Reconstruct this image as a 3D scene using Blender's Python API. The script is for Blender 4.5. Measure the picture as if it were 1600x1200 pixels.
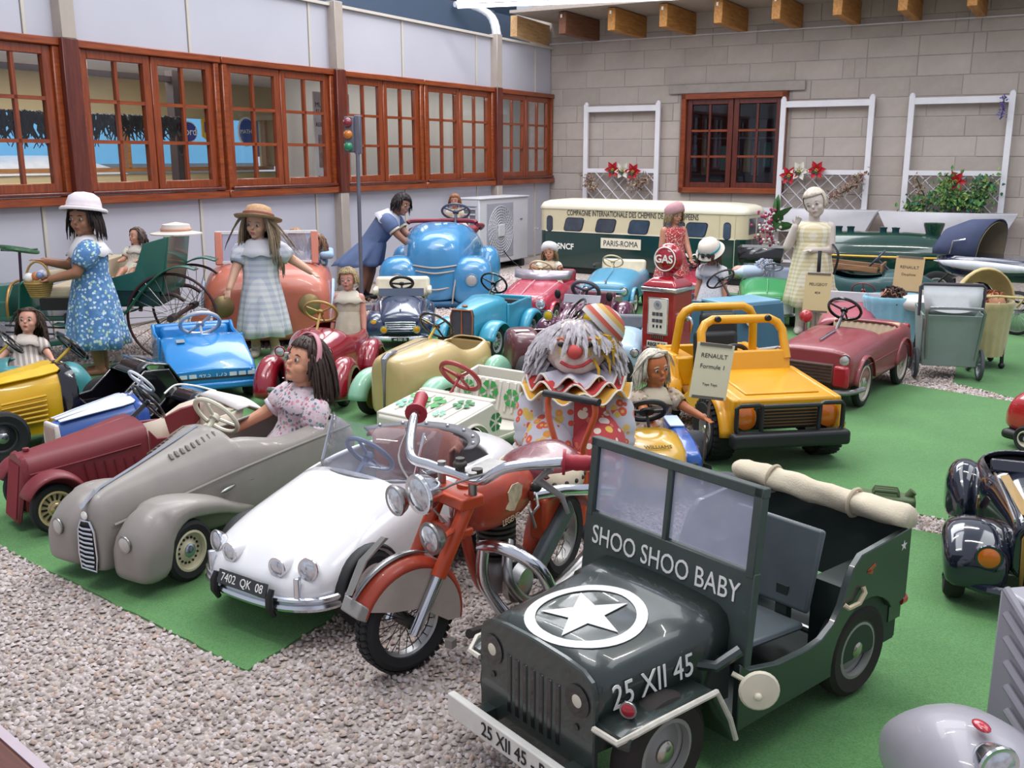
import bpy, bmesh, math, random
import numpy as np
from mathutils import Vector, Matrix, Euler, noise
PI = math.pi
R = math.radians
scene = bpy.context.scene
for _o in list(bpy.data.objects): bpy.data.objects.remove(_o)
COL = scene.collection
rnd = random.Random(7)

# ------------------------------------------------------------------ camera
cam = bpy.data.objects.new('camera', bpy.data.cameras.new('camera'))
COL.objects.link(cam); scene.camera = cam
cam.data.sensor_width = 36; cam.data.lens = 36*1547/1600; cam.data.clip_start = .02
cam.location = (0, 0, 1.2); cam.rotation_euler = (R(90-12.93), 0, 0)
# ------------------------------------------------------------------ sky and lamps
world = bpy.data.worlds.new('world'); scene.world = world; world.use_nodes = True
bg = world.node_tree.nodes['Background']
bg.inputs[0].default_value = (.80, .86, 1.0, 1); bg.inputs[1].default_value = .62
def area(name, loc, rot, sx, sy, power, col=(1, 1, 1)):
    l = bpy.data.lights.new(name, 'AREA'); l.shape = 'RECTANGLE'; l.size = sx; l.size_y = sy
    l.energy = power; l.color = col
    o = bpy.data.objects.new(name, l); COL.objects.link(o); o.location = loc; o.rotation_euler = rot
    return o
# glazed roof bays of the hall, and rows of fluorescent tubes below them
area('rooflight', (-1.2, 4.2, 5.2), (0, 0, R(-30)), 2.2, 7, 190, (.93, .96, 1))
area('rooflight', (3.4, 3.4, 5.2), (0, 0, R(-30)), 2.0, 7, 130, (.93, .96, 1))
area('rooflight', (-1.6, 9.6, 5.2), (0, 0, R(-30)), 1.8, 5, 150, (.95, .97, 1))
area('rooflight', (1.2, 9.7, 5.3), (0, 0, R(-30)), 3.2, 3.6, 190, (.95, .97, 1))
for i, (x, y) in enumerate(((-1.5, 2.2), (1.2, 2.9), (-.4, 5.6), (2.4, 6.2), (.2, 8.6))):
    area('tube_row', (x, y, 3.7), (0, 0, R(-30)), 1.5, .1, 26, (1, .96, .9))
scene.view_settings.view_transform = 'Standard'; scene.view_settings.look = 'None'
scene.view_settings.exposure = 0.12; scene.view_settings.gamma = 1.0
scene.view_settings.use_curve_mapping = False

# ------------------------------------------------------------------ materials
MATS = {}
def lin(h):
    if isinstance(h, str):
        h = h.lstrip('#'); c = [int(h[i:i+2], 16)/255 for i in (0, 2, 4)]
        return tuple(((x+.055)/1.055)**2.4 if x > .04045 else x/12.92 for x in c)
    return tuple(h)
def newmat(name):
    m = bpy.data.materials.new(name); m.use_nodes = True
    nt = m.node_tree; b = nt.nodes['Principled BSDF']
    return m, nt, b
def nd(nt, typ, **kw):
    n = nt.nodes.new(typ)
    for k, v in kw.items():
        if k.startswith('i_'): n.inputs[int(k[2:])].default_value = v
        elif k in n.inputs: n.inputs[k].default_value = v
        else: setattr(n, k, v)
    return n
def coords(nt, scale=(1, 1, 1), kind='Object'):
    tc = nd(nt, 'ShaderNodeTexCoord'); mp = nd(nt, 'ShaderNodeMapping')
    mp.inputs['Scale'].default_value = scale
    nt.links.new(tc.outputs[kind], mp.inputs[0]); return mp.outputs[0]
def ramp(nt, fac, stops, interp='LINEAR'):
    r = nd(nt, 'ShaderNodeValToRGB'); r.color_ramp.interpolation = interp
    e = r.color_ramp.elements
    while len(e) < len(stops): e.new(.5)
    for x, (p, c) in zip(e, stops): x.position = p; x.color = (*lin(c), 1)
    nt.links.new(fac, r.inputs[0]); return r.outputs[0]
def noise_t(nt, vec, scale, detail=3, rough=.5):
    n = nd(nt, 'ShaderNodeTexNoise'); n.inputs['Scale'].default_value = scale
    n.inputs['Detail'].default_value = detail; n.inputs['Roughness'].default_value = rough
    nt.links.new(vec, n.inputs['Vector']); return n.outputs[0]
def bumpn(nt, b, h, strength=.3, dist=.002):
    n = nd(nt, 'ShaderNodeBump'); n.inputs['Strength'].default_value = strength; n.inputs['Distance'].default_value = dist
    nt.links.new(h, n.inputs['Height']); nt.links.new(n.outputs[0], b.inputs['Normal'])
def sc(c, k): return tuple(min(1, x*k) for x in lin(c))
def mat(name, col, rough=.4, metal=0., coat=0., var=.1, vs=9, bump=0., bs=150, emit=0, sheen=0, wear=None, spec=.5):
    """plain painted / metal / cloth surface with a little mottling"""
    if name in MATS: return MATS[name]
    m, nt, b = newmat(name)
    v = coords(nt); n = noise_t(nt, v, vs, 4, .6)
    stops = [(.3, sc(col, 1-var)), (.7, sc(col, 1+var))]
    c = ramp(nt, n, stops)
    if wear:                      # (colour, amount 0..1, scale): chips and worn paint
        w = noise_t(nt, v, wear[2], 6, .7)
        mk = ramp(nt, w, [(wear[1], (0, 0, 0)), (min(1, wear[1]+.05), (1, 1, 1))])
        mx = nd(nt, 'ShaderNodeMix', data_type='RGBA')
        nt.links.new(mk, mx.inputs[0]); nt.links.new(c, mx.inputs[6]); mx.inputs[7].default_value = (*lin(wear[0]), 1)
        c = mx.outputs[2]
    nt.links.new(c, b.inputs['Base Color'])
    rr = nd(nt, 'ShaderNodeMapRange'); rr.inputs[3].default_value = max(.02, rough-.06); rr.inputs[4].default_value = min(1, rough+.08)
    nt.links.new(n, rr.inputs[0]); nt.links.new(rr.outputs[0], b.inputs['Roughness'])
    b.inputs['Metallic'].default_value = metal; b.inputs['Coat Weight'].default_value = coat
    b.inputs['Coat Roughness'].default_value = .06; b.inputs['Specular IOR Level'].default_value = spec
    if sheen: b.inputs['Sheen Weight'].default_value = sheen
    if bump: bumpn(nt, b, noise_t(nt, v, bs, 2), bump)
    if emit: b.inputs['Emission Color'].default_value = (*lin(col), 1); b.inputs['Emission Strength'].default_value = emit
    MATS[name] = m; return m
def glass(name, tint='ffffff', refl=.06, rough=.02, haze=0):
    """thin pane: mostly clear, mirror-like at grazing angles, optional milky film"""
    if name in MATS: return MATS[name]
    m, nt, b = newmat(name); nt.nodes.remove(b); out = nt.nodes['Material Output']
    tr = nd(nt, 'ShaderNodeBsdfTransparent'); tr.inputs[0].default_value = (*lin(tint), 1)
    gl = nd(nt, 'ShaderNodeBsdfGlossy'); gl.inputs['Roughness'].default_value = rough
    lw = nd(nt, 'ShaderNodeLayerWeight'); lw.inputs[0].default_value = .5
    pw = nd(nt, 'ShaderNodeMath', operation='POWER'); pw.inputs[1].default_value = 5; nt.links.new(lw.outputs['Facing'], pw.inputs[0])
    ad = nd(nt, 'ShaderNodeMath', operation='MULTIPLY_ADD'); ad.inputs[1].default_value = .8; ad.inputs[2].default_value = refl*.5
    nt.links.new(pw.outputs[0], ad.inputs[0])
    mx = nd(nt, 'ShaderNodeMixShader'); nt.links.new(ad.outputs[0], mx.inputs[0])
    nt.links.new(tr.outputs[0], mx.inputs[1]); nt.links.new(gl.outputs[0], mx.inputs[2])
    last = mx.outputs[0]
    if haze:
        df = nd(nt, 'ShaderNodeBsdfDiffuse'); df.inputs[0].default_value = (.62, .64, .74, 1)
        n = noise_t(nt, coords(nt), 7, 4); mr = nd(nt, 'ShaderNodeMapRange'); mr.inputs[3].default_value = haze*.6; mr.inputs[4].default_value = min(1, haze*1.4)
        nt.links.new(n, mr.inputs[0])
        m2 = nd(nt, 'ShaderNodeMixShader'); nt.links.new(mr.outputs[0], m2.inputs[0])
        nt.links.new(last, m2.inputs[1]); nt.links.new(df.outputs[0], m2.inputs[2]); last = m2.outputs[0]
    nt.links.new(last, out.inputs[0]); MATS[name] = m; return m
def wood(name, c0, c1, rough=.35, axis=0, scale=6, coat=0.):
    if name in MATS: return MATS[name]
    m, nt, b = newmat(name); s = [scale*6]*3; s[axis] = scale*.6
    v = coords(nt, s); n = noise_t(nt, v, 1.6, 5, .65)
    nt.links.new(ramp(nt, n, [(.3, c0), (.7, c1)]), b.inputs['Base Color'])
    b.inputs['Roughness'].default_value = rough; b.inputs['Coat Weight'].default_value = coat
    bumpn(nt, b, n, .12); MATS[name] = m; return m
def spots(name, base, cols, scale=60, size=.35, jitter=1., rough=.8, base2=None, ring=None, kind='Object'):
    """printed cloth: scattered dots or blossoms of several colours on a ground"""
    if name in MATS: return MATS[name]
    m, nt, b = newmat(name); v = coords(nt, kind=kind)
    vo = nd(nt, 'ShaderNodeTexVoronoi'); vo.inputs['Scale'].default_value = scale; vo.inputs['Randomness'].default_value = jitter
    nt.links.new(v, vo.inputs['Vector'])
    k = len(cols)
    sep = nd(nt, 'ShaderNodeSeparateColor'); nt.links.new(vo.outputs['Color'], sep.inputs[0])
    pc = ramp(nt, sep.outputs[0], [(i/k, c) for i, c in enumerate(cols)], 'CONSTANT')
    if ring:
        rg = ramp(nt, vo.outputs['Distance'], [(0, (0, 0, 0)), (size*.5, (0, 0, 0)), (size*.5+.02, (1, 1, 1))])
        mr_ = nd(nt, 'ShaderNodeMix', data_type='RGBA'); nt.links.new(rg, mr_.inputs[0])
        mr_.inputs[6].default_value = (*lin(ring), 1); nt.links.new(pc, mr_.inputs[7]); pc = mr_.outputs[2]
    sz = nd(nt, 'ShaderNodeMath', operation='MULTIPLY_ADD'); sz.inputs[1].default_value = size*.7; sz.inputs[2].default_value = size*.9
    nt.links.new(sep.outputs[1], sz.inputs[0])
    lt = nd(nt, 'ShaderNodeMath', operation='LESS_THAN'); nt.links.new(vo.outputs['Distance'], lt.inputs[0]); nt.links.new(sz.outputs[0], lt.inputs[1])
    gr = noise_t(nt, v, scale*.35, 3)
    bc = ramp(nt, gr, [(.42, base), (.58, base2 or base)])
    mx = nd(nt, 'ShaderNodeMix', data_type='RGBA'); nt.links.new(lt.outputs[0], mx.inputs[0])
    nt.links.new(bc, mx.inputs[6]); nt.links.new(pc, mx.inputs[7])
    nt.links.new(mx.outputs[2], b.inputs['Base Color']); b.inputs['Roughness'].default_value = rough
    b.inputs['Sheen Weight'].default_value = .15
    bumpn(nt, b, noise_t(nt, v, 300, 2), .15, .001)
    MATS[name] = m; return m
def checks(name, c0, c1, scale=40, rough=.85, kind='check', axes=(0, 2)):
    """woven check or stripes along the object's own axes"""
    if name in MATS: return MATS[name]
    m, nt, b = newmat(name); v = coords(nt)
    sep = nd(nt, 'ShaderNodeSeparateXYZ'); nt.links.new(v, sep.inputs[0])
    def band(ax):
        a = nd(nt, 'ShaderNodeMath', operation='MULTIPLY'); a.inputs[1].default_value = scale; nt.links.new(sep.outputs[ax], a.inputs[0])
        s = nd(nt, 'ShaderNodeMath', operation='SINE'); nt.links.new(a.outputs[0], s.inputs[0])
        return ramp(nt, s.outputs[0], [(.0, (0, 0, 0)), (.25, (1, 1, 1))])
    x = band(axes[0])
    if kind == 'check':
        y = band(axes[1]); ad = nd(nt, 'ShaderNodeMix', data_type='RGBA'); ad.inputs[0].default_value = .5
        nt.links.new(x, ad.inputs[6]); nt.links.new(y, ad.inputs[7]); x = ad.outputs[2]
    nt.links.new(ramp(nt, x, [(0, c0), (1, c1)]), b.inputs['Base Color']); b.inputs['Roughness'].default_value = rough
    bumpn(nt, b, noise_t(nt, v, 300, 2), .15, .001)
    MATS[name] = m; return m

# ------------------------------------------------------------------ mesh building
def V3(p): return (float(p[0]), float(p[1]), float(p[2]))
class G:
    """collects simple shapes; build() links them as ONE mesh object"""
    def __init__(s): s.v = []; s.f = []
    def add(s, v, f, m=None):
        o = len(s.v)
        if m is not None: v = [m @ Vector(p) for p in v]
        s.v += [V3(p) for p in v]; s.f += [tuple(i+o for i in q) for q in f]; return s
    def box(s, c, d, rz=0, rx=0, ry=0, taper=(1, 1)):
        x, y, z = d[0]/2, d[1]/2, d[2]/2; a, b = taper
        v = [(-x, -y, -z), (x, -y, -z), (x, y, -z), (-x, y, -z), (-x*a, -y*b, z), (x*a, -y*b, z), (x*a, y*b, z), (-x*a, y*b, z)]
        f = [(0, 3, 2, 1), (4, 5, 6, 7), (0, 1, 5, 4), (1, 2, 6, 5), (2, 3, 7, 6), (3, 0, 4, 7)]
        return s.add(v, f, Matrix.Translation(c) @ Euler((rx, ry, rz)).to_matrix().to_4x4())
    def loft(s, rings, caps=(True, True), closed=True, wrap=False):
        n = len(rings[0]); v = [p for r in rings for p in r]; f = []
        k = len(rings)
        for i in range(k if wrap else k-1):
            i2 = (i+1) % k
            for j in range(n if closed else n-1):
                j2 = (j+1) % n
                f.append((i*n+j, i*n+j2, i2*n+j2, i2*n+j))
        if caps[0] and not wrap: f.append(tuple(range(n-1, -1, -1)))
        if caps[1] and not wrap: f.append(tuple(range((k-1)*n, k*n)))
        return s.add(v, f)
    def tube(s, pts, r, n=8, closed=False, caps=True, flat=1.):
        pts = [Vector(p) for p in pts]; k = len(pts)
        rs = r if isinstance(r, (list, tuple)) else [r]*k
        rings = []; up = None
        for i, p in enumerate(pts):
            if closed: t = pts[(i+1) % k]-pts[i-1]
            else: t = pts[min(i+1, k-1)]-pts[max(i-1, 0)]
            t.normalize()
            if up is None:
                up = Vector((0, 0, 1)) if abs(t.z) < .9 else Vector((1, 0, 0))
            a = t.cross(up)
            if a.length < 1e-6: a = t.orthogonal()
            a.normalize(); b = a.cross(t); up = b
            rings.append([p+a*math.cos(2*PI*j/n)*rs[i]+b*math.sin(2*PI*j/n)*rs[i]*flat for j in range(n)])
        return s.loft(rings, (caps, caps), wrap=closed)
    def lathe(s, prof, n=24, m=None, a0=0, a1=2*PI):
        """profile of (radius, height) turned about z; m places it"""
        full = abs(a1-a0-2*PI) < 1e-6; k = n if full else n+1
        rings = [[(r*math.cos(a0+(a1-a0)*j/n), r*math.sin(a0+(a1-a0)*j/n), h) for j in range(k)] for r, h in prof]
        g = G(); g.loft(rings, (prof[0][0] > 1e-6 and full and prof[0] != prof[-1], prof[-1][0] > 1e-6 and full and prof[0] != prof[-1]), closed=full)
        return s.add(g.v, g.f, m)
    def ell(s, c, r, n=14, k=9, m=None):
        if not isinstance(r, (tuple, list)): r = (r, r, r)
        v = [(0, 0, -1)]; f = []
        for i in range(1, k):
            a = -PI/2+PI*i/k
            for j in range(n): v.append((math.cos(a)*math.cos(2*PI*j/n), math.cos(a)*math.sin(2*PI*j/n), math.sin(a)))
        v.append((0, 0, 1)); e = len(v)-1
        for j in range(n):
            f.append((0, 1+(j+1) % n, 1+j)); f.append((e, e-n+j, e-n+(j+1) % n))
            for i in range(k-2):
                a = 1+i*n+j; b = 1+i*n+(j+1) % n; f.append((a, b, b+n, a+n))
        mm = Matrix.Translation(c) @ (m.to_4x4() if m is not None else Matrix()) @ Matrix.Diagonal((*r, 1))
        return s.add(v, f, mm)
    def prism(s, pts, a, b, plane='xz'):
        """flat outline extruded between a and b along the remaining axis"""
        def P(p, t): return {'xz': (p[0], t, p[1]), 'xy': (p[0], p[1], t), 'yz': (t, p[0], p[1])}[plane]
        return s.loft([[P(p, a) for p in pts], [P(p, b) for p in pts]])
    def cyl(s, p0, p1, r, n=16, r1=None):
        return s.tube([p0, p1], [r, r if r1 is None else r1], n)
    def torus(s, c, Rr, r, n=32, k=8, m=None, flat=1.):
        g = G(); g.tube([(Rr*math.cos(2*PI*i/n), Rr*math.sin(2*PI*i/n), 0) for i in range(n)], r, k, closed=True, flat=flat)
        mm = Matrix.Translation(c) @ (m.to_4x4() if m is not None else Matrix())
        return s.add(g.v, g.f, mm)
    def build(s, name, m, parent=None, loc=None, rot=None, smooth=38, bevel=0, seg=2, sub=0, solid=0, off=-1, raw=False):
        me = bpy.data.meshes.new(name); me.from_pydata(s.v, [], s.f)
        if not raw:
            bm = bmesh.new(); bm.from_mesh(me)
            bmesh.ops.remove_doubles(bm, verts=bm.verts, dist=1e-6)
            bmesh.ops.recalc_face_normals(bm, faces=bm.faces); bm.to_mesh(me); bm.free()
        return link(name, me, m, parent, loc, rot, smooth, bevel, seg, sub, solid, off)
def link(name, me, m, parent=None, loc=None, rot=None, smooth=38, bevel=0, seg=2, sub=0, solid=0, off=-1):
    if smooth is not None and len(me.polygons):
        me.polygons.foreach_set('use_smooth', [True]*len(me.polygons))
        if smooth < 180: me.set_sharp_from_angle(angle=R(smooth))
    if m is not None:
        for q in (m if isinstance(m, (list, tuple)) else [m]): me.materials.append(q)
    o = bpy.data.objects.new(name, me); COL.objects.link(o)
    if parent is not None: o.parent = parent
    if loc is not None: o.location = loc
    if rot is not None: o.rotation_euler = rot
    if solid:
        d = o.modifiers.new('thick', 'SOLIDIFY'); d.thickness = solid; d.offset = off
    if bevel:
        d = o.modifiers.new('edge', 'BEVEL'); d.width = bevel; d.segments = seg; d.limit_method = 'ANGLE'; d.angle_limit = R(40)
        d.harden_normals = False
    if sub:
        d = o.modifiers.new('sub', 'SUBSURF'); d.levels = sub; d.render_levels = sub
    return o
def again(name, src, parent=None, loc=None, rot=None):
    """another piece sharing the mesh of src"""
    o = src.copy(); o.name = name; COL.objects.link(o); o.parent = parent
    if loc is not None: o.location = loc
    if rot is not None: o.rotation_euler = rot
    return o
def tag(o, label, cat, group=None, kind=None):
    if label: o['label'] = label
    if cat: o['category'] = cat
    if group: o['group'] = group
    if kind: o['kind'] = kind
    return o
def thing(name, label, cat, x=0, y=0, deg=0, z=0, group=None):
    o = bpy.data.objects.new(name, None); COL.objects.link(o); o.empty_display_size = .05
    o.location = (x, y, z or .006); o.rotation_euler = (0, 0, R(deg)); return tag(o, label, cat, group)
def struct(o): o['kind'] = 'structure'; return o
def text(name, s, size, m, parent, mtx, extrude=.0006, align='CENTER', squash=1., shear=0., bold=0):
    cu = bpy.data.curves.new(name, 'FONT'); cu.body = s; cu.size = size; cu.extrude = extrude; cu.align_x = align
    cu.align_y = 'CENTER'; cu.shear = shear; cu.offset = bold; cu.resolution_u = 3
    tmp = bpy.data.objects.new('t', cu); COL.objects.link(tmp)
    dg = bpy.context.evaluated_depsgraph_get(); me = bpy.data.meshes.new_from_object(tmp.evaluated_get(dg))
    bpy.data.objects.remove(tmp); me.transform(mtx @ Matrix.Diagonal((squash, 1, 1, 1)))
    me.materials.clear()
    return link(name, me, m, parent, smooth=None)
def frame(o, xa, ya):
    """4x4 placing local x,y on the given directions at o (z = x cross y)"""
    x = Vector(xa).normalized(); y = Vector(ya); z = x.cross(y).normalized(); y = z.cross(x)
    return Matrix(((x.x, y.x, z.x, o[0]), (x.y, y.y, z.y, o[1]), (x.z, y.z, z.z, o[2]), (0, 0, 0, 1)))
def rotm(*e): return Euler(tuple(R(a) for a in e)).to_matrix()
def sring(x, hw, z0, z1, et=2.5, eb=6, n=28, cy=0, zm=None):
    """closed cross-section in the yz plane at x: soft top, squarer bottom"""
    zc = (z0+z1)/2 if zm is None else zm; out = []
    for j in range(n):
        t = 2*PI*j/n-PI/2+PI/n; c, s_ = math.cos(t), math.sin(t); e = et if s_ > 0 else eb
        h = (z1-zc) if s_ > 0 else (zc-z0)
        out.append((x, cy+hw*math.copysign(abs(c)**(2/e), c), zc+h*math.copysign(abs(s_)**(2/e), s_)))
    return out
def spline(keys, n):
    """Catmull-Rom through rows of numbers (first column = parameter order)"""
    k = np.array(keys, float); m = len(k); out = []
    for i in range(n):
        t = (m-1)*i/(n-1); a = min(int(t), m-2); u = t-a
        p0 = k[max(a-1, 0)]; p1 = k[a]; p2 = k[a+1]; p3 = k[min(a+2, m-1)]
        q = .5*((2*p1)+(-p0+p2)*u+(2*p0-5*p1+4*p2-p3)*u*u+(-p0+3*p1-3*p2+p3)*u**3); out.append(q)
    return out
def curve3(pts, n): return [tuple(q) for q in spline(pts, n)]
# ================================================================== THE SETTING
CX, CY = .472, 12.655                       # corner where the panelled wall meets the block wall
WA, BA = R(60), R(-30)                      # directions of the panelled wall and of the block wall
def wl(s, off=0):                           # point on the panelled wall: s along it from the corner, off behind it
    return (CX+s*math.cos(WA)-off*math.sin(WA), CY+s*math.sin(WA)+off*math.cos(WA))
def bl(s, off=0):
    return (CX+s*math.cos(BA)-off*math.sin(BA), CY+s*math.sin(BA)+off*math.cos(BA))
def sempty(name, x, y, rz, z=0):
    o = bpy.data.objects.new(name, None); COL.objects.link(o); o.location = (x, y, z); o.rotation_euler = (0, 0, rz)
    return struct(o)
m_white = mat('wall_panel_white', 'b7b6c1', .45, var=.03, vs=1.5)
m_strip = mat('wall_strip_cream', 'c4bcb2', .5, var=.05)
m_post = mat('post_beige', 'a79b92', .5, var=.06)
m_mahog = wood('mahogany', '6a2a14', '93451f', .3, axis=2, scale=5, coat=.3)
m_mahogx = wood('mahogany_rail', '6a2a14', '98491f', .3, axis=0, scale=5, coat=.3)
m_mahogd = wood('mahogany_dark', '451812', '6a2c1d', .35, axis=2, scale=5, coat=.2)
m_pane = glass('window_glass', 'f4f6fa', .07)

# ---- floor: pebbles over a gravel bed
m, nt, b = newmat('gravel_bed'); v = coords(nt)
vo = nd(nt, 'ShaderNodeTexVoronoi'); vo.inputs['Scale'].default_value = 62; nt.links.new(v, vo.inputs['Vector'])
se = nd(nt, 'ShaderNodeSeparateColor'); nt.links.new(vo.outputs['Color'], se.inputs[0])
nt.links.new(ramp(nt, se.outputs[0], [(0, '857a72'), (.35, 'a89c92'), (.7, 'b7aca6'), (1, '968a86')]), b.inputs['Base Color'])
b.inputs['Roughness'].default_value = .8; iv = nd(nt, 'ShaderNodeMath', operation='SUBTRACT'); iv.inputs[0].default_value = 1
nt.links.new(vo.outputs['Distance'], iv.inputs[1]); bumpn(nt, b, iv.outputs[0], .9, .012); m_bed = m
g = G(); g.add([(-9, -1, 0), (9, -1, 0), (9, 17, 0), (-9, 17, 0), (-9, -1, -.2), (9, -1, -.2), (9, 17, -.2), (-9, 17, -.2)],
               [(0, 1, 2, 3), (4, 7, 6, 5), (0, 4, 5, 1), (1, 5, 6, 2), (2, 6, 7, 3), (3, 7, 4, 0)])
floor = struct(g.build('floor', m_bed, smooth=None))
m, nt, b = newmat('pebbles'); 
at_ = nd(nt, 'ShaderNodeAttribute', attribute_name='tone')
nt.links.new(ramp(nt, at_.outputs['Fac'], [(0, '8c7e78'), (.25, 'ac9f9b'), (.5, 'bdb1ae'), (.75, 'c9bebd'), (.88, 'b9a191'), (1, 'a08a84')]), b.inputs['Base Color'])
b.inputs['Roughness'].default_value = .7; m_peb = m
CARPETS = {
 'A': [(-.635, 2.152), (2.30, 7.24), (.35, 7.15), (-2.0, 5.98), (-3.6, 5.2), (-3.30, 4.26)],
 'B': [(.02, 1.86), (.9, 1.1), (2.6, 1.2), (2.9, 2.15), (1.45, 2.985), (1.3, 3.08), (.72, 3.42)],
 'C': [(.70, 3.62), (1.37, 3.235), (1.53, 3.1), (3.2, 2.2), (4.0, 3.9), (2.54, 4.78), (2.08, 5.235), (1.55, 5.7)],
 'D': [(2.39, 5.23), (2.57, 4.83), (4.2, 3.95), (6.0, 6.5), (3.6, 8.2), (2.85, 6.2)],
 'E': [(.35, 7.15), (2.30, 7.24), (2.75, 7.9), (2.2, 8.8), (.4, 9.4), (-.3, 8.3)]}
def inside(P, c):
    r = np.zeros(len(c), bool); n = len(P)
    for i in range(n):
        (x0, y0), (x1, y1) = P[i], P[(i+1) % n]
        k = ((y0 > c[:, 1]) != (y1 > c[:, 1])); xx = x0+(c[:, 1]-y0)*(x1-x0)/((y1-y0) or 1e-9)
        r ^= k & (c[:, 0] < xx)
    return r
def pebbles(name, poly, size, label):
    """low stones strewn over a polygon, leaving the carpets bare"""
    rs = np.random.RandomState(len(poly)*7+int(size*1e4)); P = np.array(poly); lo, hi = P.min(0), P.max(0)
    sp = size*1.0; nx, ny = int((hi[0]-lo[0])/sp)+1, int((hi[1]-lo[1])/sp)+1
    gx, gy = np.meshgrid(np.arange(nx), np.arange(ny)); c = np.stack([gx.ravel(), gy.ravel()], 1)*sp+lo+rs.uniform(-.45, .45, (nx*ny, 2))*sp
    ok = inside(poly, c)
    for k in CARPETS.values(): ok &= ~inside(k, c)
    c = c[ok]; n = len(c)
    base = np.array([(1, 0, 0), (.5, .87, 0), (-.5, .87, 0), (-1, 0, 0), (-.5, -.87, 0), (.5, -.87, 0),
                     (.5, .25, .8), (-.1, .52, .8), (-.5, -.1, .85), (.15, -.5, .75)])
    fc = [(0, 1, 6), (1, 7, 6), (1, 2, 7), (2, 8, 7), (2, 3, 8), (3, 4, 8), (4, 9, 8), (4, 5, 9), (5, 0, 9), (0, 6, 9), (6, 7, 8), (6, 8, 9)]
    nb = len(base); a = rs.uniform(0, 2*PI, n); s1 = size*rs.uniform(.5, .9, n)*.72; s2 = s1*rs.uniform(.55, .95, n); hz = size*rs.uniform(.3, .6, n)
    bb = base[None]*(1+rs.uniform(-.16, .16, (n, nb, 1)))
    X = bb[:, :, 0]*s1[:, None]; Y = bb[:, :, 1]*s2[:, None]; Z = bb[:, :, 2]*hz[:, None]
    tx, ty = rs.uniform(-.35, .35, n), rs.uniform(-.35, .35, n); Z = Z+X*tx[:, None]+Y*ty[:, None]
    x = X*np.cos(a)[:, None]-Y*np.sin(a)[:, None]+c[:, :1]; y = X*np.sin(a)[:, None]+Y*np.cos(a)[:, None]+c[:, 1:]
    co = np.stack([x, y, Z+rs.uniform(-.1, .35, (n, 1))*size], 2).reshape(-1, 3)
    fa = (np.array(fc)[None]+(np.arange(n)*nb)[:, None, None]).reshape(-1, 3)
    me = bpy.data.meshes.new(name); me.vertices.add(len(co)); me.vertices.foreach_set('co', co.ravel().astype(np.float32))
    me.loops.add(fa.size); me.loops.foreach_set('vertex_index', fa.ravel().astype(np.int32))
    me.polygons.add(len(fa)); me.polygons.foreach_set('loop_start', np.arange(0, fa.size, 3, dtype=np.int32))
    me.update(calc_edges=True)
    t = me.attributes.new('tone', 'FLOAT', 'POINT'); t.data.foreach_set('value', np.repeat(rs.uniform(0, 1, n), nb).astype(np.float32))
    o = link(name, me, m_peb, smooth=None); return tag(o, label, 'gravel', kind='stuff')
pebbles('gravel', [(-2.6, 1.25), (.6, 1.25), (1.6, 3.1), (.75, 5.5), (-3.4, 4.3), (-3.4, 3.4)], .0142, 'loose pale pinkish-grey gravel around the front carpets')
pebbles('gravel', [(1.0, 3.6), (1.3, 2.9), (3.2, 1.9), (3.3, 2.4)], .015, 'narrow gravel strip between the jeep carpet and the yellow jeep carpet')
pebbles('gravel', [(1.3, 5.3), (2.6, 4.55), (3.4, 6.4), (3.5, 8.0), (2.3, 7.0)], .018, 'gravel patch around the strollers')
pebbles('gravel', [(-3.45, 5.3), (-2.2, 5.8), (.4, 7.1), (-.2, 8.6), (.4, 9.4), (.1, 10.6), (-2.85, 6.55)], .022, 'gravel along the foot of the white panelled wall')

# ---- green artificial-turf carpets
m, nt, b = newmat('turf_green'); v = coords(nt)
n1 = noise_t(nt, v, 3, 4); n2 = noise_t(nt, v, 260, 2)
c1 = ramp(nt, n1, [(.3, '43713d'), (.7, '55874a')]); c2 = ramp(nt, n2, [(.3, '375f34'), (.7, '699e5e')])
mx = nd(nt, 'ShaderNodeMix', data_type='RGBA'); mx.inputs[0].default_value = .45
nt.links.new(c1, mx.inputs[6]); nt.links.new(c2, mx.inputs[7]); nt.links.new(mx.outputs[2], b.inputs['Base Color'])
b.inputs['Roughness'].default_value = .9; b.inputs['Sheen Weight'].default_value = .1; bumpn(nt, b, n2, .6, .004); m_turf = m
def carpet(poly, label, z=.006, wob=.004):
    rr = random.Random(len(label)); pts = []
    for i in range(len(poly)):
        a, b_ = Vector(poly[i]), Vector(poly[(i+1) % len(poly)]); k = max(2, int((b_-a).length/.06))
        for j in range(k): p = a.lerp(b_, j/k); pts.append((p.x+rr.uniform(-wob, wob), p.y+rr.uniform(-wob, wob)))
    g = G(); g.prism(pts, 0, z, 'xy'); return tag(g.build('carpet', m_turf, smooth=None), label, 'carpet', 'green artificial grass carpets')
for k, lb in (('A', 'large green carpet under the grey and white pedal cars'), ('B', 'green carpet under the dark green army jeep'),
              ('C', 'green carpet under the yellow jeep'), ('D', 'green carpet beside the strollers and the pram'), ('E', 'green carpet in front of the cream and green railcar')):
    carpet(CARPETS[k], lb)

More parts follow.
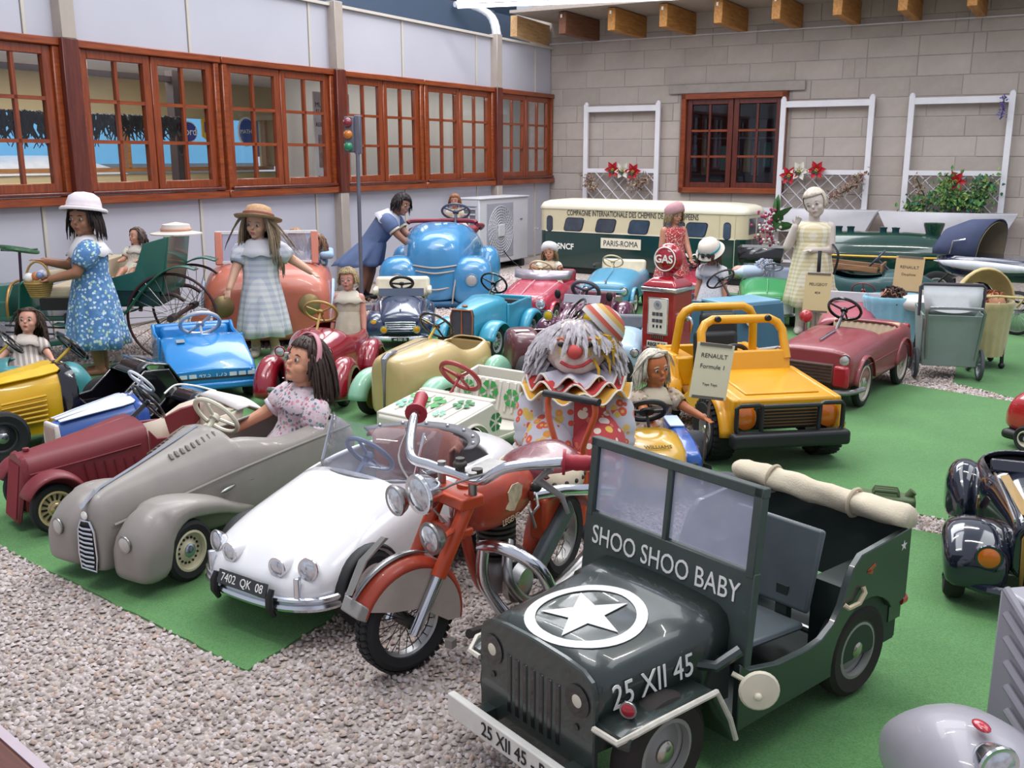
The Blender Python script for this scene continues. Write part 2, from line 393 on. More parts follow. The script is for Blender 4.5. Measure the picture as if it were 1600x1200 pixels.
# ---- panelled wall with mahogany windows
wall = sempty('wall_left', CX, CY, WA)
Z0, Z1, ZT = .885, 1.945, 2.47
joints = [-10.8, -9.73, -8.4, -7.07, -5.73, -4.40, -3.07, -1.73, -.40, 0]
for a, b_ in zip(joints[:-1], joints[1:]):
    for z0, z1 in ((0.02, Z0), (Z1, ZT)):
        G().box(((a+b_)/2, .02, (z0+z1)/2), (b_-a-.006, .04, z1-z0)).build('panel', m_white, wall, bevel=.003, seg=1)
for a in joints[1:-1]:
    for z0, z1 in ((0.0, Z0-.005), (Z1+.005, ZT)):
        G().box((a+.012, -.002, (z0+z1)/2), (.022, .012, z1-z0)).build('cover_strip', m_strip, wall)
for a in (-9.53, -6.80, -4.09, -1.36):
    p = G().box((a, -.035, (0+Z0)/2), (.11, .1, Z0)).box((a, -.035, (Z1+ZT+.04)/2), (.11, .1, ZT+.04-Z1)).build('post', m_post, wall, bevel=.004, seg=1)
    G().box((a, -.038, (Z0+Z1)/2), (.125, .105, Z1-Z0)).build('post_cladding', m_mahogd, p, bevel=.004, seg=1)
G().box((-5.4, -.005, ZT+.012), (10.8, .06, .024)).build('capping', m_strip, wall)
G().box((-5.4, .06, ZT/2+.8), (10.8, .02, .05)).build('batten', m_post, wall)
def casement(parent, a, b_, z0, z1, y=0., bars=m_mahog):
    st = .06; g = G()
    for x in (a+st/2, b_-st/2): g.box((x, y, (z0+z1)/2), (st, .045, z1-z0))
    for z in (z0+st/2, z1-st/2): g.box(((a+b_)/2, y, z), (b_-a-2*st, .045, st))
    c = g.build('casement', bars, parent, bevel=.005, seg=1)
    i0, i1, j0, j1 = a+st, b_-st, z0+st, z1-st; w, h = (i1-i0)/2, (j1-j0)/3
    G().box(((i0+i1)/2, y, (j0+j1)/2), (.024, .03, j1-j0)).build('glazing_bar', bars, c)
    for k in (1, 2): G().box(((i0+i1)/2, y, j0+k*h), (i1-i0, .03, .024)).build('glazing_bar', m_mahogx, c)
    for i in range(2):
        for k in range(3):
            G().box((i0+(i+.5)*w, y+.004, j0+(k+.5)*h), (w-.012, .004, h-.012)).build('pane', m_pane, c, smooth=None)
    return c
pairs = [(-8.02, -6.87), (-6.73, -5.50), (-5.44, -4.16), (-4.02, -2.80), (-2.75, -1.43), (-1.29, -.02)]
for k, (a, b_) in enumerate(pairs):
    w = sempty('window_%d' % (k+1), CX, CY, WA)
    g = G()
    g.box(((a+b_)/2, -.015, Z1-.025), (b_-a+.05, .085, .05)).box(((a+b_)/2, -.02, Z0+.03), (b_-a+.05, .1, .06))
    for x in (a+.012, b_-.012): g.box((x, -.012, (Z0+Z1)/2), (.05, .07, Z1-Z0-.1))
    g.build('frame', m_mahogx, w, bevel=.006, seg=1)
    G().box(((a+b_)/2, -.05, Z0+.075), (b_-a-.02, .06, .025)).build('sill', m_mahogd, w, bevel=.008)
    mid = (a+b_)/2
    casement(w, a+.035, mid-.003, Z0+.085, Z1-.05); casement(w, mid+.003, b_-.035, Z0+.085, Z1-.05)

# ---- the room behind those windows
m_ceil = mat('inner_ceiling', 'd8d6da', .8, var=.04, vs=2); m_yel = mat('inner_wall_yellow', 'c0ad80', .8, var=.05, vs=2)
m_pale = mat('inner_wall_pale', 'c9c4b8', .8, var=.04, vs=1.5)
ceil = sempty('ceiling', CX, CY, WA)
G().box((-3.2, 2.06, 2.14), (15, 3.9, .04)).build('ceiling_slab', m_ceil, ceil)
for i, x in enumerate((-5.6, -4.1, -2.6)):
    G().box((x, 2.2, 2.113), (.6, .25, .02)).build('ceiling_panel', mat('ceiling_vent', '8d8b90', .7), ceil)
iw = sempty('wall_inner', CX, CY, WA)
g = G().box((-3, 4.05, .5), (15, .1, 1.0)).box((-3, 4.05, 2.05), (15, .1, .76)).box((3.0, 4.05, 1.37), (7.6, .1, .6)).box((-7.6, 4.05, 1.37), (3.8, .1, .6))
g.build('plaster', m_yel, iw)
m_yw = wood('pine_trim', '8a5527', 'b07a3c', .4, axis=0)
G().box((-3.2, 3.98, 1.05), (5, .08, .05)).box((-.82, 3.98, 1.37), (.05, .08, .62)).box((-3.1, 3.98, 1.37), (.05, .08, .62)).build('window_trim', m_yw, iw)
ip = sempty('wall_partition', CX, CY, WA)
G().box((0, 1.55, 1.2), (6.2, .1, 2.4)).build('plaster', m_pale, ip)
yo = sempty('wall_yard', CX, CY, WA)
G().box((-3.2, 6.3, 1.3), (9, .1, 2.6)).build('board', mat('yard_blue', '6fb2d8', .6, var=.05, emit=.55), yo)  # glow put into the blue to imitate daylight in the yard
G().box((-3.2, 6.2, .55), (9, .08, 1.1)).build('fence', mat('yard_grey', '8a9096', .6, emit=.2), yo)  # fence glows slightly, standing in for outdoor light
area('room_fill', (*wl(-4.6, 2.3), 2.09), (0, 0, WA), 3, 1.2, 95, (1, .97, .9))  # added fill light to brighten the room behind; no fitting there
area('room_fill', (*wl(-.8, .9), 2.09), (0, 0, WA), 4, .5, 26, (1, .98, .94))  # second added fill, for the strip before the partition
m_dark = mat('dark_brown', '2b1a18', .6); m_black = mat('black_matt', '121214', .6)
def wall_thing(name, label, cat, s, off, z, group=None):
    x, y = wl(s, off); return thing(name, label, cat, x, y, 60, z, group)
t = wall_thing('gantry', 'dark brown timber post and beam in the room behind the windows', 'frame', -4.2, 1.9, 0)
G().box((0, 0, 1.0), (.1, .1, 2.0)).build('post', m_dark, t); G().box((-1.6, 0, 1.92), (3.4, .08, .05)).build('beam', m_dark, t)
G().box((-3.1, 0, 1.0), (.1, .1, 2.0)).build('post', m_dark, t)
t = wall_thing('garland', 'shaggy black garland hanging behind the mahogany windows', 'garland', -5.6, 1.6, 1.22)
g = G(); rr = random.Random(3)
g.tube([(-1.7+i*.1, .02*math.sin(i*1.7), .30+.03*math.sin(i*.9)) for i in range(30)], .02, 6)
for i in range(520):
    x = rr.uniform(-1.7, 1.2); h = rr.uniform(.1, .3)*(1 if x < .3 else .8); z = .34
    g.tube([(x, rr.uniform(-.05, .05), z), (x+rr.uniform(-.05, .05), rr.uniform(-.06, .06), z-h*.5), (x+rr.uniform(-.08, .08), rr.uniform(-.05, .05), z-h)], [.014, .012, .004], 4)
g.build('fringe', m_black, t)
# enamel signs and poster seen through the glass
def disc_sign(label, s, z, w, h, base, ring, txt, tcol, ts, off=3.86):
    t = wall_thing('enamel_sign', label, 'sign', s, off, z)
    prof = [(0, -.012), (.5, -.012), (.5, .006), (0, .012)]
    k = G(); k.lathe(prof, 28, Matrix.Diagonal((w, h, 1, 1))); k.build('plate', mat('sign_'+ring, ring, .3), t, rot=(R(90), 0, 0))
    k = G(); k.lathe([(0, 0), (.44, 0), (.44, .016), (0, .016)], 28, Matrix.Diagonal((w, h, 1, 1))); k.build('field', mat('sign_'+base, base, .3), t, rot=(R(90), 0, 0))
    text('lettering', txt, ts, mat('sign_'+tcol, tcol, .4), t, frame((0, -.02, 0), (1, 0, 0), (0, 0, 1)))
disc_sign('blue oval enamel sign with white script lettering', -2.27, 1.50, .30, .26, '2c3f8f', 'e8e8f0', 'Ford', 'f0f0f5', .13)
disc_sign('round blue and white enamel sign lettered in capitals', -1.27, 1.52, .30, .38, '2f58a8', 'eeeeee', 'MATHIS', 'ffffff', .075)
t = wall_thing('enamel_sign', 'yellow and blue shield-shaped enamel sign', 'sign', -1.92, 3.86, 1.53)
G().prism([(-.12, .13), (.12, .13), (.12, -.08), (0, -.15), (-.12, -.08)], -.01, .01).build('plate', mat('sign_yellow', 'd8b020', .3), t)
G().box((0, -.014, .03), (.17, .012, .13)).build('field', mat('sign_2c3f8f', '2c3f8f', .3), t)
t = wall_thing('poster', 'white museum poster behind the window with black lettering and a picture', 'poster', -3.60, .45, 1.36)
G().box((0, 0, 0), (.52, .012, .86)).build('board', mat('poster_paper', 'd9d6d0', .7), t)
mk = mat('print_black', '1d1b20', .7)
text('lettering', 'MUSÉE\nAUTOMOBILE', .062, mk, t, frame((-.24, -.008, .28), (1, 0, 0), (0, 0, 1)), align='LEFT')
text('lettering', 'REIMS', .055, mk, t, frame((-.24, -.008, .13), (1, 0, 0), (0, 0, 1)), align='LEFT')
text('lettering', 'Tél: 03', .06, mk, t, frame((-.24, -.008, -.36), (1, 0, 0), (0, 0, 1)), align='LEFT')
G().box((0, -.008, -.11), (.42, .006, .3)).build('picture', mat('poster_picture', '8d7468', .7, var=.5, vs=14), t)
t = wall_thing('yard_car', 'white car body seen outside beyond the far window', 'car', -3.6, 5.2, .78)
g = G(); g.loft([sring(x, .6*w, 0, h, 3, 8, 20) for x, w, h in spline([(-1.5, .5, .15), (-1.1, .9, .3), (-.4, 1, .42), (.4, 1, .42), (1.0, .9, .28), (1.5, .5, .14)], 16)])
g.build('body', mat('yard_white', 'f2f2f2', .4, emit=.25), t)  # white given a faint glow in place of daylight outside

# ---- fascia, pipe, hall behind
hall = sempty('wall_hall', CX, CY, WA)
m_slate = mat('slate_blue', '3a4a5e', .7, var=.05, vs=1)
G().box((-5.2, .42, 2.62), (11.2, .04, .46)).build('fascia', m_slate, hall)
G().box((1.2, 7.5, 3.2), (22, .1, 4.0)).build('far_wall', mat('hall_navy', '2c4256', .8, var=.1, vs=.6), hall)
for i in range(7): G().box((-4+i*1.1, 5.5, 3.3), (.02, .02, 1.4)).build('hanger', mat('wire_grey', '6c7680', .5), hall)
for i in range(2):
    g = G(); z = 3.05+i*.5
    for k in range(9):
        g.tube([(1.8+k*.5, 4.6, z), (2.05+k*.5, 4.6, z+.4), (2.3+k*.5, 4.6, z)], .015, 5)
    g.box((4, 4.6, z), (4.6, .04, .04)).box((4, 4.6, z+.4), (4.6, .04, .04)); g.build('roof_truss', mat('truss_grey', '77757e', .5), hall)
t = wall_thing('duct_pipe', 'pale grey ribbed pipe bending down over the wall top', 'pipe', -1.24, .1, 2.40)
g = G(); path = curve3([(-.35, .25, .42), (-.15, .16, .42), (0, .03, .33), (.03, -.03, .15), (.03, -.03, -.12)], 26)
for dx in (0, .05):
    g.tube([(p[0]+dx, p[1]-dx*.3, p[2]) for p in path], [.03+.003*(i % 2) for i in range(26)], 10)
g.build('hose', mat('pipe_white', 'cfd0d8', .35), t)
G().box((.04, -.05, -.02), (.14, .06, .03)).build('clamp', mat('pipe_clamp', 'd9d9de', .4), t)

# ---- block wall: every block laid
m, nt, b = newmat('concrete_block'); v = coords(nt); oi = nd(nt, 'ShaderNodeObjectInfo')
n = noise_t(nt, v, 9, 5, .7); n2 = noise_t(nt, v, 120, 3)
ca = ramp(nt, n, [(.25, 'a59a92'), (.75, 'beb3ab')]); cb = ramp(nt, oi.outputs['Random'], [(0, 'a0958e'), (.5, 'b1a69f'), (1, 'bdb2aa')])
mx = nd(nt, 'ShaderNodeMix', data_type='RGBA'); mx.inputs[0].default_value = .5; nt.links.new(ca, mx.inputs[6]); nt.links.new(cb, mx.inputs[7])
nt.links.new(mx.outputs[2], b.inputs['Base Color']); b.inputs['Roughness'].default_value = .95; bumpn(nt, b, n2, .5, .004); m_block = m
m_mortar = mat('mortar', (.40, .36, .335), .95, var=.12, vs=12, bump=.5, bs=80)
wb = sempty('wall_back', CX, CY, BA)
WX0, WX1, WZ0, WZ1 = 1.72, 2.93, .79, 1.895
g = G()
for x0, x1, z0, z1 in ((-.3, WX0, 0, 3.05), (WX1, 8, 0, 3.05), (WX0, WX1, 0, WZ0), (WX0, WX1, WZ1, 3.05)):
    g.box(((x0+x1)/2, .12, (z0+z1)/2), (x1-x0, .2, z1-z0))
g.build('mortar_bed', m_mortar, wb, smooth=None)
def block_mesh(w, h):
    bm = bmesh.new(); bmesh.ops.create_cube(bm, size=1)
    for p in bm.verts: p.co = (p.co.x*(w-.006), p.co.y*.05, p.co.z*(h-.006))
    bmesh.ops.bevel(bm, geom=[e_ for e_ in bm.edges if all(p.co.y < 0 for p in e_.verts)], offset=.004, segments=1, affect='EDGES')
    me = bpy.data.meshes.new('block'); bm.to_mesh(me); bm.free(); me.materials.append(m_block); return me
BM = {}
def lay(x0, x1, z0, z1, proud):
    key = (round(x1-x0, 2), round(z1-z0, 2))
    if key not in BM: BM[key] = block_mesh(*key)
    o = bpy.data.objects.new('block', BM[key]); COL.objects.link(o); o.parent = wb; o.location = ((x0+x1)/2, .038+proud*.6, (z0+z1)/2)
rb = random.Random(11)
for k in range(15):
    x = -.02-(.26 if k % 2 else 0)-rb.choice((0, .06, .12)); z0 = .2*k; nb = 0
    while x < 6.6:
        w = .5 if rb.random() > .13 else .12
        x0, x1 = max(x, 0), x+w; x = x1
        for a, b_ in (((x0, min(x1, WX0-.03)), (max(x0, WX1+.03), x1)) if z0+.2 > WZ0+.02 and z0 < WZ1 else ((x0, x1),)):
            if b_-a > .03: lay(round(a, 2), round(b_, 2), z0, z0+.2, rb.uniform(-.004, .004))
G().box((2.33, -.012, 1.95), (1.55, .03, .1)).build('lintel', mat('lintel_cement', 'a09892', .9, bump=.4, bs=60), wb, bevel=.006)
G().box((3.3, -.03, 2.528), (6.6, .02, .012)).build('cable_trunking', mat('trunk_white', 'c9c6cc', .4), wb)
w = sempty('window_7', CX, CY, BA)
g = G()
for x in (WX0+.03, WX1-.03): g.box((x, 0, (WZ0+WZ1)/2), (.06, .12, WZ1-WZ0))
for z in (WZ0+.035, WZ1-.03): g.box(((WX0+WX1)/2, 0, z), (WX1-WX0, .12, .065))
g.build('frame', m_mahogx, w, bevel=.006, seg=1)
mid = (WX0+WX1)/2
casement(w, WX0+.06, mid-.003, WZ0+.065, WZ1-.06, .01, m_mahogd); casement(w, mid+.003, WX1-.06, WZ0+.065, WZ1-.06, .01, m_mahogd)
cl = sempty('wall_cellar', CX, CY, BA)
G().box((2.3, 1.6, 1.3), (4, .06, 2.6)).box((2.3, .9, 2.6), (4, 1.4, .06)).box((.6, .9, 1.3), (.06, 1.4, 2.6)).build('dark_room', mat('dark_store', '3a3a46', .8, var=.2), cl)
for i in range(14):
    x, y = bl(1.55+i*.13, .9+.05*(i % 3)); hh = (.34, .5, .42, .3)[i % 4]
    t = tag(G().box((0, 0, 0), (.09, .05, hh)).build('hanging_garment', mat('garment_%d' % (i % 4), ('4a5a6a', '7b6a4a', '6a5560', '3d6a68')[i % 4], .8), None, (x, y, 1.18+.04*(i % 3)), (0, 0, BA), bevel=.015), 'dark narrow cloth hanging inside the block wall window', 'cloth', 'hangings inside the window')
tag(G().cyl((0, 0, 0), (2.0, 0, 0), .012).build('rail', mat('wire_grey', '6c7680', .5), None, (*bl(1.4, .92), 1.42), (0, 0, BA)), 'thin rail carrying hangings inside the window', 'rail')

# ---- joists and deck over the block wall, loose beam, fluorescent tube
m_pine = wood('pine_joist', '8a5a26', 'bd8440', .6, axis=1, scale=5); m_pined = wood('pine_joist_dark', '5e3a28', '7d5138', .6, axis=1, scale=5)
m_chip = mat('chipboard', 'a3988f', .9, var=.15, vs=60, bump=.3)
cg = sempty('ceiling_deck', CX, CY, BA)
G().box((3.3, -.35, 2.79), (6.6, 1.3, .03)).build('deck_board', m_chip, cg)
for i in range(10):
    x = .60+i*.596
    j = G().box((x, -.42, 2.65), (.09, .9, .235)).build('joist', m_pined if i == 0 else m_pine, cg, bevel=.005, seg=1)
    G().box((x-.01, -.874, 2.72), (.02, .004, .035)).build('paper_tag', mat('tag_white', 'f0ece6', .7), j)
x, y = wl(-.42, .05)
tag(G().box((0, 0, 0), (.8, .09, .23)).build('beam', wood('beam_pale', 'b08655', 'd9b183', .6, axis=0), None, (x, y, 2.645), (0, R(2), WA), bevel=.005), 'short pale timber beam on top of the white wall by the corner', 'beam')
t = thing('fluorescent_lamp', 'long white fluorescent tube hanging above the corner', 'lamp', .97, 9.85, -14.8, 2.63)
G().cyl((-1.55, 0, 0), (1.55, 0, 0), .018, 12).build('tube', mat('tube_glow', 'fff4ff', .4, emit=6), t)
G().box((0, 0, .05), (3.1, .07, .04)).build('housing', mat('housing_white', 'dcdce4', .4), t)
for s_ in (-1.2, 1.0): G().cyl((s_, 0, .05), (s_+.15, 0, .9), .006, 6).build('suspension_wire', mat('wire_grey', '6c7680', .5), t)
# ================================================================== VEHICLE PARTS
m_rub = mat('rubber', '1b1b1d', .75, var=.15, vs=30, bump=.15)
m_rubg = mat('rubber_grey', '4a4d52', .75, var=.12, vs=30, bump=.15)
m_chr = mat('chrome', 'd6d8de', .16, metal=1., var=.04)
m_chrd = mat('chrome_worn', '9a9896', .3, metal=1., var=.15, vs=25)
m_lens = mat('lamp_lens', 'c9cbd2', .12, metal=.55, coat=1., var=.25, vs=60)
m_cream = mat('cream_leather', 'd8ccb4', .6, var=.06)
m_blk = mat('black_gloss', '0e0e10', .2, coat=.6)
m_blkp = mat('black_plastic', '17181a', .5)
def paint(name, col, rough=.28, coat=.5, **k): return mat('paint_'+name, col, rough, coat=coat, **k)
WC = {}
RX = Matrix.Rotation(R(-90), 4, 'X')           # turns a lathe about z into one about y
def wheel(par, x, y, r, w=.035, side=1, tyre=None, rim='d8d0bc', hub='cfd2d8', style='disc', steer=0, hubm=None, band=None, inner=.62):
    key = (r, w, style, rim, hub, inner, band); tyre = tyre or m_rub
    if key not in WC:
        h = w/2; q = r*inner
        g = G(); g.lathe([(q, -h*.8), (r*.86, -h), (r*.97, -h*.7), (r, -h*.25), (r, h*.25), (r*.97, h*.7), (r*.86, h), (q, h*.8), (q, -h*.8)], 32, RX)
        me_t = g
        rm = G()
        if style == 'wire':
            rm.lathe([(q*1.02, -h*.7), (q*.93, -h*.55), (q*.93, h*.55), (q*1.02, h*.7), (q*1.02, -h*.7)], 32, RX)
        else:
            rm.lathe([(q*1.03, -h*.75), (q*.92, h*.2), (q*.80, h*.05), (q*.45, h*.25), (q*.32, h*.55), (0, h*.55), (0, -h*.5), (q*1.03, -h*.75)], 32, RX)
            rm.lathe([(q*1.03, h*.8), (q*.9, h*.85), (q*.88, h*.3), (q*1.03, h*.3), (q*1.03, h*.8)], 32, RX)
        WC[key] = (me_t, rm)
    gt, rm = WC[key]; yaw = R(steer)
    rz = (0, 0, yaw + (0 if side > 0 else PI))
    t = gt.build('wheel', tyre, par, (x, y, r), rz)
    if style == 'wire':
        rm.build('rim', mat('rim_'+rim, rim, .35, metal=.6), t)
        s = G(); q = r*inner
        for i in range(20):
            a = 2*PI*i/20; s.tube([(0, w*.25*(-1)**i, 0), (q*math.cos(a), 0, q*math.sin(a))], r*.009, 4)
        s.lathe([(0, -w*.5), (r*.1, -w*.5), (r*.1, w*.5), (0, w*.5)], 12, RX); s.build('spokes', mat('spoke_'+rim, rim, .4, metal=.6), t)
    else:
        rm.build('rim', mat('rim_'+rim, rim, .4), t)
        k = G(); q = r*inner; k.lathe([(q*.34, w*.2), (q*.34, w*.34), (q*.24, w*.45), (0, w*.5)], 20, RX)
        k.build('hub_cap', hubm or mat('hub_'+hub, hub, .2, metal=.9), t)
        if style == 'holes':
            k = G()
            for i in range(16):
                a = 2*PI*i/16; k.lathe([(0, w*.02), (q*.06, w*.02), (q*.06, w*.16), (0, w*.16)], 8, Matrix.Translation((q*.62*math.cos(a), 0, q*.62*math.sin(a))) @ RX)
            k.build('rim_holes', m_blkp, t)
        if style == 'slots':
            k = G()
            for i in range(14):
                a = 2*PI*i/14; k.box((q*.62*math.cos(a), w*.1, q*.62*math.sin(a)), (q*.3, w*.16, q*.11), 0, 0, -a)
            k.build('rim_slots', m_blkp, t)
    return t
def four(par, xf, xr, y, r, w=.035, only=None, **k):
    for i, (x, s) in enumerate(((xf, 1), (xf, -1), (xr, 1), (xr, -1))):
        if only is None or i in only: wheel(par, x, s*y, r, w, s, **k)
def axle(par, x, y, r, m=None): return G().cyl((x, -y, r), (x, y, r), .008, 8).build('axle', m or m_chrd, par)
def steer_wheel(par, x, z, r, m, tilt=50, y=0, n=3, col=None, fwd=1, length=.2, th=.0085, hub=.22, rot=0):
    a = R(tilt); d = Vector((math.cos(a)*fwd, 0, -math.sin(a)))
    zz = -d; xx = Vector((0, 1, 0)); yy = zz.cross(xx)
    M = Matrix(((xx.x, yy.x, zz.x, x), (xx.y, yy.y, zz.y, y), (xx.z, yy.z, zz.z, z), (0, 0, 0, 1)))
    g = G(); g.torus((0, 0, 0), r, th, 36, 8)
    for i in range(n):
        b = 2*PI*i/n+PI/2+R(rot); g.tube([(0, 0, -.008), (r*math.cos(b), r*math.sin(b), 0)], [th*.8, th*.6], 6)
    g.lathe([(0, -.02), (r*hub, -.015), (r*hub, .0), (0, .008)], 14)
    g.v = [V3(M @ Vector(p)) for p in g.v]
    o = g.build('steering_wheel', m, par)
    G().tube([M @ Vector((0, 0, -.005)), M @ Vector((0, 0, -length))], .009, 8).build('steering_column', col or m, par)
    return o
def lamp(par, x, y, z, r, shell=None, lens=None, depth=1.0, yaw=0, pitch=0, name='headlamp'):
    M = Matrix.Translation((x, y, z)) @ Euler((0, R(90+pitch), R(yaw))).to_matrix().to_4x4()
    g = G(); g.lathe([(0, -r*1.2*depth), (r*.45, -r*1.05*depth), (r*.8, -r*.6*depth), (r, -r*.1), (r*1.04, 0), (r*1.0, r*.12), (r*.86, r*.1)], 24, M)
    o = g.build(name, shell or m_chr, par)
    k = G(); k.lathe([(r*.9, r*.04), (r*.7, r*.16), (r*.35, r*.26), (0, r*.3)], 20, M); k.build('lens', lens or m_lens, o)
    return o
def shell(par, name, keys, m, n=26, ns=28, opening=None, solid=.006, caps=True, notch=0, smooth=60):
    """lofted body: keys are (x, half width, z bottom, z top, top exponent, bottom exponent[, waist z]); opening = (x0, x1, half angle deg)"""
    rows = spline([tuple(k) + ((k[2]+k[3])/2,)*(7-len(k)) for k in keys], ns)
    rings = [sring(r[0], max(r[1], .002), r[2], max(r[3], r[2]+.004), max(r[4], 1.2), max(r[5], 1.2), n, 0, r[6]) for r in rows]
    g = G(); g.loft(rings, (caps, caps))
    if opening:
        x0, x1, ha = opening; keep = []
        for f in g.f:
            if len(f) == 4:
                j0 = f[0] % n; j1 = f[1] % n; ph = (j0+.5 if abs(j1-j0) == 1 else n-.5)
                if abs(j1-j0) != 1: ph = n-.5 if max(j0, j1) == n-1 else ph
                ang = 2*PI*ph/n-PI/2+PI/n; d = abs((math.degrees(ang)-90+180) % 360-180)
                cx = sum(g.v[i][0] for i in f)/4
                if x0 < cx < x1 and d < ha: continue
            keep.append(f)
        g.f = keep
    return g.build(name, m, par, solid=solid, smooth=smooth)
def fender(par, x, y, z, Rr, w, a0, a1, m, n=18, crown=.3, name='fender', solid=.005, flare=0):
    """mudguard: a crowned strip swept about the wheel from angle a0 (front, degrees) to a1 (back)"""
    rings = []
    for i in range(n+1):
        t = i/n; a = R(a0+(a1-a0)*t); rr = Rr*(1+flare*max(0, t-.6)**2*6)
        ring = []
        for j in range(9):
            u = -1+j/4; h = Rr*crown*(1-abs(u)**3); ring.append((x+(rr-Rr*crown*.7+h)*math.cos(a), y+u*w/2, z+(rr-Rr*crown*.7+h)*math.sin(a)))
        rings.append(ring)
    g = G(); g.loft(rings, (False, False), closed=False); return g.build(name, m, par, solid=solid, off=0, smooth=60)
def pod(par, keys, y, m, name='fender', n=22, ns=22, lean=0, solid=0):
    """bulbous closed wing: keys (x, half width, z0, z1, exponent)"""
    rows = spline(keys, ns); g = G()
    g.loft([[(p[0], p[1]+lean*(p[2]), p[2]) for p in sring(r[0], max(.003, r[1]), r[2], max(r[2]+.004, r[3]), max(1.5, r[4]), 5, n, y)] for r in rows]); return g.build(name, m, par, smooth=70)
def seat(par, x, z, w, m, d=.16, h=.18, tilt=12, name='seat', y=0):
    g = G().box((x, y, z+.02), (d, w, .04)); o = g.build(name, m, par, bevel=.014, seg=3)
    G().box((x-d/2-.01-math.sin(R(tilt))*h/2, y, z+h/2+.01), (.035, w, h), 0, 0, R(-tilt)).build('backrest', m, par, bevel=.014, seg=3); return o
def plate(par, p, xa, ya, w, h, txt, m0, m1, size, d=.004, squash=.9):
    M = frame(p, xa, ya); g = G(); g.box((0, 0, 0), (w, h, d)); g.v = [V3(M @ Vector(q)) for q in g.v]
    o = g.build('number_plate', m0, par, bevel=.001, seg=1); text('lettering', txt, size, m1, o, M @ Matrix.Translation((0, 0, d/2+.0006)), .0004, squash=squash); return o
m_txw = mat('lettering_white', 'eceae4', .6); m_txb = mat('lettering_black', '16161a', .6)
def rbox(par, name, c, d, m, bevel=.006, rot=(0, 0, 0)):
    return G().box((0, 0, 0), d).build(name, m, par, c, tuple(R(a) for a in rot), bevel=bevel)
# ================================================================== FOREGROUND VEHICLES
def arc(cx, cz, r, a0, a1, n=8): return [(cx+r*math.cos(R(a0+(a1-a0)*i/n)), cz+r*math.sin(R(a0+(a1-a0)*i/n))) for i in range(n+1)]
def star_pts(r, r2=.382, rot=90): return [((r if i % 2 == 0 else r*r2)*math.cos(R(rot+36*i)), (r if i % 2 == 0 else r*r2)*math.sin(R(rot+36*i))) for i in range(10)]
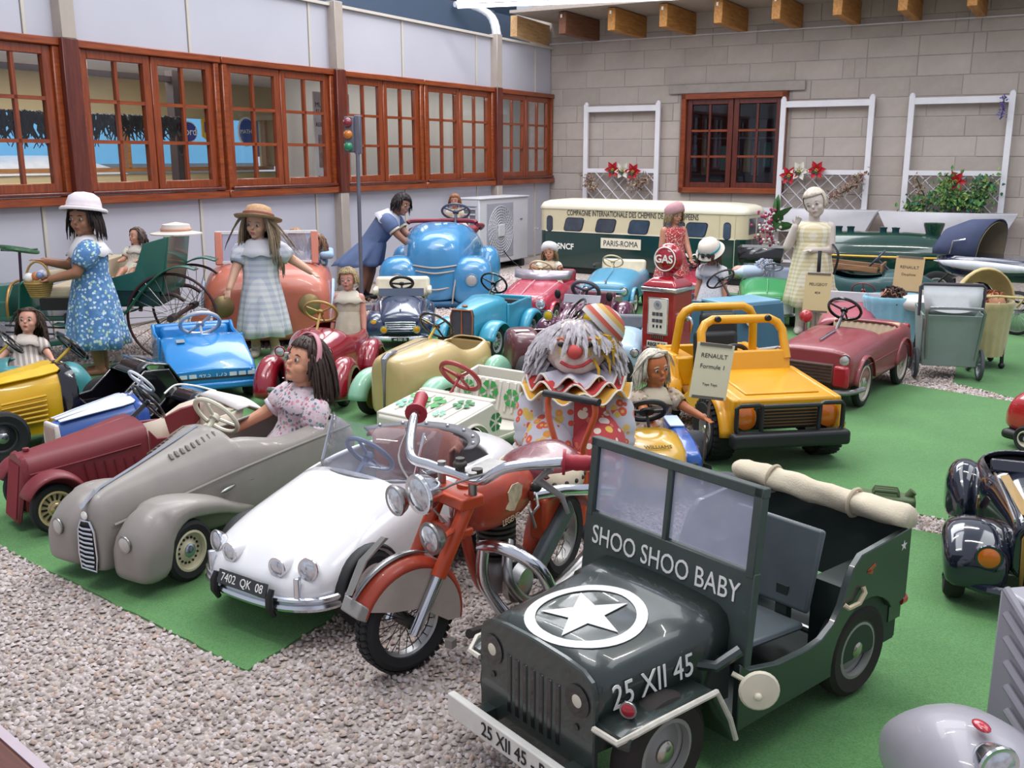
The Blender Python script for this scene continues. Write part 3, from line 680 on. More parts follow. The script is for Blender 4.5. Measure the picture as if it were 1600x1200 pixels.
# ---------------------------------------------------------------- army jeep
def army_jeep():
    t = thing('toy_jeep', 'dark green wooden army jeep with white star on its bonnet', 'jeep', .486, 2.08, -141)
    mg = mat('army_green', '2b3431', .32, coat=.5, var=.12, vs=14, wear=('4b5350', .72, 30), bump=.1)
    mgi = mat('army_green_inside', '232c2a', .5, var=.15); ms = mat('seat_grey', '4a5256', .38, var=.1)
    W = .225; xw = .225; xr = -.36; xf = .565
    side = [(xw+.02, .09), (xw+.02, .235), (xw-.01, .215), (.12, .195), (.02, .193), (-.03, .20), (-.07, .222), (-.095, .255), (-.11, .295), (-.13, .332), (-.16, .356), (xr, .372), (xr, .20)] + arc(-.20, .115, .128, 145, -8, 12)
    for s in (1, -1): G().prism(side, s*W-.008, s*W+.008).build('side_panel', mg, t, bevel=.002, seg=1)
    G().box((xr+.006, 0, .28), (.014, 2*W, .18)).build('tail_panel', mg, t, bevel=.002, seg=1)
    G().box((-.06, 0, .10), (.58, 2*W-.02, .012)).build('floor_board', mgi, t)
    for s in (1, -1): G().box((-.24, s*.175, .19), (.22, .085, .18)).build('wheel_box', mgi, t)
    # seat
    sb = G().box((.0, 0, 0), (.19, .23, .018)).build('seat', ms, t, (.015, .04, .19), (0, R(-4), 0), bevel=.03, seg=3)
    G().box((0, 0, 0), (.016, .24, .19)).build('backrest', ms, t, (-.105, .04, .305), (0, R(-14), 0), bevel=.03, seg=3)
    G().box((-.09, .0, .2), (.02, .03, .12)).box((-.09, .09, .2), (.02, .03, .12)).build('seat_support', mgi, t)
    # bonnet
    def hood(x, w, zt, zb=.14):
        k = .045; return [(x, w, zb), (x, w, zt-k), (x, w-.01, zt-k*.45), (x, w-.035, zt-.006), (x, w*.5, zt), (x, 0, zt+.003), (x, -w*.5, zt), (x, -w+.035, zt-.006), (x, -w+.01, zt-k*.45), (x, -w, zt-k), (x, -w, zb)]
    hx = [(xf-.004, .165, .298), (.5, .17, .305), (.38, .178, .314), (.31, .183, .322), (.305, .187, .328), (xw, .192, .338)]
    g = G(); g.loft([hood(*h) for h in hx], (False, False), closed=False); g.build('bonnet', mg, t, solid=.008, smooth=60)
    gp_ = [(p[1], p[2]) for p in hood(xf, .168, .30, .075)]
    G().prism(gp_, xf-.006, xf+.008, 'yz').build('grille_panel', mg, t, bevel=.003, seg=1)
    for i in range(7):
        G().box((xf+.0085, -.072+i*.024, .178), (.004, .012, .125)).build('grille_slot', m_blk, t, bevel=.004)
    for s in (1, -1):
        G().lathe([(0, 0), (.032, 0), (.032, .003), (0, .003)], 24, Matrix.Translation((xf+.008, s*.125, .232)) @ Matrix.Rotation(R(90), 4, 'Y')).build('lamp_recess', m_blk, t)
        lamp(t, xf+.006, s*.125, .232, .024, m_chrd, mat('lamp_cream', 'cfc8b6', .25, coat=.6), .5)
        G().lathe([(0, 0), (.007, 0), (.007, .003), (0, .003)], 12, Matrix.Translation((xf+.008, s*.123, .178)) @ Matrix.Rotation(R(90), 4, 'Y')).build('lamp_hole', m_blk, t)
    # star emblem painted on the bonnet (follows its slope)
    mw = mat('stencil_white', 'e4e2dd', .55, var=.05, vs=40)
    def on_hood(x, y):
        w = float(np.interp(x, [.31, .38, .5, .561], [.183, .178, .17, .165])); z = float(np.interp(x, [.31, .38, .5, .561], [.322, .314, .305, .298])); k = abs(y)
        return (x, y, z+.0022+(.003*(1-k/(w*.5)) if k < w*.5 else -.006*(k-w*.5)/(w*.5-.035)))
    n = 48; g = G(); g.add([on_hood(.438+r*math.cos(2*PI*i/n), r*math.sin(2*PI*i/n)) for r in (.122, .111, .100) for i in range(n)], [(k*n+i, k*n+(i+1) % n, k*n+n+(i+1) % n, k*n+n+i) for k in (0, 1) for i in range(n)])
    em = g.build('star_emblem', mw, t, smooth=None, solid=.0014, off=0)
    sp = star_pts(.092, .40, 17); g = G(); g.add([on_hood(.438, 0)]+[on_hood(.438+x*.5, y*.5) for x, y in sp]+[on_hood(.438+x, y) for x, y in sp], [(0, 1+i, 1+(i+1) % 10) for i in range(10)]+[(1+i, 1+(i+1) % 10, 11+(i+1) % 10, 11+i) for i in range(10)]); g.build('star', mw, em, smooth=None, solid=.0014, off=0)
    text('lettering', '25 XII 45', .066, mw, t, frame((.43, .1795, .243), (-1, .045, .02), (0, -.1, 1)), .0008, squash=.85)
    # windscreen
    ws = G(); zt = .585; zb = .405; m_f = mat('army_frame', '3a4441', .45, var=.12, vs=20, wear=('5d6461', .66, 40))
    ws.box((0, 0, zt-.010), (.024, 2*W+.02, .02)).box((0, 0, .32), (.022, 2*W+.02, .19))
    for y in (W-.002, -W+.002): ws.box((0, y, (zt+zb)/2), (.024, .02, zt-zb))
    ws.box((0, 0, (zt+zb)/2), (.02, .014, zt-zb))
    lean = Matrix.Translation((xw, 0, .23)) @ Matrix.Rotation(R(-5), 4, 'Y') @ Matrix.Translation((0, 0, -.23))
    ws.v = [V3(lean @ Vector(p)) for p in ws.v]; w_ = ws.build('windscreen_frame', m_f, t, bevel=.002, seg=1)
    for s in (1, -1):
        g = G().box((0, s*(W/2-.003), (zt+zb)/2), (.005, W-.022, zt-zb-.03)); g.v = [V3(lean @ Vector(p)) for p in g.v]
        g.build('pane', glass('jeep_glass', 'e6e8f4', .12, .06, .42), w_, smooth=None)
    text('lettering', 'SHOO SHOO BABY', .060, mw, w_, lean @ frame((.0125, 0, .366), (0, 1, 0), (0, 0, 1)), .0008, squash=.80)
    # bonnet bracket, fenders, bumper
    for s in (1, -1):
        yo = .245 if s > 0 else .215
        g = G(); top = [(.572, .185), (.566, .205), (.545, .212), (.50, .214), (.33, .214), (.285, .14), (.265, .09)]
        g.loft([[(x, s*.165, z) for x, z in top], [(x, s*(yo-.02), z) for x, z in top], [(x-.006*(i < 2), s*yo, z) for i, (x, z) in enumerate(top)]], (False, False), closed=False)
        f = g.build('mudguard', mg, t, solid=.008, smooth=30)
        g = G(); g.tube([(.574, s*.168, .196), (.575, s*(yo-.015), .198)]+[(x, s*(yo+.001), z+.001) for x, z in top[2:]], .006, 6); g.build('white_edge', mat('edge_white', 'c9c3b6', .6, var=.15, vs=40, wear=('5a5a50', .68, 40)), f)
    lp = lamp(t, .525, .205, .232, .016, m_chrd, mat('lamp_red', 'b02334', .2, coat=.6), 1.0, 25, name='marker_lamp')
    G().cyl((.515, .205, .205), (.515, .205, .232), .006, 8).build('lamp_stalk', mg, t)
    G().tube([(.31, .17, .235), (.285, .205, .235), (.24, .225, .262)], .012, 8).build('bonnet_bracket', mg, t)
    mbw = mat('board_white', 'd5d1ca', .6, var=.06, vs=20)
    bp = G().box((.615, .0, .088), (.018, .43, .05)).build('bumper', mbw, t, bevel=.003)
    text('lettering', '25 XII 45 - B', .042, m_txb, bp, frame((.6255, -.0, .088), (0, 1, 0), (0, 0, 1)), .0006, squash=.9)
    for s in (1, -1): G().box((.585, s*.13, .09), (.06, .03, .03)).build('bumper_bracket', mg, t)
    # wheels
    mt = mat('tyre_brown', '2a2322', .8, var=.2, vs=20)
    four(t, .43, -.20, .195, .112, .055, tyre=mt, rim='8f8d8a', hub='b8b2a6', inner=.6)
    axle(t, .43, .18, .112); axle(t, -.2, .18, .112)
    # steering, mirror disc, hooks, rolled canvas
    steer_wheel(t, .135, .335, .065, m_blk, 38, .05, 3, th=.006, length=.13)
    d = G(); d.lathe([(0, -.004), (.038, -.003), (.04, 0), (.036, .005), (0, .009)], 24, Matrix.Translation((.235, .272, .195)) @ Vector((.62, .75, .1)).to_track_quat('Z', 'Y').to_matrix().to_4x4())
    dm = d.build('side_mirror', mat('mirror_cream', 'd9cfb8', .4, var=.08), t)
    G().tube([(.26, .225, .22), (.25, .245, .212), (.238, .262, .196)], .005, 6).ell((.245, .278, .188), .008).build('mirror_arm', mat('mirror_cream', 'd9cfb8'), dm)
    mc = mat('rope_cream', 'c2b191', .7)
    G().tube([(-.10, W+.01, .258), (-.105, W+.018, .252), (-.145, W+.018, .252), (-.165, W+.018, .272), (-.165, W+.012, .282)], .0055, 6).build('door_hook', mc, t)
    G().box((-.20, W+.009, .315), (.03, .002, .008), 0, 0, R(20)).box((-.195, W+.009, .308), (.02, .002, .008), 0, 0, R(-20)).build('orange_mark', mat('mark_orange', 'a4532e', .6), t)
    g = G(); M = frame((-.33, W+.0085, .335), (-1, 0, 0), (0, 0, 1)); g.add([(0, 0, 0)]+[(x, y, 0) for x, y in star_pts(.014)], [(0, 1+i, 1+(i+1) % 10) for i in range(10)], M); g.build('small_star', mw, t, smooth=None)
    for s in (1, -1): G().box((-.34, s*.2, .17), (.05, .04, .05)).build('tail_bracket', mg, t)
    G().lathe([(0, 0), (.016, 0), (.016, .02), (0, .02)], 14, Matrix.Translation((-.365, .21, .185)) @ Matrix.Rotation(R(-90), 4, 'Y')).build('tail_lamp', mat('lamp_red', 'b02334', .2, coat=.6), t)
    jc = thing('canvas_roll', 'rolled cream canvas lying along the tail of the army jeep', 'canvas', t.location.x, t.location.y, -141, .376)
    g = G(); rr = random.Random(4); rings = []
    for i in range(26):
        y = -.245+.49*i/25; a = []
        for j in range(20):
            an = 2*PI*j/20; r = .029*(1+.10*math.sin(3*an+i*.35)+.06*math.sin(i*1.3+an)+rr.uniform(-.03, .03)) * (.8 if i in (0, 25) else 1)
            a.append((-.335+r*1.1*math.cos(an), y, .029+r*math.sin(an)*.95))
        rings.append(a)
    g.loft(rings); g.build('roll', mat('canvas_cream', 'c9bda6', .9, var=.12, vs=10, bump=.5, bs=220), jc, smooth=80)
    for y in (-.13, .10):
        g = G(); g.torus((-.335, y, .029), .0325, .005, 24, 6, Matrix.Rotation(R(90), 3, 'X')); g.build('strap', mat('canvas_strap', 'b9ab92', .9), jc)
army_jeep()
# ---------------------------------------------------------------- white pedal car with windscreen
def white_car():
    t = thing('pedal_car', 'white convertible pedal car with clear windscreen and twin bullet lamps', 'pedal car', -.401, 2.748, -124)
    t.scale = (1.025,)*3
    mw = paint('white', 'e2e0e2', .22, .8, var=.02)
    keys = [(.475, .03, .10, .135, 2.2, 4), (.46, .15, .085, .165, 2.4, 4), (.40, .205, .07, .212, 2.5, 5), (.30, .222, .065, .258, 2.6, 5), (.16, .228, .065, .297, 2.8, 5), (.04, .23, .065, .325, 3, 5),
            (-.10, .232, .065, .335, 3.4, 5), (-.24, .228, .065, .335, 3.4, 5), (-.38, .212, .07, .328, 3.2, 5), (-.49, .18, .085, .30, 2.8, 4), (-.535, .12, .11, .25, 2.4, 4)]
    b = shell(t, 'body', keys, mw, 40, 44, opening=(-.30, .075, 48), solid=.01)
    ml = mat('leather_brown', '8f5f57', .45, var=.1, vs=20); mg = mat('tonneau_grey', '5d5b60', .6)
    # quilted seat wrapping round the rear of the cockpit
    st = G()
    rings = []
    for i in range(33):
        a = R(100+160*i/32); rib = 1-.035*abs(math.sin(i*PI/4)); cx, cy = -.135, 0
        rx, ry = .168*rib, .178*rib
        prof = [(1.0, .335), (.93, .35), (.84, .335), (.80, .27), (.76, .19)]
        rings.append([(cx+rx*k*math.cos(a), cy+ry*k*math.sin(a), z) for k, z in prof])
    st.loft(rings, (False, False), closed=False); st.build('backrest', ml, t, solid=.008, off=0, smooth=80)
    G().box((-.12, 0, .17), (.22, .3, .05)).build('seat', mat('cushion_pale', 'b9b2bb', .6), t, bevel=.02, seg=3)
    g = G(); rings = []
    for i in range(25):
        a = R(100+160*i/24); rings.append([(-.15+.165*k*math.cos(a)-(.03 if k > 1 else 0)*abs(math.cos(a)), .185*k*math.sin(a), z) for k, z in ((1.0, .344), (1.14, .349))])
    g.loft(rings, (False, False), closed=False); tn = g.build('tonneau', mg, t, solid=.005, off=0)
    for i in range(7): a = R(115+130*i/6); G().ell((-.15+(.177)*math.cos(a)-.015*abs(math.cos(a)), .198*math.sin(a), .352), .006, 8, 6).build('press_stud', m_chr, tn)
    # windscreen in three flat faces
    mgz = glass('acrylic', 'f2f4f8', .07, .02, .05)
    base = [(.105-.11*(abs(u)**2.4), .205*u, .310-.008*abs(u)) for u in np.linspace(-1, 1, 13)]; up = Vector((-.06, 0, .145))
    g = G(); g.loft([[Vector(p), Vector(p)+up*(.95 if 0 < i < 12 else .86)] for i, p in enumerate(base)], (False, False), closed=False); g.build('windscreen', mgz, t, solid=.003, off=0)
    for i in (1, 11):
        a = Vector(base[i]); G().tube([a+up*.05, a+up*.88], .004, 6).build('screen_strip', m_chr, t)
    g = G(); g.tube([Vector(p)+Vector((0, 0, .002)) for p in base], .004, 6); g.build('screen_base', m_chrd, t)
    G().tube([(.0, .19, .325), (-.05, .215, .328)], .006, 6).build('door_handle', m_chrd, t)
    steer_wheel(t, .015, .35, .072, mat('wheel_slate', '6f7690', .4), 40, -.0, 2, th=.007)
    # lamps
    for s in (1, -1):
        lamp(t, .428, s*.166, .192, .028, m_chr, None, .9, s*12, -6)
        p = G(); p.lathe([(0, -.085), (.012, -.07), (.022, -.04), (.027, 0), (.026, .012)], 20, Matrix.Translation((.445, s*.085, .187)) @ Euler((0, R(90), R(s*4))).to_matrix().to_4x4()); o = p.build('lamp_pod', mw, t)
        q_ = lamp(t, .454, s*.086, .186, .026, m_chr, None, .3, s*4); 
    # bumper with overriders and plate
    path = [(.36, -.232, .105), (.43, -.20, .102), (.475, -.12, .10), (.488, 0, .10), (.475, .12, .10), (.43, .20, .102), (.36, .232, .105)]
    g = G(); pp = curve3(path, 30)
    for dz, r in ((.0, .011), (.018, .008)): g.tube([(p[0], p[1], p[2]+dz) for p in pp], r, 8)
    bm_ = g.build('bumper', m_chr, t)
    for s in (1, -1): G().tube([(.487, s*.10, .145), (.497, s*.10, .125), (.498, s*.1, .1), (.485, s*.1, .075)], [.007, .01, .01, .007], 8).build('overrider', m_blkp, t)
    for s in (1, -1): G().box((.455, s*.155, .15), (.018, .014, .055), s*R(18)).build('side_bar', m_chr, t, bevel=.003)
    plate(t, (.492, 0, .138), (0, 1, 0), (-.35, 0, 1), .175, .036, '7402  QK  08', m_blk, m_txw, .030)
    for s in (1, -1):
        fender(t, .275, s*.220, .10, .112, .032, -12, 192, mat('arch_gap_shade', '1a1a1c', .6), crown=.06, name='wheel_arch')  # dark ring painted in for the shaded gap around the tyre
        wheel(t, .275, s*.218, .1, .04, s, rim='b9b0ae', hub='c9c6c4', inner=.66)
        wheel(t, -.30, s*.20, .1, .04, s, rim='b9b0ae', hub='c9c6c4', inner=.66)
    axle(t, .275, .2, .1); axle(t, -.3, .2, .1)
white_car()
# ---------------------------------------------------------------- grey roadster with pointed bonnet
def grey_car():
    t = thing('pedal_car', 'worn beige-grey pedal car with long pointed bonnet and chrome grille', 'pedal car', -1.005, 2.925, -120)
    t.scale = (.95, .98, 1.02)
    mg = paint('putty_grey', '8d8680', .42, .15, var=.08, vs=8, wear=('6e625e', .7, 7))
    keys = [(.385, .02, .07, .20, 2, 4, .12), (.375, .05, .055, .245, 2.2, 5, .13), (.33, .062, .05, .275, 2.1, 5, .14), (.2, .085, .06, .305, 2.0, 5, .16), (.05, .125, .07, .342, 2.0, 5, .19), (-.05, .155, .07, .368, 2.1, 5, .22),
            (-.12, .172, .07, .36, 2.4, 5, .25), (-.28, .182, .07, .318, 3.0, 5, .24), (-.48, .18, .07, .322, 3, 5, .24), (-.66, .15, .08, .29, 2.6, 5, .2), (-.73, .08, .1, .22, 2.2, 4, .16)]
    shell(t, 'body', keys, mg, 40, 46, opening=(-.60, -.09, 44), solid=.008)
    for s in (1, -1):
        pod(t, [(.375, .035, .07, .13, 2), (.365, .066, .045, .175, 2.3), (.32, .078, .035, .222, 2.3), (.282, .08, .05, .238, 2.3), (.262, .08, .135, .242, 2.3), (.21, .078, .178, .243, 2.2), (.14, .07, .172, .232, 2.2), (.04, .055, .15, .2, 2.2), (-.05, .035, .12, .155, 2.2), (-.13, .018, .115, .13, 2)], s*.145, mg)
        lamp(t, .378, s*.145, .155, .024, m_chrd, mat('lens_frost', 'b8b4ae', .3, coat=.6), .5, s*4)
        wheel(t, .195, s*.192, .09, .045, s, rim='cfc5a8', hub='a8b4c4', style='holes', inner=.66)
        wheel(t, -.5, s*.175, .09, .045, s, rim='cfc5a8', hub='a8b4c4', style='holes', inner=.66)
        for x in (-.01, -.13): G().ell((x, s*.166, .215-(x+.13)*.05), (.034, .006, .007), 12, 8, rotm(0, 8, 0)).build('side_flash', m_chrd, t)
        g = G(); g.tube([(x, s*w, z) for x, w, z in spline([(.34, .064, .185), (.2, .092, .205), (.05, .131, .232), (-.1, .172, .26), (-.4, .183, .275), (-.62, .165, .27)], 16)], .004, 6); g.build('waist_bead', mg, t)
        g = G()
        for i in range(9): g.box((.10-i*.02, s*(.046+i*.003), .318+i*.0045), (.012, .02, .004), 0, R(-s*35), R(-15))
        g.build('louvres', mat('louvre_dark', '6e6660', .6), t)
    axle(t, .195, .17, .09); axle(t, -.5, .17, .09)
    g = G(); g.tube([(x, 0, z) for x, z in ((.385, .248), (.33, .279), (.2, .309), (.05, .346), (-.055, .372))], .0042, 6); g.build('bonnet_strip', m_chr, t)
    G().loft([[(.40, 0, .236), (.397, .008, .242), (.394, 0, .252), (.397, -.008, .242)], [(.34, 0, .268), (.345, .003, .272), (.35, 0, .282), (.345, -.003, .272)]]).build('bonnet_mascot', m_chr, t)
    G().ell((.391, 0, .216), (.006, .012, .012), 12, 8).build('badge', m_txw, t)
    # grille: a vertical opening with chrome bars
    G().prism([(-.030, .06), (.030, .06), (.036, .10), (.032, .17), (.018, .196), (-.018, .196), (-.032, .17), (-.036, .10)], .384, .389, 'yz').build('grille_back', m_blkp, t)
    for i in range(9):
        w = .030 if 0 < i < 8 else .026; G().tube([(.392-.00*i, -w, .072+i*.0135), (.399, 0, .073+i*.0135), (.392, w, .072+i*.0135)], .0038, 6).build('grille_bar', m_chr, t)
    g = G(); g.tube([(.39, y, z) for y, z in ((-.032, .058), (.032, .058), (.039, .10), (.034, .172), (.018, .2), (-.018, .2), (-.034, .172), (-.039, .10))], .0035, 6, closed=True); g.build('grille_frame', m_chr, t)
    steer_wheel(t, -.14, .385, .078, mat('ivory', 'd3cdb8', .35), 38, 0, 3, th=.0075, rot=60)
    G().box((-.42, 0, .18), (.3, .28, .03)).build('seat', mat('seat_dark', '4b4644', .6), t, bevel=.01)
grey_car()
# ---------------------------------------------------------------- maroon vintage car, cream hood folded back
def maroon_car():
    t = thing('pedal_car', 'matt maroon vintage pedal car with cream leather cockpit and black steering wheel', 'pedal car', -1.353, 3.346, -138)
    t.scale = (.87, 1.05, .93)
    mr = paint('matt_maroon', '74222a', .5, .1, var=.08, wear=('8c3a3c', .72, 9)); mrg = mat('maroon_grille', '8a2c34', .55)
    def sec(x, w, z1, z0=.07, k=.05):
        return [(x, w, z0), (x, w, z1-k), (x, w-.012, z1-k*.35), (x, w-.04, z1-.004), (x, 0, z1+.006), (x, -w+.04, z1-.004), (x, -w+.012, z1-k*.35), (x, -w, z1-k), (x, -w, z0)]
    g = G(); g.loft([sec(.42, .068, .262), (sec(.30, .08, .277)), sec(.15, .1, .297), sec(.02, .118, .32), sec(-.03, .124, .326)], (True, True)); bd = g.build('bonnet', mr, t, smooth=50)
    for s in (1, -1):
        for i in range(6): G().box((.20-i*.036, s*(.095+i*.0045), .165), (.004, .008, .10), s*R(-9), 0, R(10)).build('louvre', mr, t)
        G().tube([(.40, s*.076, .205), (.2, s*.0975, .228), (.0, s*.1225, .255)], .003, 6).build('bead', mr, t)
    # raked radiator
    G().loft([[(.455, -.055, .03), (.455, .055, .03), (.425, .066, .235), (.42, .05, .258), (.42, -.05, .258), (.425, -.066, .235)], [(.44, -.06, .03), (.44, .06, .03), (.40, .071, .237), (.40, .055, .264), (.40, -.055, .264), (.40, -.071, .237)]]).build('radiator', mr, t, bevel=.004)
    for i in range(14): G().tube([(.459, -.048+i*.0074, .04), (.427, -.048+i*.0074, .235)], .002, 4).build('radiator_rib', mrg, t)
    # tub with cream lining
    out = [(-.03, .07), (-.03, .305), (-.06, .27), (-.2, .262), (-.3, .29), (-.40, .30), (-.47, .26), (-.49, .18), (-.46, .08)]
    for s in (1, -1): G().prism(out, s*.13-.006, s*.13+.006).build('side_panel', mr, t, bevel=.004)
    mc = mat('lining_cream', 'cdbfae', .65, var=.08, vs=8)
    g = G(); g.loft([[(x, y, z) for x, z in ((-.40, .30), (-.475, .255), (-.49, .17), (-.46, .08))] for y in (-.13, -.08, 0, .08, .13)], (False, False), closed=False); g.build('tail', mr, t, solid=.008, off=0, smooth=70)
    g = G(); g.loft([[(x, y, z) for x, z in ((-.05, .12), (-.30, .11), (-.38, .2), (-.385, .315+.01*math.cos(y*60)), (-.42, .32))] for y in (-.12, -.08, -.04, 0, .04, .08, .12)], (False, False), closed=False); g.build('lining', mc, t, solid=.006, off=0, smooth=60)
    for s in (1, -1):
        g = G(); g.loft([[(-.05, s*.122, .13), (-.05, s*.122, .25)], [(-.2, s*.12, .12), (-.2, s*.124, .262)], [(-.3, s*.115, .12), (-.3, s*.137, .305)], [(-.42, s*.11, .2), (-.43, s*.14, .325)]], (False, False), closed=False); g.build('side_lining', mc, t, solid=.005, off=0)
    g = G(); rings = []
    for i in range(13):
        y = -.15+.3*i/12; c = math.cos(i/12*PI-PI/2); rings.append([(-.40, y, .325+.006*c), (-.45, y*1.02, .335+.012*c), (-.52, y*.9, .305+.02*c), (-.53, y*.85, .285)])
    g.loft(rings, (False, False), closed=False); g.build('folded_cover', mat('cover_white', 'd2cbc8', .7, var=.06), t, solid=.008, off=0, smooth=80)
    for s in (1, -1):
        fender(t, .345, s*.135, .10, .118, .09, 25, 150, mr, crown=.12)
        G().loft([[(.245, s*.09, .155), (.245, s*.18, .155)], [(.18, s*.10, .115), (.18, s*.18, .115)], [(.10, s*.11, .09), (.1, s*.18, .09)], [(-.3, s*.12, .085), (-.3, s*.18, .085)]], (False, False), closed=False).build('running_board', mr, t, solid=.006, off=0)
        wheel(t, .345, s*.135, .09, .04, s, rim='c9b487', hub='b9a67c', style='slots', inner=.72)
        wheel(t, -.36, s*.165, .09, .04, s, rim='c9b487', hub='b9a67c', style='slots', inner=.72)
        fender(t, -.36, s*.165, .09, .115, .08, 20, 170, mr, crown=.14)
    axle(t, .345, .13, .09); axle(t, -.36, .15, .09)
    steer_wheel(t, -.10, .375, .08, m_blk, 35, 0, 4, th=.006, length=.16)
    G().lathe([(0, 0), (.012, 0), (.012, .008), (0, .01)], 12, Matrix.Translation((.38, 0, .272))).build('filler_cap', mr, t)
maroon_car()
# ---------------------------------------------------------------- red motorcycle
def motorcycle():
    t = thing('toy_motorcycle', 'worn red child motorcycle with chrome headlamp and fringed saddle on the gravel', 'motorcycle', .0, 2.479, -121)
    mr = paint('moto_red', 'a23a22', .4, .25, var=.12, vs=20, wear=('c9b8a8', .70, 26)); mo = paint('moto_orange', 'b8431c', .4, .2, var=.1, vs=20, wear=('7a4a38', .70, 30))
    mi = mat('iron_worn', '4a4642', .55, metal=.6, var=.2, vs=20); mal = mat('alloy_dull', '8e8b88', .45, metal=.7, var=.15, vs=20)
    # frame is leaned slightly and the fork turned towards the rider's left
    fx, r = .41, .125
    K = Matrix.Translation((.235, 0, .0)) @ Matrix.Rotation(R(-18), 4, 'Z') @ Matrix.Translation((-.235, 0, 0))
    def bk(g, name, m, par=None, **k):
        g.v = [V3(K @ Vector(p)) for p in g.v]; return g.build(name, m, par or t, **k)
    # front wheel
    g = G(); h = .026
    g.lathe([(r*.70, -h*.8), (r*.86, -h), (r*.96, -h*.75), (r, -h*.3), (r, h*.3), (r*.96, h*.75), (r*.86, h), (r*.70, h*.8), (r*.70, -h*.8)], 40, Matrix.Translation((fx, 0, r)) @ RX)
    w = bk(g, 'wheel', m_rub)
    g = G()
    for i in range(44):
        a = 2*PI*i/44
        for s in (-1, 1): g.box((fx+r*1.0*math.cos(a), s*.011, r+r*math.sin(a)), (.006, .02, .012), 0, R(s*25), -a+R(90)*0)
    bk(g, 'tread', m_rub, w)
    g = G(); g.lathe([(r*.71, -h*.6), (r*.66, -h*.4), (r*.66, h*.4), (r*.71, h*.6), (r*.71, -h*.6)], 40, Matrix.Translation((fx, 0, r)) @ RX); bk(g, 'rim', m_chrd, w)
    g = G()
    for i in range(24):
        a = 2*PI*i/24; g.tube([(fx, .015*(-1)**i, r), (fx+r*.67*math.cos(a), 0, r+r*.67*math.sin(a))], .0013, 4)
    g.lathe([(0, -.03), (.016, -.03), (.016, .03), (0, .03)], 14, Matrix.Translation((fx, 0, r)) @ RX); bk(g, 'spokes', mi, w)
    g = G(); g.cyl((fx, -.06, r), (fx, .06, r), .009, 10); bk(g, 'axle', m_chrd)
    # deep mudguard with cream side valance and chrome crest
    def guard(rad, wd, a0, a1, m, name, par=None, crown=.16):
        rings = []
        for i in range(23):
            a = R(a0+(a1-a0)*i/22); ring = []
            for j in range(9):
                u = -1+j/4; k = rad-rad*crown*.8*abs(u)**2.5; ring.append((fx+k*math.cos(a), u*wd/2, r+k*math.sin(a)))
            rings.append(ring)
        g = G(); g.loft(rings, (False, False), closed=False); return bk(g, name, m, par, solid=.004, off=0, smooth=70)
    f = guard(.158, .075, 22, 190, mr, 'mudguard')
    for s in (1, -1):
        g = G(); pts = [(fx+.137*math.cos(R(a)), r+.137*math.sin(R(a))) for a in range(30, 196, 8)]+[(fx-.10, r-.02), (fx-.02, r+.035), (fx+.06, r+.05)]
        g.prism(pts, s*.036-.002, s*.036+.002); bk(g, 'valance', mat('valance_cream', 'a79a90', .5, var=.1, vs=12), f)
    g = G(); g.tube([(fx+.166*math.cos(R(a)), 0, r+.166*math.sin(R(a))) for a in range(30, 120, 6)], [.004+.006*math.sin(PI*i/14) for i in range(15)], 8, flat=.7); bk(g, 'guard_crest', m_chrd, f)
    g = G(); g.loft([[(fx+.158, 0, r+.11), (fx+.150, .012, r+.11), (fx+.14, 0, r+.11), (fx+.150, -.012, r+.11)], [(fx+.122, 0, r+.185), (fx+.11, .012, r+.182), (fx+.098, 0, r+.175), (fx+.11, -.012, r+.182)], [(fx+.06, 0, r+.225), (fx+.05, .003, r+.22), (fx+.04, 0, r+.215), (fx+.05, -.003, r+.22)]]); bk(g, 'eagle_mascot', mat('tip_alu', '8f8c88'), f)
    g = G(); g.prism([(fx+.155, r+.062), (fx+.128, r+.045), (fx+.118, r+.075), (fx+.14, r+.095)], -.036, .036); bk(g, 'guard_tip', mat('tip_alu', '8f8c88', .5, metal=.5, bump=.3), f, bevel=.004)
    # fork legs: red uppers, chrome sliders
    for s in (1, -1):
        a, b_ = Vector((fx, s*.05, r)), Vector((.25, s*.055, .41))
        g = G(); g.tube([a.lerp(b_, -.06), a.lerp(b_, .42)], .0145, 12); bk(g, 'fork_slider', m_chr)
        g = G(); g.tube([a.lerp(b_, .38), a.lerp(b_, 1.0)], .0185, 12); bk(g, 'fork_tube', mo)
    g = G().box((.26, 0, .40), (.07, .15, .03)).box((.275, 0, .325), (.05, .13, .02)); bk(g, 'fork_yoke', mo, bevel=.005)
    g = G(); g.tube([(.225, 0, .42), (.24, 0, .33), (.25, 0, .29)], .02, 12); bk(g, 'steering_head', mo)
    # lamps
    def bl_(x, y, z, rr, d, yaw=0):
        M = K @ Matrix.Translation((x, y, z)) @ Euler((0, R(94), R(yaw))).to_matrix().to_4x4()
        g = G(); g.lathe([(0, -rr*1.2*d), (rr*.5, -rr*1.05*d), (rr*.85, -rr*.55*d), (rr, -rr*.1), (rr*1.06, 0), (rr*1.02, rr*.14), (rr*.88, rr*.12)], 28, M); o = g.build('headlamp', m_chr if d > .9 else m_chrd, t)
        k = G(); k.lathe([(rr*.92, rr*.06), (rr*.7, rr*.2), (rr*.35, rr*.3), (0, rr*.34)], 24, M); k.build('lens', m_lens, o)
    bl_(.36, 0, .425, .048, 1.0); bl_(.37, -.085, .39, .037, .8); bl_(.385, .075, .345, .037, .8)
    g = G(); g.tube([(.30, -.03, .38), (.35, -.07, .385)], .007, 8); bk(g, 'lamp_bracket', mo)
    g = G(); g.tube([(.29, .05, .34), (.35, .075, .34)], .007, 8); bk(g, 'lamp_bracket', mo)
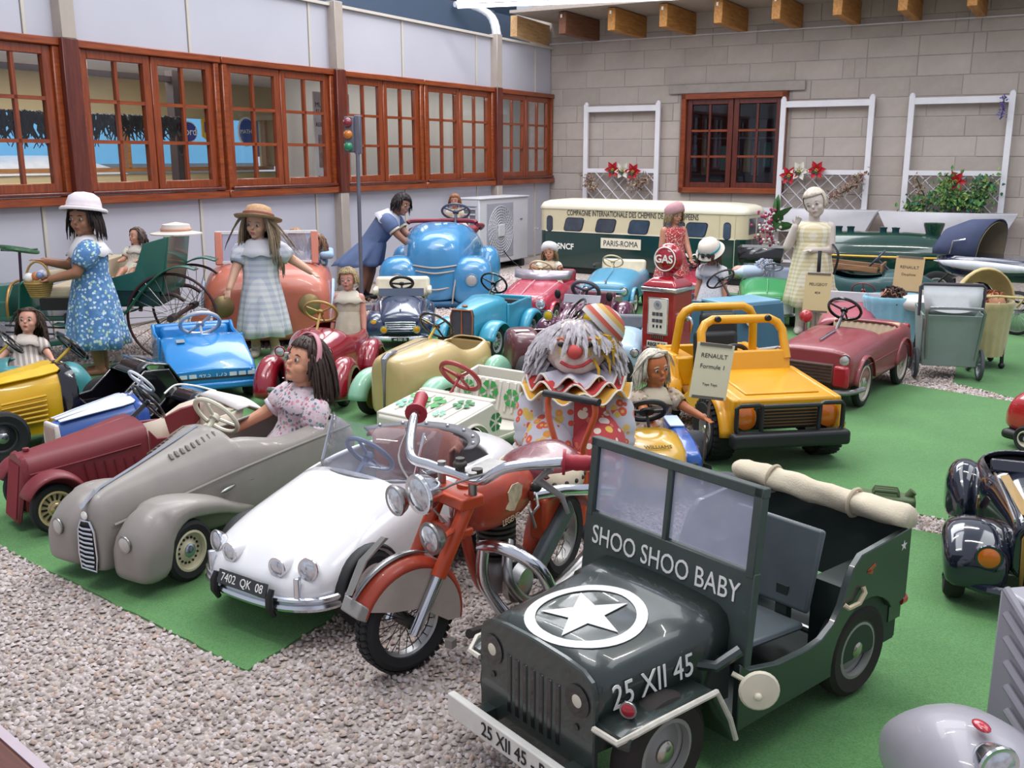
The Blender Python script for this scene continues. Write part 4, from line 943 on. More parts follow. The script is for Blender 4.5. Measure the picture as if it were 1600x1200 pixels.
    # handlebar
    hb = curve3([(.13, -.315, .545), (.20, -.25, .52), (.26, -.175, .46), (.255, -.10, .452), (.25, 0, .452), (.25, .09, .458), (.225, .155, .50), (.15, .235, .515), (.07, .285, .515)], 40)
    g = G(); g.tube(hb, .0125, 12); bk(g, 'handlebar', m_chr)
    def grip(p, q, name='grip'):
        p, q = Vector(p), Vector(q); g = G(); n = 12; g.tube([p.lerp(q, i/n) for i in range(n+1)], [.021]+[.0175+.0015*(i % 2) for i in range(1, n)]+[.015], 14)
        g.lathe([(0, -.003), (.03, -.003), (.03, .003), (0, .003)], 18, Matrix.Translation(p) @ (q-p).to_track_quat('Z', 'Y').to_matrix().to_4x4()); bk(g, name, mat('grip_red', 'a01f30', .45, var=.08), bevel=0)
    grip((.165, -.283, .532), (.10, -.345, .558)); grip((.13, .245, .515), (.05, .33, .513))
    g = G(); g.tube([(.17, -.27, .535), (.20, -.275, .50), (.195, -.275, .47)], [.009, .007, .005], 8); bk(g, 'brake_lever', mal)
    g = G(); g.tube([(.15, .225, .50), (.17, .20, .47), (.13, .24, .43), (.12, .25, .39)], [.009, .012, .007, .005], 8); bk(g, 'clutch_lever', mal)
    for y in (-.06, .06):
        g = G(); g.tube([(.25, y, .40), (.25, y, .47)], .011, 10); bk(g, 'riser', m_chrd)
    g = G(); g.tube([(.24, .0, .45), (.24, 0, .49)], .012, 8).ell((.24, 0, .475), (.018, .018, .01)); bk(g, 'steering_knob', mi)
    g = G(); g.tube(curve3([(.20, -.265, .505), (.26, -.23, .44), (.30, -.1, .40), (.28, .0, .33)], 14), .003, 6); bk(g, 'brake_cable', mal)
    g = G(); g.tube(curve3([(.16, .21, .495), (.22, .14, .49), (.30, .05, .45), (.31, -.02, .40)], 14), .003, 6); bk(g, 'clutch_cable', mal)
    # tank
    tk = [(.245, .02, .335, .395, 2, 3), (.22, .05, .30, .425, 2.2, 3), (.14, .072, .285, .435, 2.4, 3), (.04, .07, .29, .425, 2.4, 3), (-.03, .05, .31, .40, 2.2, 3), (-.07, .02, .33, .375, 2, 3)]
    o = shell(t, 'fuel_tank', tk, mr, 28, 26, solid=0); mc = mat('decal_cream', 'b9a888', .6, var=.3, vs=60)
    for s in (1, -1):
        g = G(); g.add([(.02, s*.0715, .375), (-.035, s*.055, .365), (-.035, s*.053, .345), (.02, s*.0705, .33)], [(0, 1, 2, 3)]); g.build('side_flash', mat('valance_cream', 'a79a90'), o, smooth=None, solid=.003, off=0)
        # feathered-head decal reduced to a simple crest, lettering below
        g = G(); g.prism([(.15, .345), (.135, .36), (.14, .385), (.12, .40), (.09, .398), (.07, .385), (.075, .36), (.095, .345), (.11, .33), (.13, .335)], s*.071, s*.0735); g.build('decal', mc, o)
        text('lettering', 'LEGEND', .022, mc, o, frame((.125, s*.0735, .312), (-s*1, 0, 0), (0, 0, 1)), .0006)
    G().box((.13, 0, .435), (.13, .06, .012)).build('tank_console', m_chrd, t, bevel=.005); G().lathe([(0, 0), (.014, 0), (.014, .012), (0, .014)], 14, Matrix.Translation((.19, .015, .44))).build('filler_cap', mi, t)
    # saddle with studded cream skirt
    mh = mat('saddle_red', '6d1f2a', .25, var=.08, coat=.4)
    sh = G(); rings = []
    for x, w, zt in spline([(-.02, .02, .40), (-.05, .06, .41), (-.11, .105, .41), (-.17, .115, .412), (-.22, .095, .418), (-.25, .05, .415), (-.262, .015, .41)], 18):
        rings.append([(x, w*math.cos(a), (zt-.045)+(.045 if math.sin(a) > 0 else .02)*math.sin(a)) for a in np.linspace(0, 2*PI, 22, endpoint=False)])
    sh.loft(rings); sd = sh.build('saddle', mh, t, smooth=80)
    g = G(); sk = []
    for i in range(30):
        a = R(20+320*i/29); x, y = -.155+.112*math.cos(a), .116*math.sin(a); sk.append([(x, y, .375), (x*1.0-.004*math.cos(a), y*1.04, .32+.012*math.cos(3*a))])
    g.loft(sk, (False, False), closed=False); g.build('skirt', mat('skirt_cream', 'c9b9a0', .6, var=.1, vs=20), sd, solid=.004, off=0)
    for i in range(18):
        a = R(28+304*i/17); G().ell((-.155+.114*math.cos(a), .120*math.sin(a), .345), .0065, 8, 6).build('stud', m_blkp, sd)
    # frame tubes, engine, exhaust, crash bars, footboard
    g = G(); g.tube(curve3([(.235, 0, .36), (.20, 0, .22), (.12, 0, .10), (-.05, 0, .09), (-.18, 0, .12)], 22), .014, 10); g.build('frame_tube', mr, t)
    g = G(); g.tube([(.2, 0, .30), (-.05, 0, .31), (-.25, 0, .33)], .014, 10); g.build('frame_tube', mr, t)
    G().box((-.09, .05, .25), (.09, .05, .12)).build('tool_box', mo, t, bevel=.01)
    g = G()
    for i in range(7): g.lathe([(0, 0), (.052, 0), (.052, .007), (0, .007)], 18, Matrix.Translation((.08, 0, .19+i*.014)))
    g.cyl((.08, 0, .16), (.08, 0, .29), .036, 16); g.build('cylinder', mi, t)
    G().ell((.05, .0, .14), (.09, .07, .065), 18, 12).build('crankcase', mal, t); G().lathe([(0, -.02), (.05, -.02), (.055, 0), (.04, .02), (0, .025)], 22, Matrix.Translation((.09, .075, .13)) @ Matrix.Rotation(R(-90), 4, 'X')).build('engine_cover', m_chrd, t)
    G().box((-.06, .085, .20), (.24, .035, .055), 0, 0, R(33)).build('chain_guard', mat('guard_slate', '4a5052', .5, var=.15), t, bevel=.012)
    ex = curve3([(.10, .05, .24), (.16, .085, .17), (.10, .11, .09), (-.06, .125, .08), (-.30, .135, .12)], 24); g = G(); g.tube(ex, [.014]*12+[.014+.0018*i for i in range(12)], 12); g.build('exhaust', m_chrd, t)
    cb = curve3([(.20, .03, .255), (.21, .10, .27), (.19, .19, .23), (.14, .21, .12), (.10, .20, .05)], 22)
    g = G(); g.tube(cb, .0165, 12); g.build('crash_bar', m_chr, t)
    g = G(); g.tube(curve3([(.205, .04, .255), (.205, .045, .16), (.17, .12, .05), (.12, .19, .035)], 18), .0165, 12); g.build('crash_bar', m_chr, t)
    g = G(); g.tube([(.04, .08, .35), (-.05, .12, .345), (-.2, .16, .31), (-.26, .165, .29)], .0155, 12); g.build('side_rail', m_chr, t)
    g = G(); g.tube([(.03, .075, .36), (.05, .10, .375)], .006, 8).ell((.055, .105, .382), .014); g.build('gear_knob', m_blkp, t)
    g = G(); g.tube([(.03, .09, .355), (.09, .13, .345), (.12, .13, .335), (.08, .10, .33), (.05, .1, .27)], .004, 6); g.build('gear_linkage', mal, t)
    G().box((.40, .075, .098), (.02, .02, .02)).build('axle_clamp', mal, t)
    g = G(); g.tube([(.36, .10, .11), (.2, .11, .075), (.02, .14, .06)], .012, 8); g.build('brake_rod', mi, t)
    G().box((.05, .17, .055), (.16, .07, .014)).build('footboard', mr, t, bevel=.005)
    for y in (.05, -.05): g = G(); g.tube([(-.05, y, .10), (-.14, y*1.4, 0.012)], .012, 8); g.build('stand', mi, t)
    wheel(t, -.26, 0, .125, .052, 1, rim='8e8b88', style='wire', inner=.7)
    fender(t, -.26, 0, .125, .155, .075, 0, 165, mr, crown=.2, name='rear_mudguard')
motorcycle()
# ---------------------------------------------------------------- push-cart handle rising behind the motorcycle
def push_frame():
    t = thing('push_cart', 'orange tubular push handle with black grip behind the motorcycle saddle', 'push cart', .185, 3.0, -128)
    t.scale = (.86, .86, .71)
    mo = paint('handle_orange', 'b8481e', .35, .3, var=.08); 
    for s in (1, -1):
        g = G(); g.tube(curve3([(.0, s*.062, .02), (.0, s*.065, .2), (-.0, s*.062, .38), (.01, s*.062, .44), (.01, s*.09, .53), (.0, s*.105, .60), (0, s*.098, .65)], 26), .0115, 10); g.build('upright', mo, t)
    G().cyl((0, -.062, .40), (0, .062, .40), .01, 10).build('cross_bar', mo, t); G().cyl((0, -.062, .10), (0, .062, .10), .01, 10).build('cross_bar', mo, t)
    g = G(); n = 14; g.tube([(0, -.12+.24*i/n, .65) for i in range(n+1)], [.0165+(.0025 if i in (5, 6, 10) else 0) for i in range(n+1)], 12); g.build('grip', m_blkp, t)
    G().box((-.10, 0, .09), (.22, .13, .05)).build('base', mat('cart_maroon', '5e1c22', .4), t, bevel=.015)
    four(t, -.02, -.18, .075, .045, .02, rim='b8481e', hub='8e8b88')
push_frame()
# ================================================================== CARS ON THE CARPETS (built to unit length, scaled to size)
def car(label, x, y, deg, s, cat='pedal car', name='pedal_car'):
    t = thing(name, label, cat, x, y, deg); t.scale = (s,)*3 if not isinstance(s, tuple) else s; return t
def bumper(t, pts, r, m=None, name='bumper', flat=1.):
    g = G(); g.tube(curve3(pts, 24), r, 8, flat=flat); return g.build(name, m or m_chr, t)
def strip(t, pts, r, m, name='trim_strip'): g = G(); g.tube(curve3(pts, max(8, len(pts)*5)), r, 6); return g.build(name, m, t)
# ---- yellow jeep
def yellow_jeep():
    t = car('bright yellow plastic jeep with roll bar, black seat and orange lamps', .985, 4.19, -80, 1.03, 'toy car', 'toy_jeep')
    my = paint('yellow', 'd99a12', .3, .4, var=.05); mb = mat('bumper_black', '1c1d20', .45); mo = mat('lamp_orange', 'd06a10', .2, coat=.8)
    W = .205
    side = [(.46, .14), (.46, .275), (.05, .305), (.03, .305), (-.02, .20), (-.10, .155), (-.17, .16), (-.215, .28), (-.235, .315), (-.45, .32), (-.46, .17)] + arc(-.31, .115, .135, 158, 15, 10) + [(-.15, .12), (.14, .12)] + arc(.30, .115, .135, 170, 10, 10)
    for s in (1, -1):
        G().prism(side, s*W-.016, s*W+.016).build('side_panel', my, t, bevel=.008)
        for x, a0, a1 in ((.30, 5, 172), (-.31, 8, 172)): fender(t, x, s*(W+.012), .115, .15, .075, a0, a1, my, crown=.10)
    G().box((.255, 0, .265), (.41, 2*W-.02, .05), 0, 0, R(3.5)).build('bonnet', my, t, bevel=.012)
    G().box((.25, 0, .292), (.33, .30, .012), 0, 0, R(3.5)).build('bonnet_lid', my, t, bevel=.006)
    G().box((.03, 0, .325), (.05, 2*W-.01, .10), 0, 0, R(-12)).build('scuttle', my, t, bevel=.01)
    G().box((-.45, 0, .24), (.025, 2*W, .15)).build('tailgate', my, t, bevel=.008); G().box((-.1, 0, .115), (.7, 2*W-.03, .03)).build('floor_pan', my, t)
    for s in (1, -1): G().box((-.33, s*.16, .24), (.24, .09, .13)).build('wheel_well', my, t, bevel=.01)
    def hoop(x0, z0, x1, z1, w0, w1, r, name):
        k = .05; pts = []
        P = [Vector((x0, -w0, z0)), Vector((x1, -w1, z1)), Vector((x1, w1, z1)), Vector((x0, w0, z0))]
        pts = [P[0], P[0].lerp(P[1], .55), P[1]+(P[0]-P[1]).normalized()*k, P[1]+(P[0]-P[1]).normalized()*k*.35+Vector((0, k*.35, 0)), P[1]+Vector((0, k, 0)), P[2]-Vector((0, k, 0)), P[2]+(P[3]-P[2]).normalized()*k*.35-Vector((0, k*.35, 0)), P[2]+(P[3]-P[2]).normalized()*k, P[3].lerp(P[2], .55), P[3]]
        g = G(); g.tube(pts, r, 10); return g.build(name, my, t)
    hoop(.045, .34, -.015, .50, .185, .175, .0185, 'windscreen_hoop'); hoop(-.30, .30, -.27, .515, .185, .165, .019, 'roll_bar')
    for s in (1, -1): G().lathe([(0, 0), (.014, 0), (.012, .014), (0, .016)], 12, Matrix.Translation((.004, s*.11, .505)) @ Matrix.Rotation(R(90), 4, 'Y')).build('hoop_knob', m_blkp, t)
    G().box((-.26, .05, .17), (.17, .20, .05)).build('seat', m_blkp, t, bevel=.02, seg=3)
    G().box((-.20, -.03, .30), (.055, .20, .24), 0, 0, R(-8)).build('backrest', m_blkp, t, bevel=.025, seg=3); G().box((-.235, -.01, .435), (.05, .17, .12), 0, 0, R(-8)).build('headrest', m_blkp, t, bevel=.022, seg=3)
    steer_wheel(t, -.03, .335, .07, m_blkp, 35, -.03, 3, th=.01)
    # nose
    G().box((.462, 0, .205), (.02, .26, .085)).build('grille', mb, t, bevel=.004)
    for i in range(6): G().box((.474, 0, .175+i*.012), (.006, .23, .004)).build('grille_bar', mat('grille_brown', '6b4a22', .5), t)
    for s in (1, -1):
        G().lathe([(0, 0), (.046, 0), (.044, .012), (.02, .02), (0, .022)], 24, Matrix.Translation((.458, s*.165, .205)) @ Matrix.Rotation(R(90), 4, 'Y')).build('headlamp', mo, t)
        g = G(); pts = [(.49, s*.115, .125), (.498, s*.115, .255), (.498, s*.13, .262), (.495, s*.20, .26), (.49, s*.212, .25), (.49, s*.212, .165), (.492, s*.20, .152), (.495, s*.115, .152)]; g.tube(pts, .009, 8); g.build('lamp_guard', mb, t)
    G().cyl((.50, -.115, .255), (.50, .115, .255), .009, 8).build('guard_bar', mb, t)
    G().box((.50, 0, .128), (.055, .47, .058)).build('bumper', mb, t, bevel=.014, seg=3)
    # chunky tyres
    for x, s in ((.30, 1), (.30, -1), (-.31, 1), (-.31, -1)):
        w = wheel(t, x, s*.222, .122, .095, s, rim='c9c6c0', hub='b8b6b0', inner=.5)
        g = G()
        for i in range(30):
            a = 2*PI*i/30
            for k in (-1, 1): g.box((.116*math.cos(a+k*.05), k*.024, .116*math.sin(a+k*.05)), (.012, .042, .013), 0, 0, -a)
        g.build('tread', m_rub, w)
    axle(t, .3, .2, .118); axle(t, -.31, .2, .118)
yellow_jeep()
# ---- white jeep with green flower transfers
def flower_jeep():
    t = car('small white plastic jeep with green flower transfers and red steering wheel', -.19, 4.02, -126, .64, 'toy car', 'toy_jeep')
    mw = paint('cream_white', 'd8d2c6', .35, .3, var=.03); mgf = [mat('flower_green', '3f9a4c', .5), mat('flower_mint', '7cc4a4', .5), mat('flower_dark', '2e7d49', .5)]
    W = .30
    side = [(.52, .13), (.52, .30), (.12, .36), (.08, .30), (.05, .18), (-.08, .15), (-.22, .18), (-.27, .38), (-.52, .43), (-.52, .14), (-.22, .10), (.16, .10)] + arc(.33, .10, .15, 168, 12, 10)
    for s in (1, -1):
        G().prism(side, s*W-.012, s*W+.012).build('side_panel', mw, t, bevel=.006); fender(t, .33, s*(W+.008), .10, .17, .04, 10, 170, mw, crown=.07)
        G().box((-.05, s*(W+.014), .125), (.36, .01, .02)).build('sill_rib', mw, t, bevel=.004)
    G().loft([[(.52, -W, .30), (.52, W, .30), (.52, W, .13), (.52, -W, .13)], [(.545, -W*.9, .28), (.545, W*.9, .28), (.545, W*.9, .15), (.545, -W*.9, .15)]]).build('nose', mw, t, bevel=.008)
    G().box((.32, 0, .325), (.42, 2*W, .03), 0, 0, R(8.5)).build('bonnet', mw, t, bevel=.01)
    G().box((.10, 0, .365), (.06, 2*W, .03)).build('scuttle', mw, t, bevel=.01)
    for i in range(6): G().box((.32, -.2+i*.08, .344), (.30, .008, .008), 0, 0, R(8.5)).build('bonnet_rib', mw, t)
    G().box((-.14, 0, .14), (.5, 2*W, .02)).build('seat', mw, t, bevel=.005); G().box((-.29, 0, .28), (.03, 2*W-.03, .26), 0, 0, R(-14)).build('backrest', mw, t, bevel=.012)
    for i in range(9): G().box((-.272, -.24+i*.06, .30), (.014, .022, .2), 0, 0, R(-14)).build('backrest_rib', mw, t, bevel=.004)
    G().box((-.51, 0, .35), (.03, 2*W, .16)).build('tailgate', mw, t, bevel=.008)
    for i, (u, v, r, k) in enumerate(((.30, -.05, .10, 0), (.36, -.2, .07, 1), (.24, .17, .07, 1), (.22, -.22, .055, 0), (.42, .12, .045, 1))):
        M = frame((u, v, .352-(u-.32)*.15), (1, 0, -.15), (0, 1, 0)); g = G()
        for q in range(6):
            a = 2*PI*q/6; c, s_ = math.cos(a), math.sin(a); g.add([(c*r*.25-s_*r*.08, s_*r*.25+c*r*.08, 0), (c*r*.9-s_*r*.36, s_*r*.9+c*r*.36, 0), (c*r*1.05, s_*r*1.05, 0), (c*r*.9+s_*r*.36, s_*r*.9-c*r*.36, 0), (c*r*.25+s_*r*.08, s_*r*.25-c*r*.08, 0)], [(0, 1, 2, 3, 4)], M)
        o = g.build('flower_transfer', mgf[i % 3], t, smooth=None); o['kind'] = 'stuff'
    for i, (v, z, r) in enumerate(((-.02, .32, .075), (-.2, .33, .05), (.17, .3, .06))):
        M = frame((-.262+(z-.28)*-.25, v, z), (0, 1, 0), (-.24, 0, 1)); g = G()
        for q in range(6):
            a = 2*PI*q/6; c, s_ = math.cos(a), math.sin(a); g.add([(c*r*.25, s_*r*.25, .006), (c*r*.9-s_*r*.4, s_*r*.9+c*r*.4, .006), (c*r*1.05, s_*r*1.05, .006), (c*r*.9+s_*r*.4, s_*r*.9-c*r*.4, .006)], [(0, 1, 2, 3)], M)
        o = g.build('flower_transfer', mgf[0], t, smooth=None); o['kind'] = 'stuff'
    g = G(); M = frame((.1, W+.014, .24), (1, 0, 0), (0, 0, 1))
    for q in range(6):
        a = 2*PI*q/6; c, s_ = math.cos(a), math.sin(a); r = .06; g.add([(c*r*.25, s_*r*.25, 0), (c*r*.9-s_*r*.4, s_*r*.9+c*r*.4, 0), (c*r*1.05, s_*r*1.05, 0), (c*r*.9+s_*r*.4, s_*r*.9-c*r*.4, 0)], [(0, 1, 2, 3)], M)
    o = g.build('flower_transfer', mgf[2], t, smooth=None); o['kind'] = 'stuff'
    steer_wheel(t, -.0, .47, .14, mat('steer_red', '9a3436', .4), 42, -.05, 3, th=.016)
    four(t, .33, -.33, .27, .125, .09, rim='3a3a3c', hub='55555a'); axle(t, .33, .26, .125); axle(t, -.33, .26, .125)
flower_jeep()
# ---- cream and mint streamlined car
def cream_car():
    t = car('cream pedal car with mint green mudguards and silver nose strip', -.385, 4.66, -122, .72)
    mc = paint('cream', 'bfa672', .32, .4, var=.05); mm = paint('mint', '8fbfa4', .25, .5, var=.04)
    keys = [(.50, .045, .07, .40, 3, 6), (.49, .10, .065, .425, 3, 6), (.44, .15, .065, .44, 3.2, 7), (.30, .19, .065, .455, 3.2, 7), (.10, .21, .065, .475, 3.2, 7), (-.02, .215, .065, .48, 3.2, 7), (-.14, .215, .065, .42, 3.4, 7), (-.28, .21, .065, .41, 3.6, 7), (-.42, .19, .07, .44, 3.4, 7), (-.52, .13, .08, .40, 3, 6), (-.56, .04, .10, .3, 2.5, 5)]
    shell(t, 'body', keys, mc, 36, 44, opening=(-.44, -.08, 40), solid=.01)
    strip(t, [(.45, 0, .452), (.3, 0, .468), (.1, 0, .486), (0, 0, .49)], .004, m_chr, 'bonnet_bead')
    g = G(); g.loft([[(.495-.0*i, w, z), (.515, 0, z), (.495, -w, z)] for i, (w, z) in enumerate(((.004, .10), (.012, .25), (.022, .38), (.026, .43)))]+[[(.46, .026, .452), (.465, 0, .462), (.46, -.026, .452)], [(.38, .014, .458), (.38, 0, .47), (.38, -.014, .458)]], (False, False), closed=False); g.build('nose_strip', mat('nose_steel', '8f9097', .35, metal=.5), t, solid=.004, off=0)
    for s in (1, -1):
        fender(t, .30, s*.27, .10, .19, .15, 8, 185, mm, crown=.32, flare=.0)
        pod(t, [(-.26, .03, .12, .2, 2), (-.32, .06, .09, .3, 2.3), (-.42, .065, .08, .33, 2.3), (-.52, .055, .08, .28, 2.3), (-.60, .02, .1, .16, 2)], s*.25, mm)
        wheel(t, .32, s*.26, .13, .06, s, rim='8a7a3a', hub='8a7a3a', inner=.7); wheel(t, -.42, s*.25, .13, .06, s, rim='8a7a3a', hub='8a7a3a', inner=.7)
        for i in range(5): G().box((-.06-i*.016, s*.219, .30-i*.028), (.10, .006, .006), 0, 0, R(-14)).build('louvre', mc, t)
    G().cyl((.32, -.24, .12), (.32, .24, .12), .012, 8).build('axle', mat('axle_brass', '9a8840', .4, metal=.6), t); axle(t, -.42, .24, .13)
    steer_wheel(t, -.06, .56, .12, m_blk, 40, 0, 3, col=mat('column_yellow', 'c9a83a', .4), th=.009)
    seat(t, -.30, .20, .34, mat('seat_tan', '9a8250', .6), d=.2, h=.2)
cream_car()
# ---- maroon sedan with chrome bumper (doll aboard)
def maroon_sedan():
    t = car('glossy dark red pedal car with pale grille and triple chrome bumper', -.975, 5.0, -96, .76)
    mr = paint('wine', '8a1626', .2, .8, var=.04)
    keys = [(.44, .10, .10, .36, 3, 6), (.42, .13, .09, .40, 3, 6), (.25, .17, .09, .43, 2.8, 6), (.08, .21, .09, .46, 2.8, 6), (-.05, .235, .09, .44, 3, 6), (-.25, .24, .09, .42, 3.2, 6), (-.42, .22, .09, .43, 3, 6), (-.52, .15, .1, .36, 2.6, 5)]
    shell(t, 'body', keys, mr, 34, 38, opening=(-.40, .03, 45), solid=.01)
    G().box((.452, 0, .24), (.02, .22, .26)).build('grille', mat('grille_pale', 'b5a9a4', .4, metal=.3, var=.1), t, bevel=.02)
    for i in range(7): G().box((.465, 0, .14+i*.033), (.008, .2, .008)).build('grille_bar', m_chrd, t)
    for s in (1, -1):
        fender(t, .34, s*.24, .10, .20, .15, -2, 172, mr, crown=.34); fender(t, -.34, s*.26, .10, .20, .13, 10, 172, mr, crown=.3)
        lamp(t, .40, s*.155, .36, .035, mr)
        wheel(t, .34, s*.235, .12, .06, s, rim='c9c4b4', hub='d0d0d4', band=1); wheel(t, -.34, s*.255, .12, .06, s, rim='c9c4b4', hub='d0d0d4', band=1)
        G().loft([[(.2, s*.2, .12), (.2, s*.30, .12)], [(-.2, s*.22, .1), (-.2, s*.32, .1)]], (False, False), closed=False).build('running_board', mr, t, solid=.01, off=0)
    for z in (.085, .115, .145): bumper(t, [(.46, -.31, z), (.53, -.22, z), (.55, 0, z), (.53, .22, z), (.46, .31, z)], .015, m_chrd)
    axle(t, .34, .22, .12); axle(t, -.34, .22, .12)
    steer_wheel(t, .0, .56, .11, mat('wheel_brass', 'a88a48', .35), 45, 0, 3, th=.009)
    seat(t, -.28, .2, .38, mat('seat_wine', '5e1420', .5), d=.2, h=.16)
maroon_sedan()
# ---- blue wedge car
def blue_wedge():
    t = car('bright blue wedge-nosed pedal car with silver steering wheel and lamp stickers', -1.63, 5.12, -66, .74)
    mb = paint('azure', '1d7cc0', .25, .6, var=.04)
    W = .28
    rows = [(.52, .27, .15, .225), (.50, .28, .11, .235), (.46, .285, .10, .275), (.10, .285, .10, .375), (.02, .285, .10, .39), (-.10, .285, .1, .385), (-.48, .28, .1, .40), (-.53, .26, .13, .37)]
    def sec(x, w, z0, z1): k = .03; return [(x, w, z0), (x, w+.006, (z0+z1)/2), (x, w-.006, z1-k*.6), (x, w-k, z1), (x, 0, z1+.012), (x, -w+k, z1), (x, -w+.006, z1-k*.6), (x, -w-.006, (z0+z1)/2), (x, -w, z0)]
    g = G(); g.loft([sec(*r) for r in rows[:5]], (True, False)); g.build('bonnet', mb, t, solid=.008, bevel=.006, smooth=45)
    for s in (1, -1):
        G().prism([(.03, .1), (.03, .388), (-.08, .36), (-.40, .36), (-.48, .41), (-.53, .38), (-.54, .1)], s*(W-.0)-.02, s*W+.006).build('side_panel', mb, t, bevel=.012)
        fender(t, .34, s*.262, .11, .15, .06, 0, 180, mat('arch_blue', '16527e', .4), crown=.06, name='wheel_arch')
        wheel(t, .34, s*.255, .125, .075, s, rim='8f9498', hub='b0b4b8', inner=.55); wheel(t, -.34, s*.255, .125, .075, s, rim='8f9498', hub='b0b4b8', inner=.55)
    G().box((-.50, 0, .27), (.06, 2*W, .26)).build('tail', mb, t, bevel=.02, seg=3); G().box((-.2, 0, .16), (.5, .5, .03)).build('floor_pan', mb, t)
    G().box((-.28, 0, .22), (.24, .46, .08)).build('seat', mb, t, bevel=.03, seg=3); G().box((-.42, 0, .31), (.06, .48, .16), 0, 0, R(-10)).build('backrest', mb, t, bevel=.03, seg=3)
    steer_wheel(t, -.03, .46, .135, mat('silver_plastic', 'c4c6cc', .3, metal=.4), 48, 0, 2, th=.014, rot=35)
    mk = mat('sticker_black', '22262c', .5); msv = mat('sticker_silver', 'b9c4cc', .35)
    st = G().box((.512, 0, .196), (.012, .52, .058), 0, 0, R(-8)).build('front_sticker', mk, t)
    for s in (1, -1):
        for i in range(3): G().box((.5195, s*(.10+.06*i+.03), .197), (.004, .048, .034), 0, 0, R(-8)).build('lamp_sticker', msv, st, bevel=.01)
    text('lettering', '49.5', .045, msv, st, frame((.5205, -.052, .197), (0, 1, 0), (-.14, 0, 1)), .0006); text('lettering', '1.75', .045, msv, st, frame((.5205, .052, .197), (0, 1, 0), (-.14, 0, 1)), .0006)
    G().box((.16, -.16, .374), (.05, .055, .006), 0, 0, R(15)).build('badge', mat('badge_grey', '7b8790', .4), t)
    G().box((.50, 0, .12), (.06, .54, .05)).build('bumper', mb, t, bevel=.015)
blue_wedge()
# ---- navy saloon with cream seat
def navy_car():
    t = car('small navy blue pedal car with yellow lamps, chrome grille and cream seat', -.725, 6.48, -86, .73)
    mn = paint('navy', '26324f', .2, .8, var=.05); my = mat('lamp_yellow', 'cf8f12', .2, coat=.6); mcr = mat('cream_plastic', 'd5ccb6', .4)
    keys = [(.46, .10, .16, .27, 2.5, 4), (.44, .18, .14, .31, 2.5, 5), (.38, .21, .12, .345, 2.4, 5), (.22, .225, .12, .395, 2.5, 5), (.06, .24, .12, .43, 2.8, 6), (-.08, .25, .12, .42, 3, 6), (-.35, .25, .12, .41, 3, 6), (-.48, .21, .13, .38, 2.8, 5), (-.53, .12, .16, .3, 2.4, 4)]
    shell(t, 'body', keys, mn, 34, 36, opening=(-.42, .02, 45), solid=.01)
    for s in (1, -1):
        pod(t, [(.47, .04, .14, .2, 2), (.45, .075, .1, .27, 2.4), (.38, .085, .14, .315, 2.4), (.25, .085, .2, .32, 2.3), (.1, .07, .2, .30, 2.3), (-.05, .04, .2, .26, 2.2), (-.12, .02, .2, .22, 2)], s*.215, mn)
        pod(t, [(-.15, .03, .15, .24, 2), (-.24, .065, .14, .31, 2.3), (-.36, .07, .14, .32, 2.3), (-.5, .04, .14, .26, 2.2)], s*.225, mn)
        lamp(t, .452, s*.225, .235, .04, m_chr, my, .6); lamp(t, .475, s*.14, .185, .033, m_chr, my, .6, name='fog_lamp')
        wheel(t, .30, s*.235, .12, .06, s, rim='9aa0a8', hub='c8c8cc'); wheel(t, -.34, s*.235, .12, .06, s, rim='9aa0a8', hub='c8c8cc')
    for i in range(4): bumper(t, [(.455, -.13, .19+i*.018), (.475, 0, .195+i*.018), (.455, .13, .19+i*.018)], .006, m_chr, 'grille_bar')
    bumper(t, [(.42, -.29, .12), (.50, -.2, .115), (.53, 0, .112), (.50, .2, .115), (.42, .29, .12)], .022, m_chr)
    plate(t, (.553, 0, .112), (0, 1, 0), (0, 0, 1), .15, .035, '44 DD 75', m_blk, m_txw, .03)
    G().box((.36, 0, .365), (.10, .012, .02), 0, 0, R(20)).build('bonnet_mascot', m_chr, t, bevel=.004)
    G().box((.075, 0, .455), (.012, .40, .07), 0, 0, R(-20)).build('dash_panel', mat('dash_slate', '3d4a60', .4), t)
    G().box((-.30, 0, .46), (.07, .50, .19), 0, 0, R(-12)).build('backrest', mcr, t, bevel=.035, seg=3); G().box((-.22, 0, .30), (.2, .44, .06)).build('seat', mcr, t, bevel=.02, seg=3)
    for s in (1, -1): G().box((-.20, s*.245, .44), (.26, .045, .06)).build('side_pad', mcr, t, bevel=.02, seg=3)
    steer_wheel(t, -.06, .52, .10, m_blkp, 50, 0, 2, th=.014, rot=90)
navy_car()
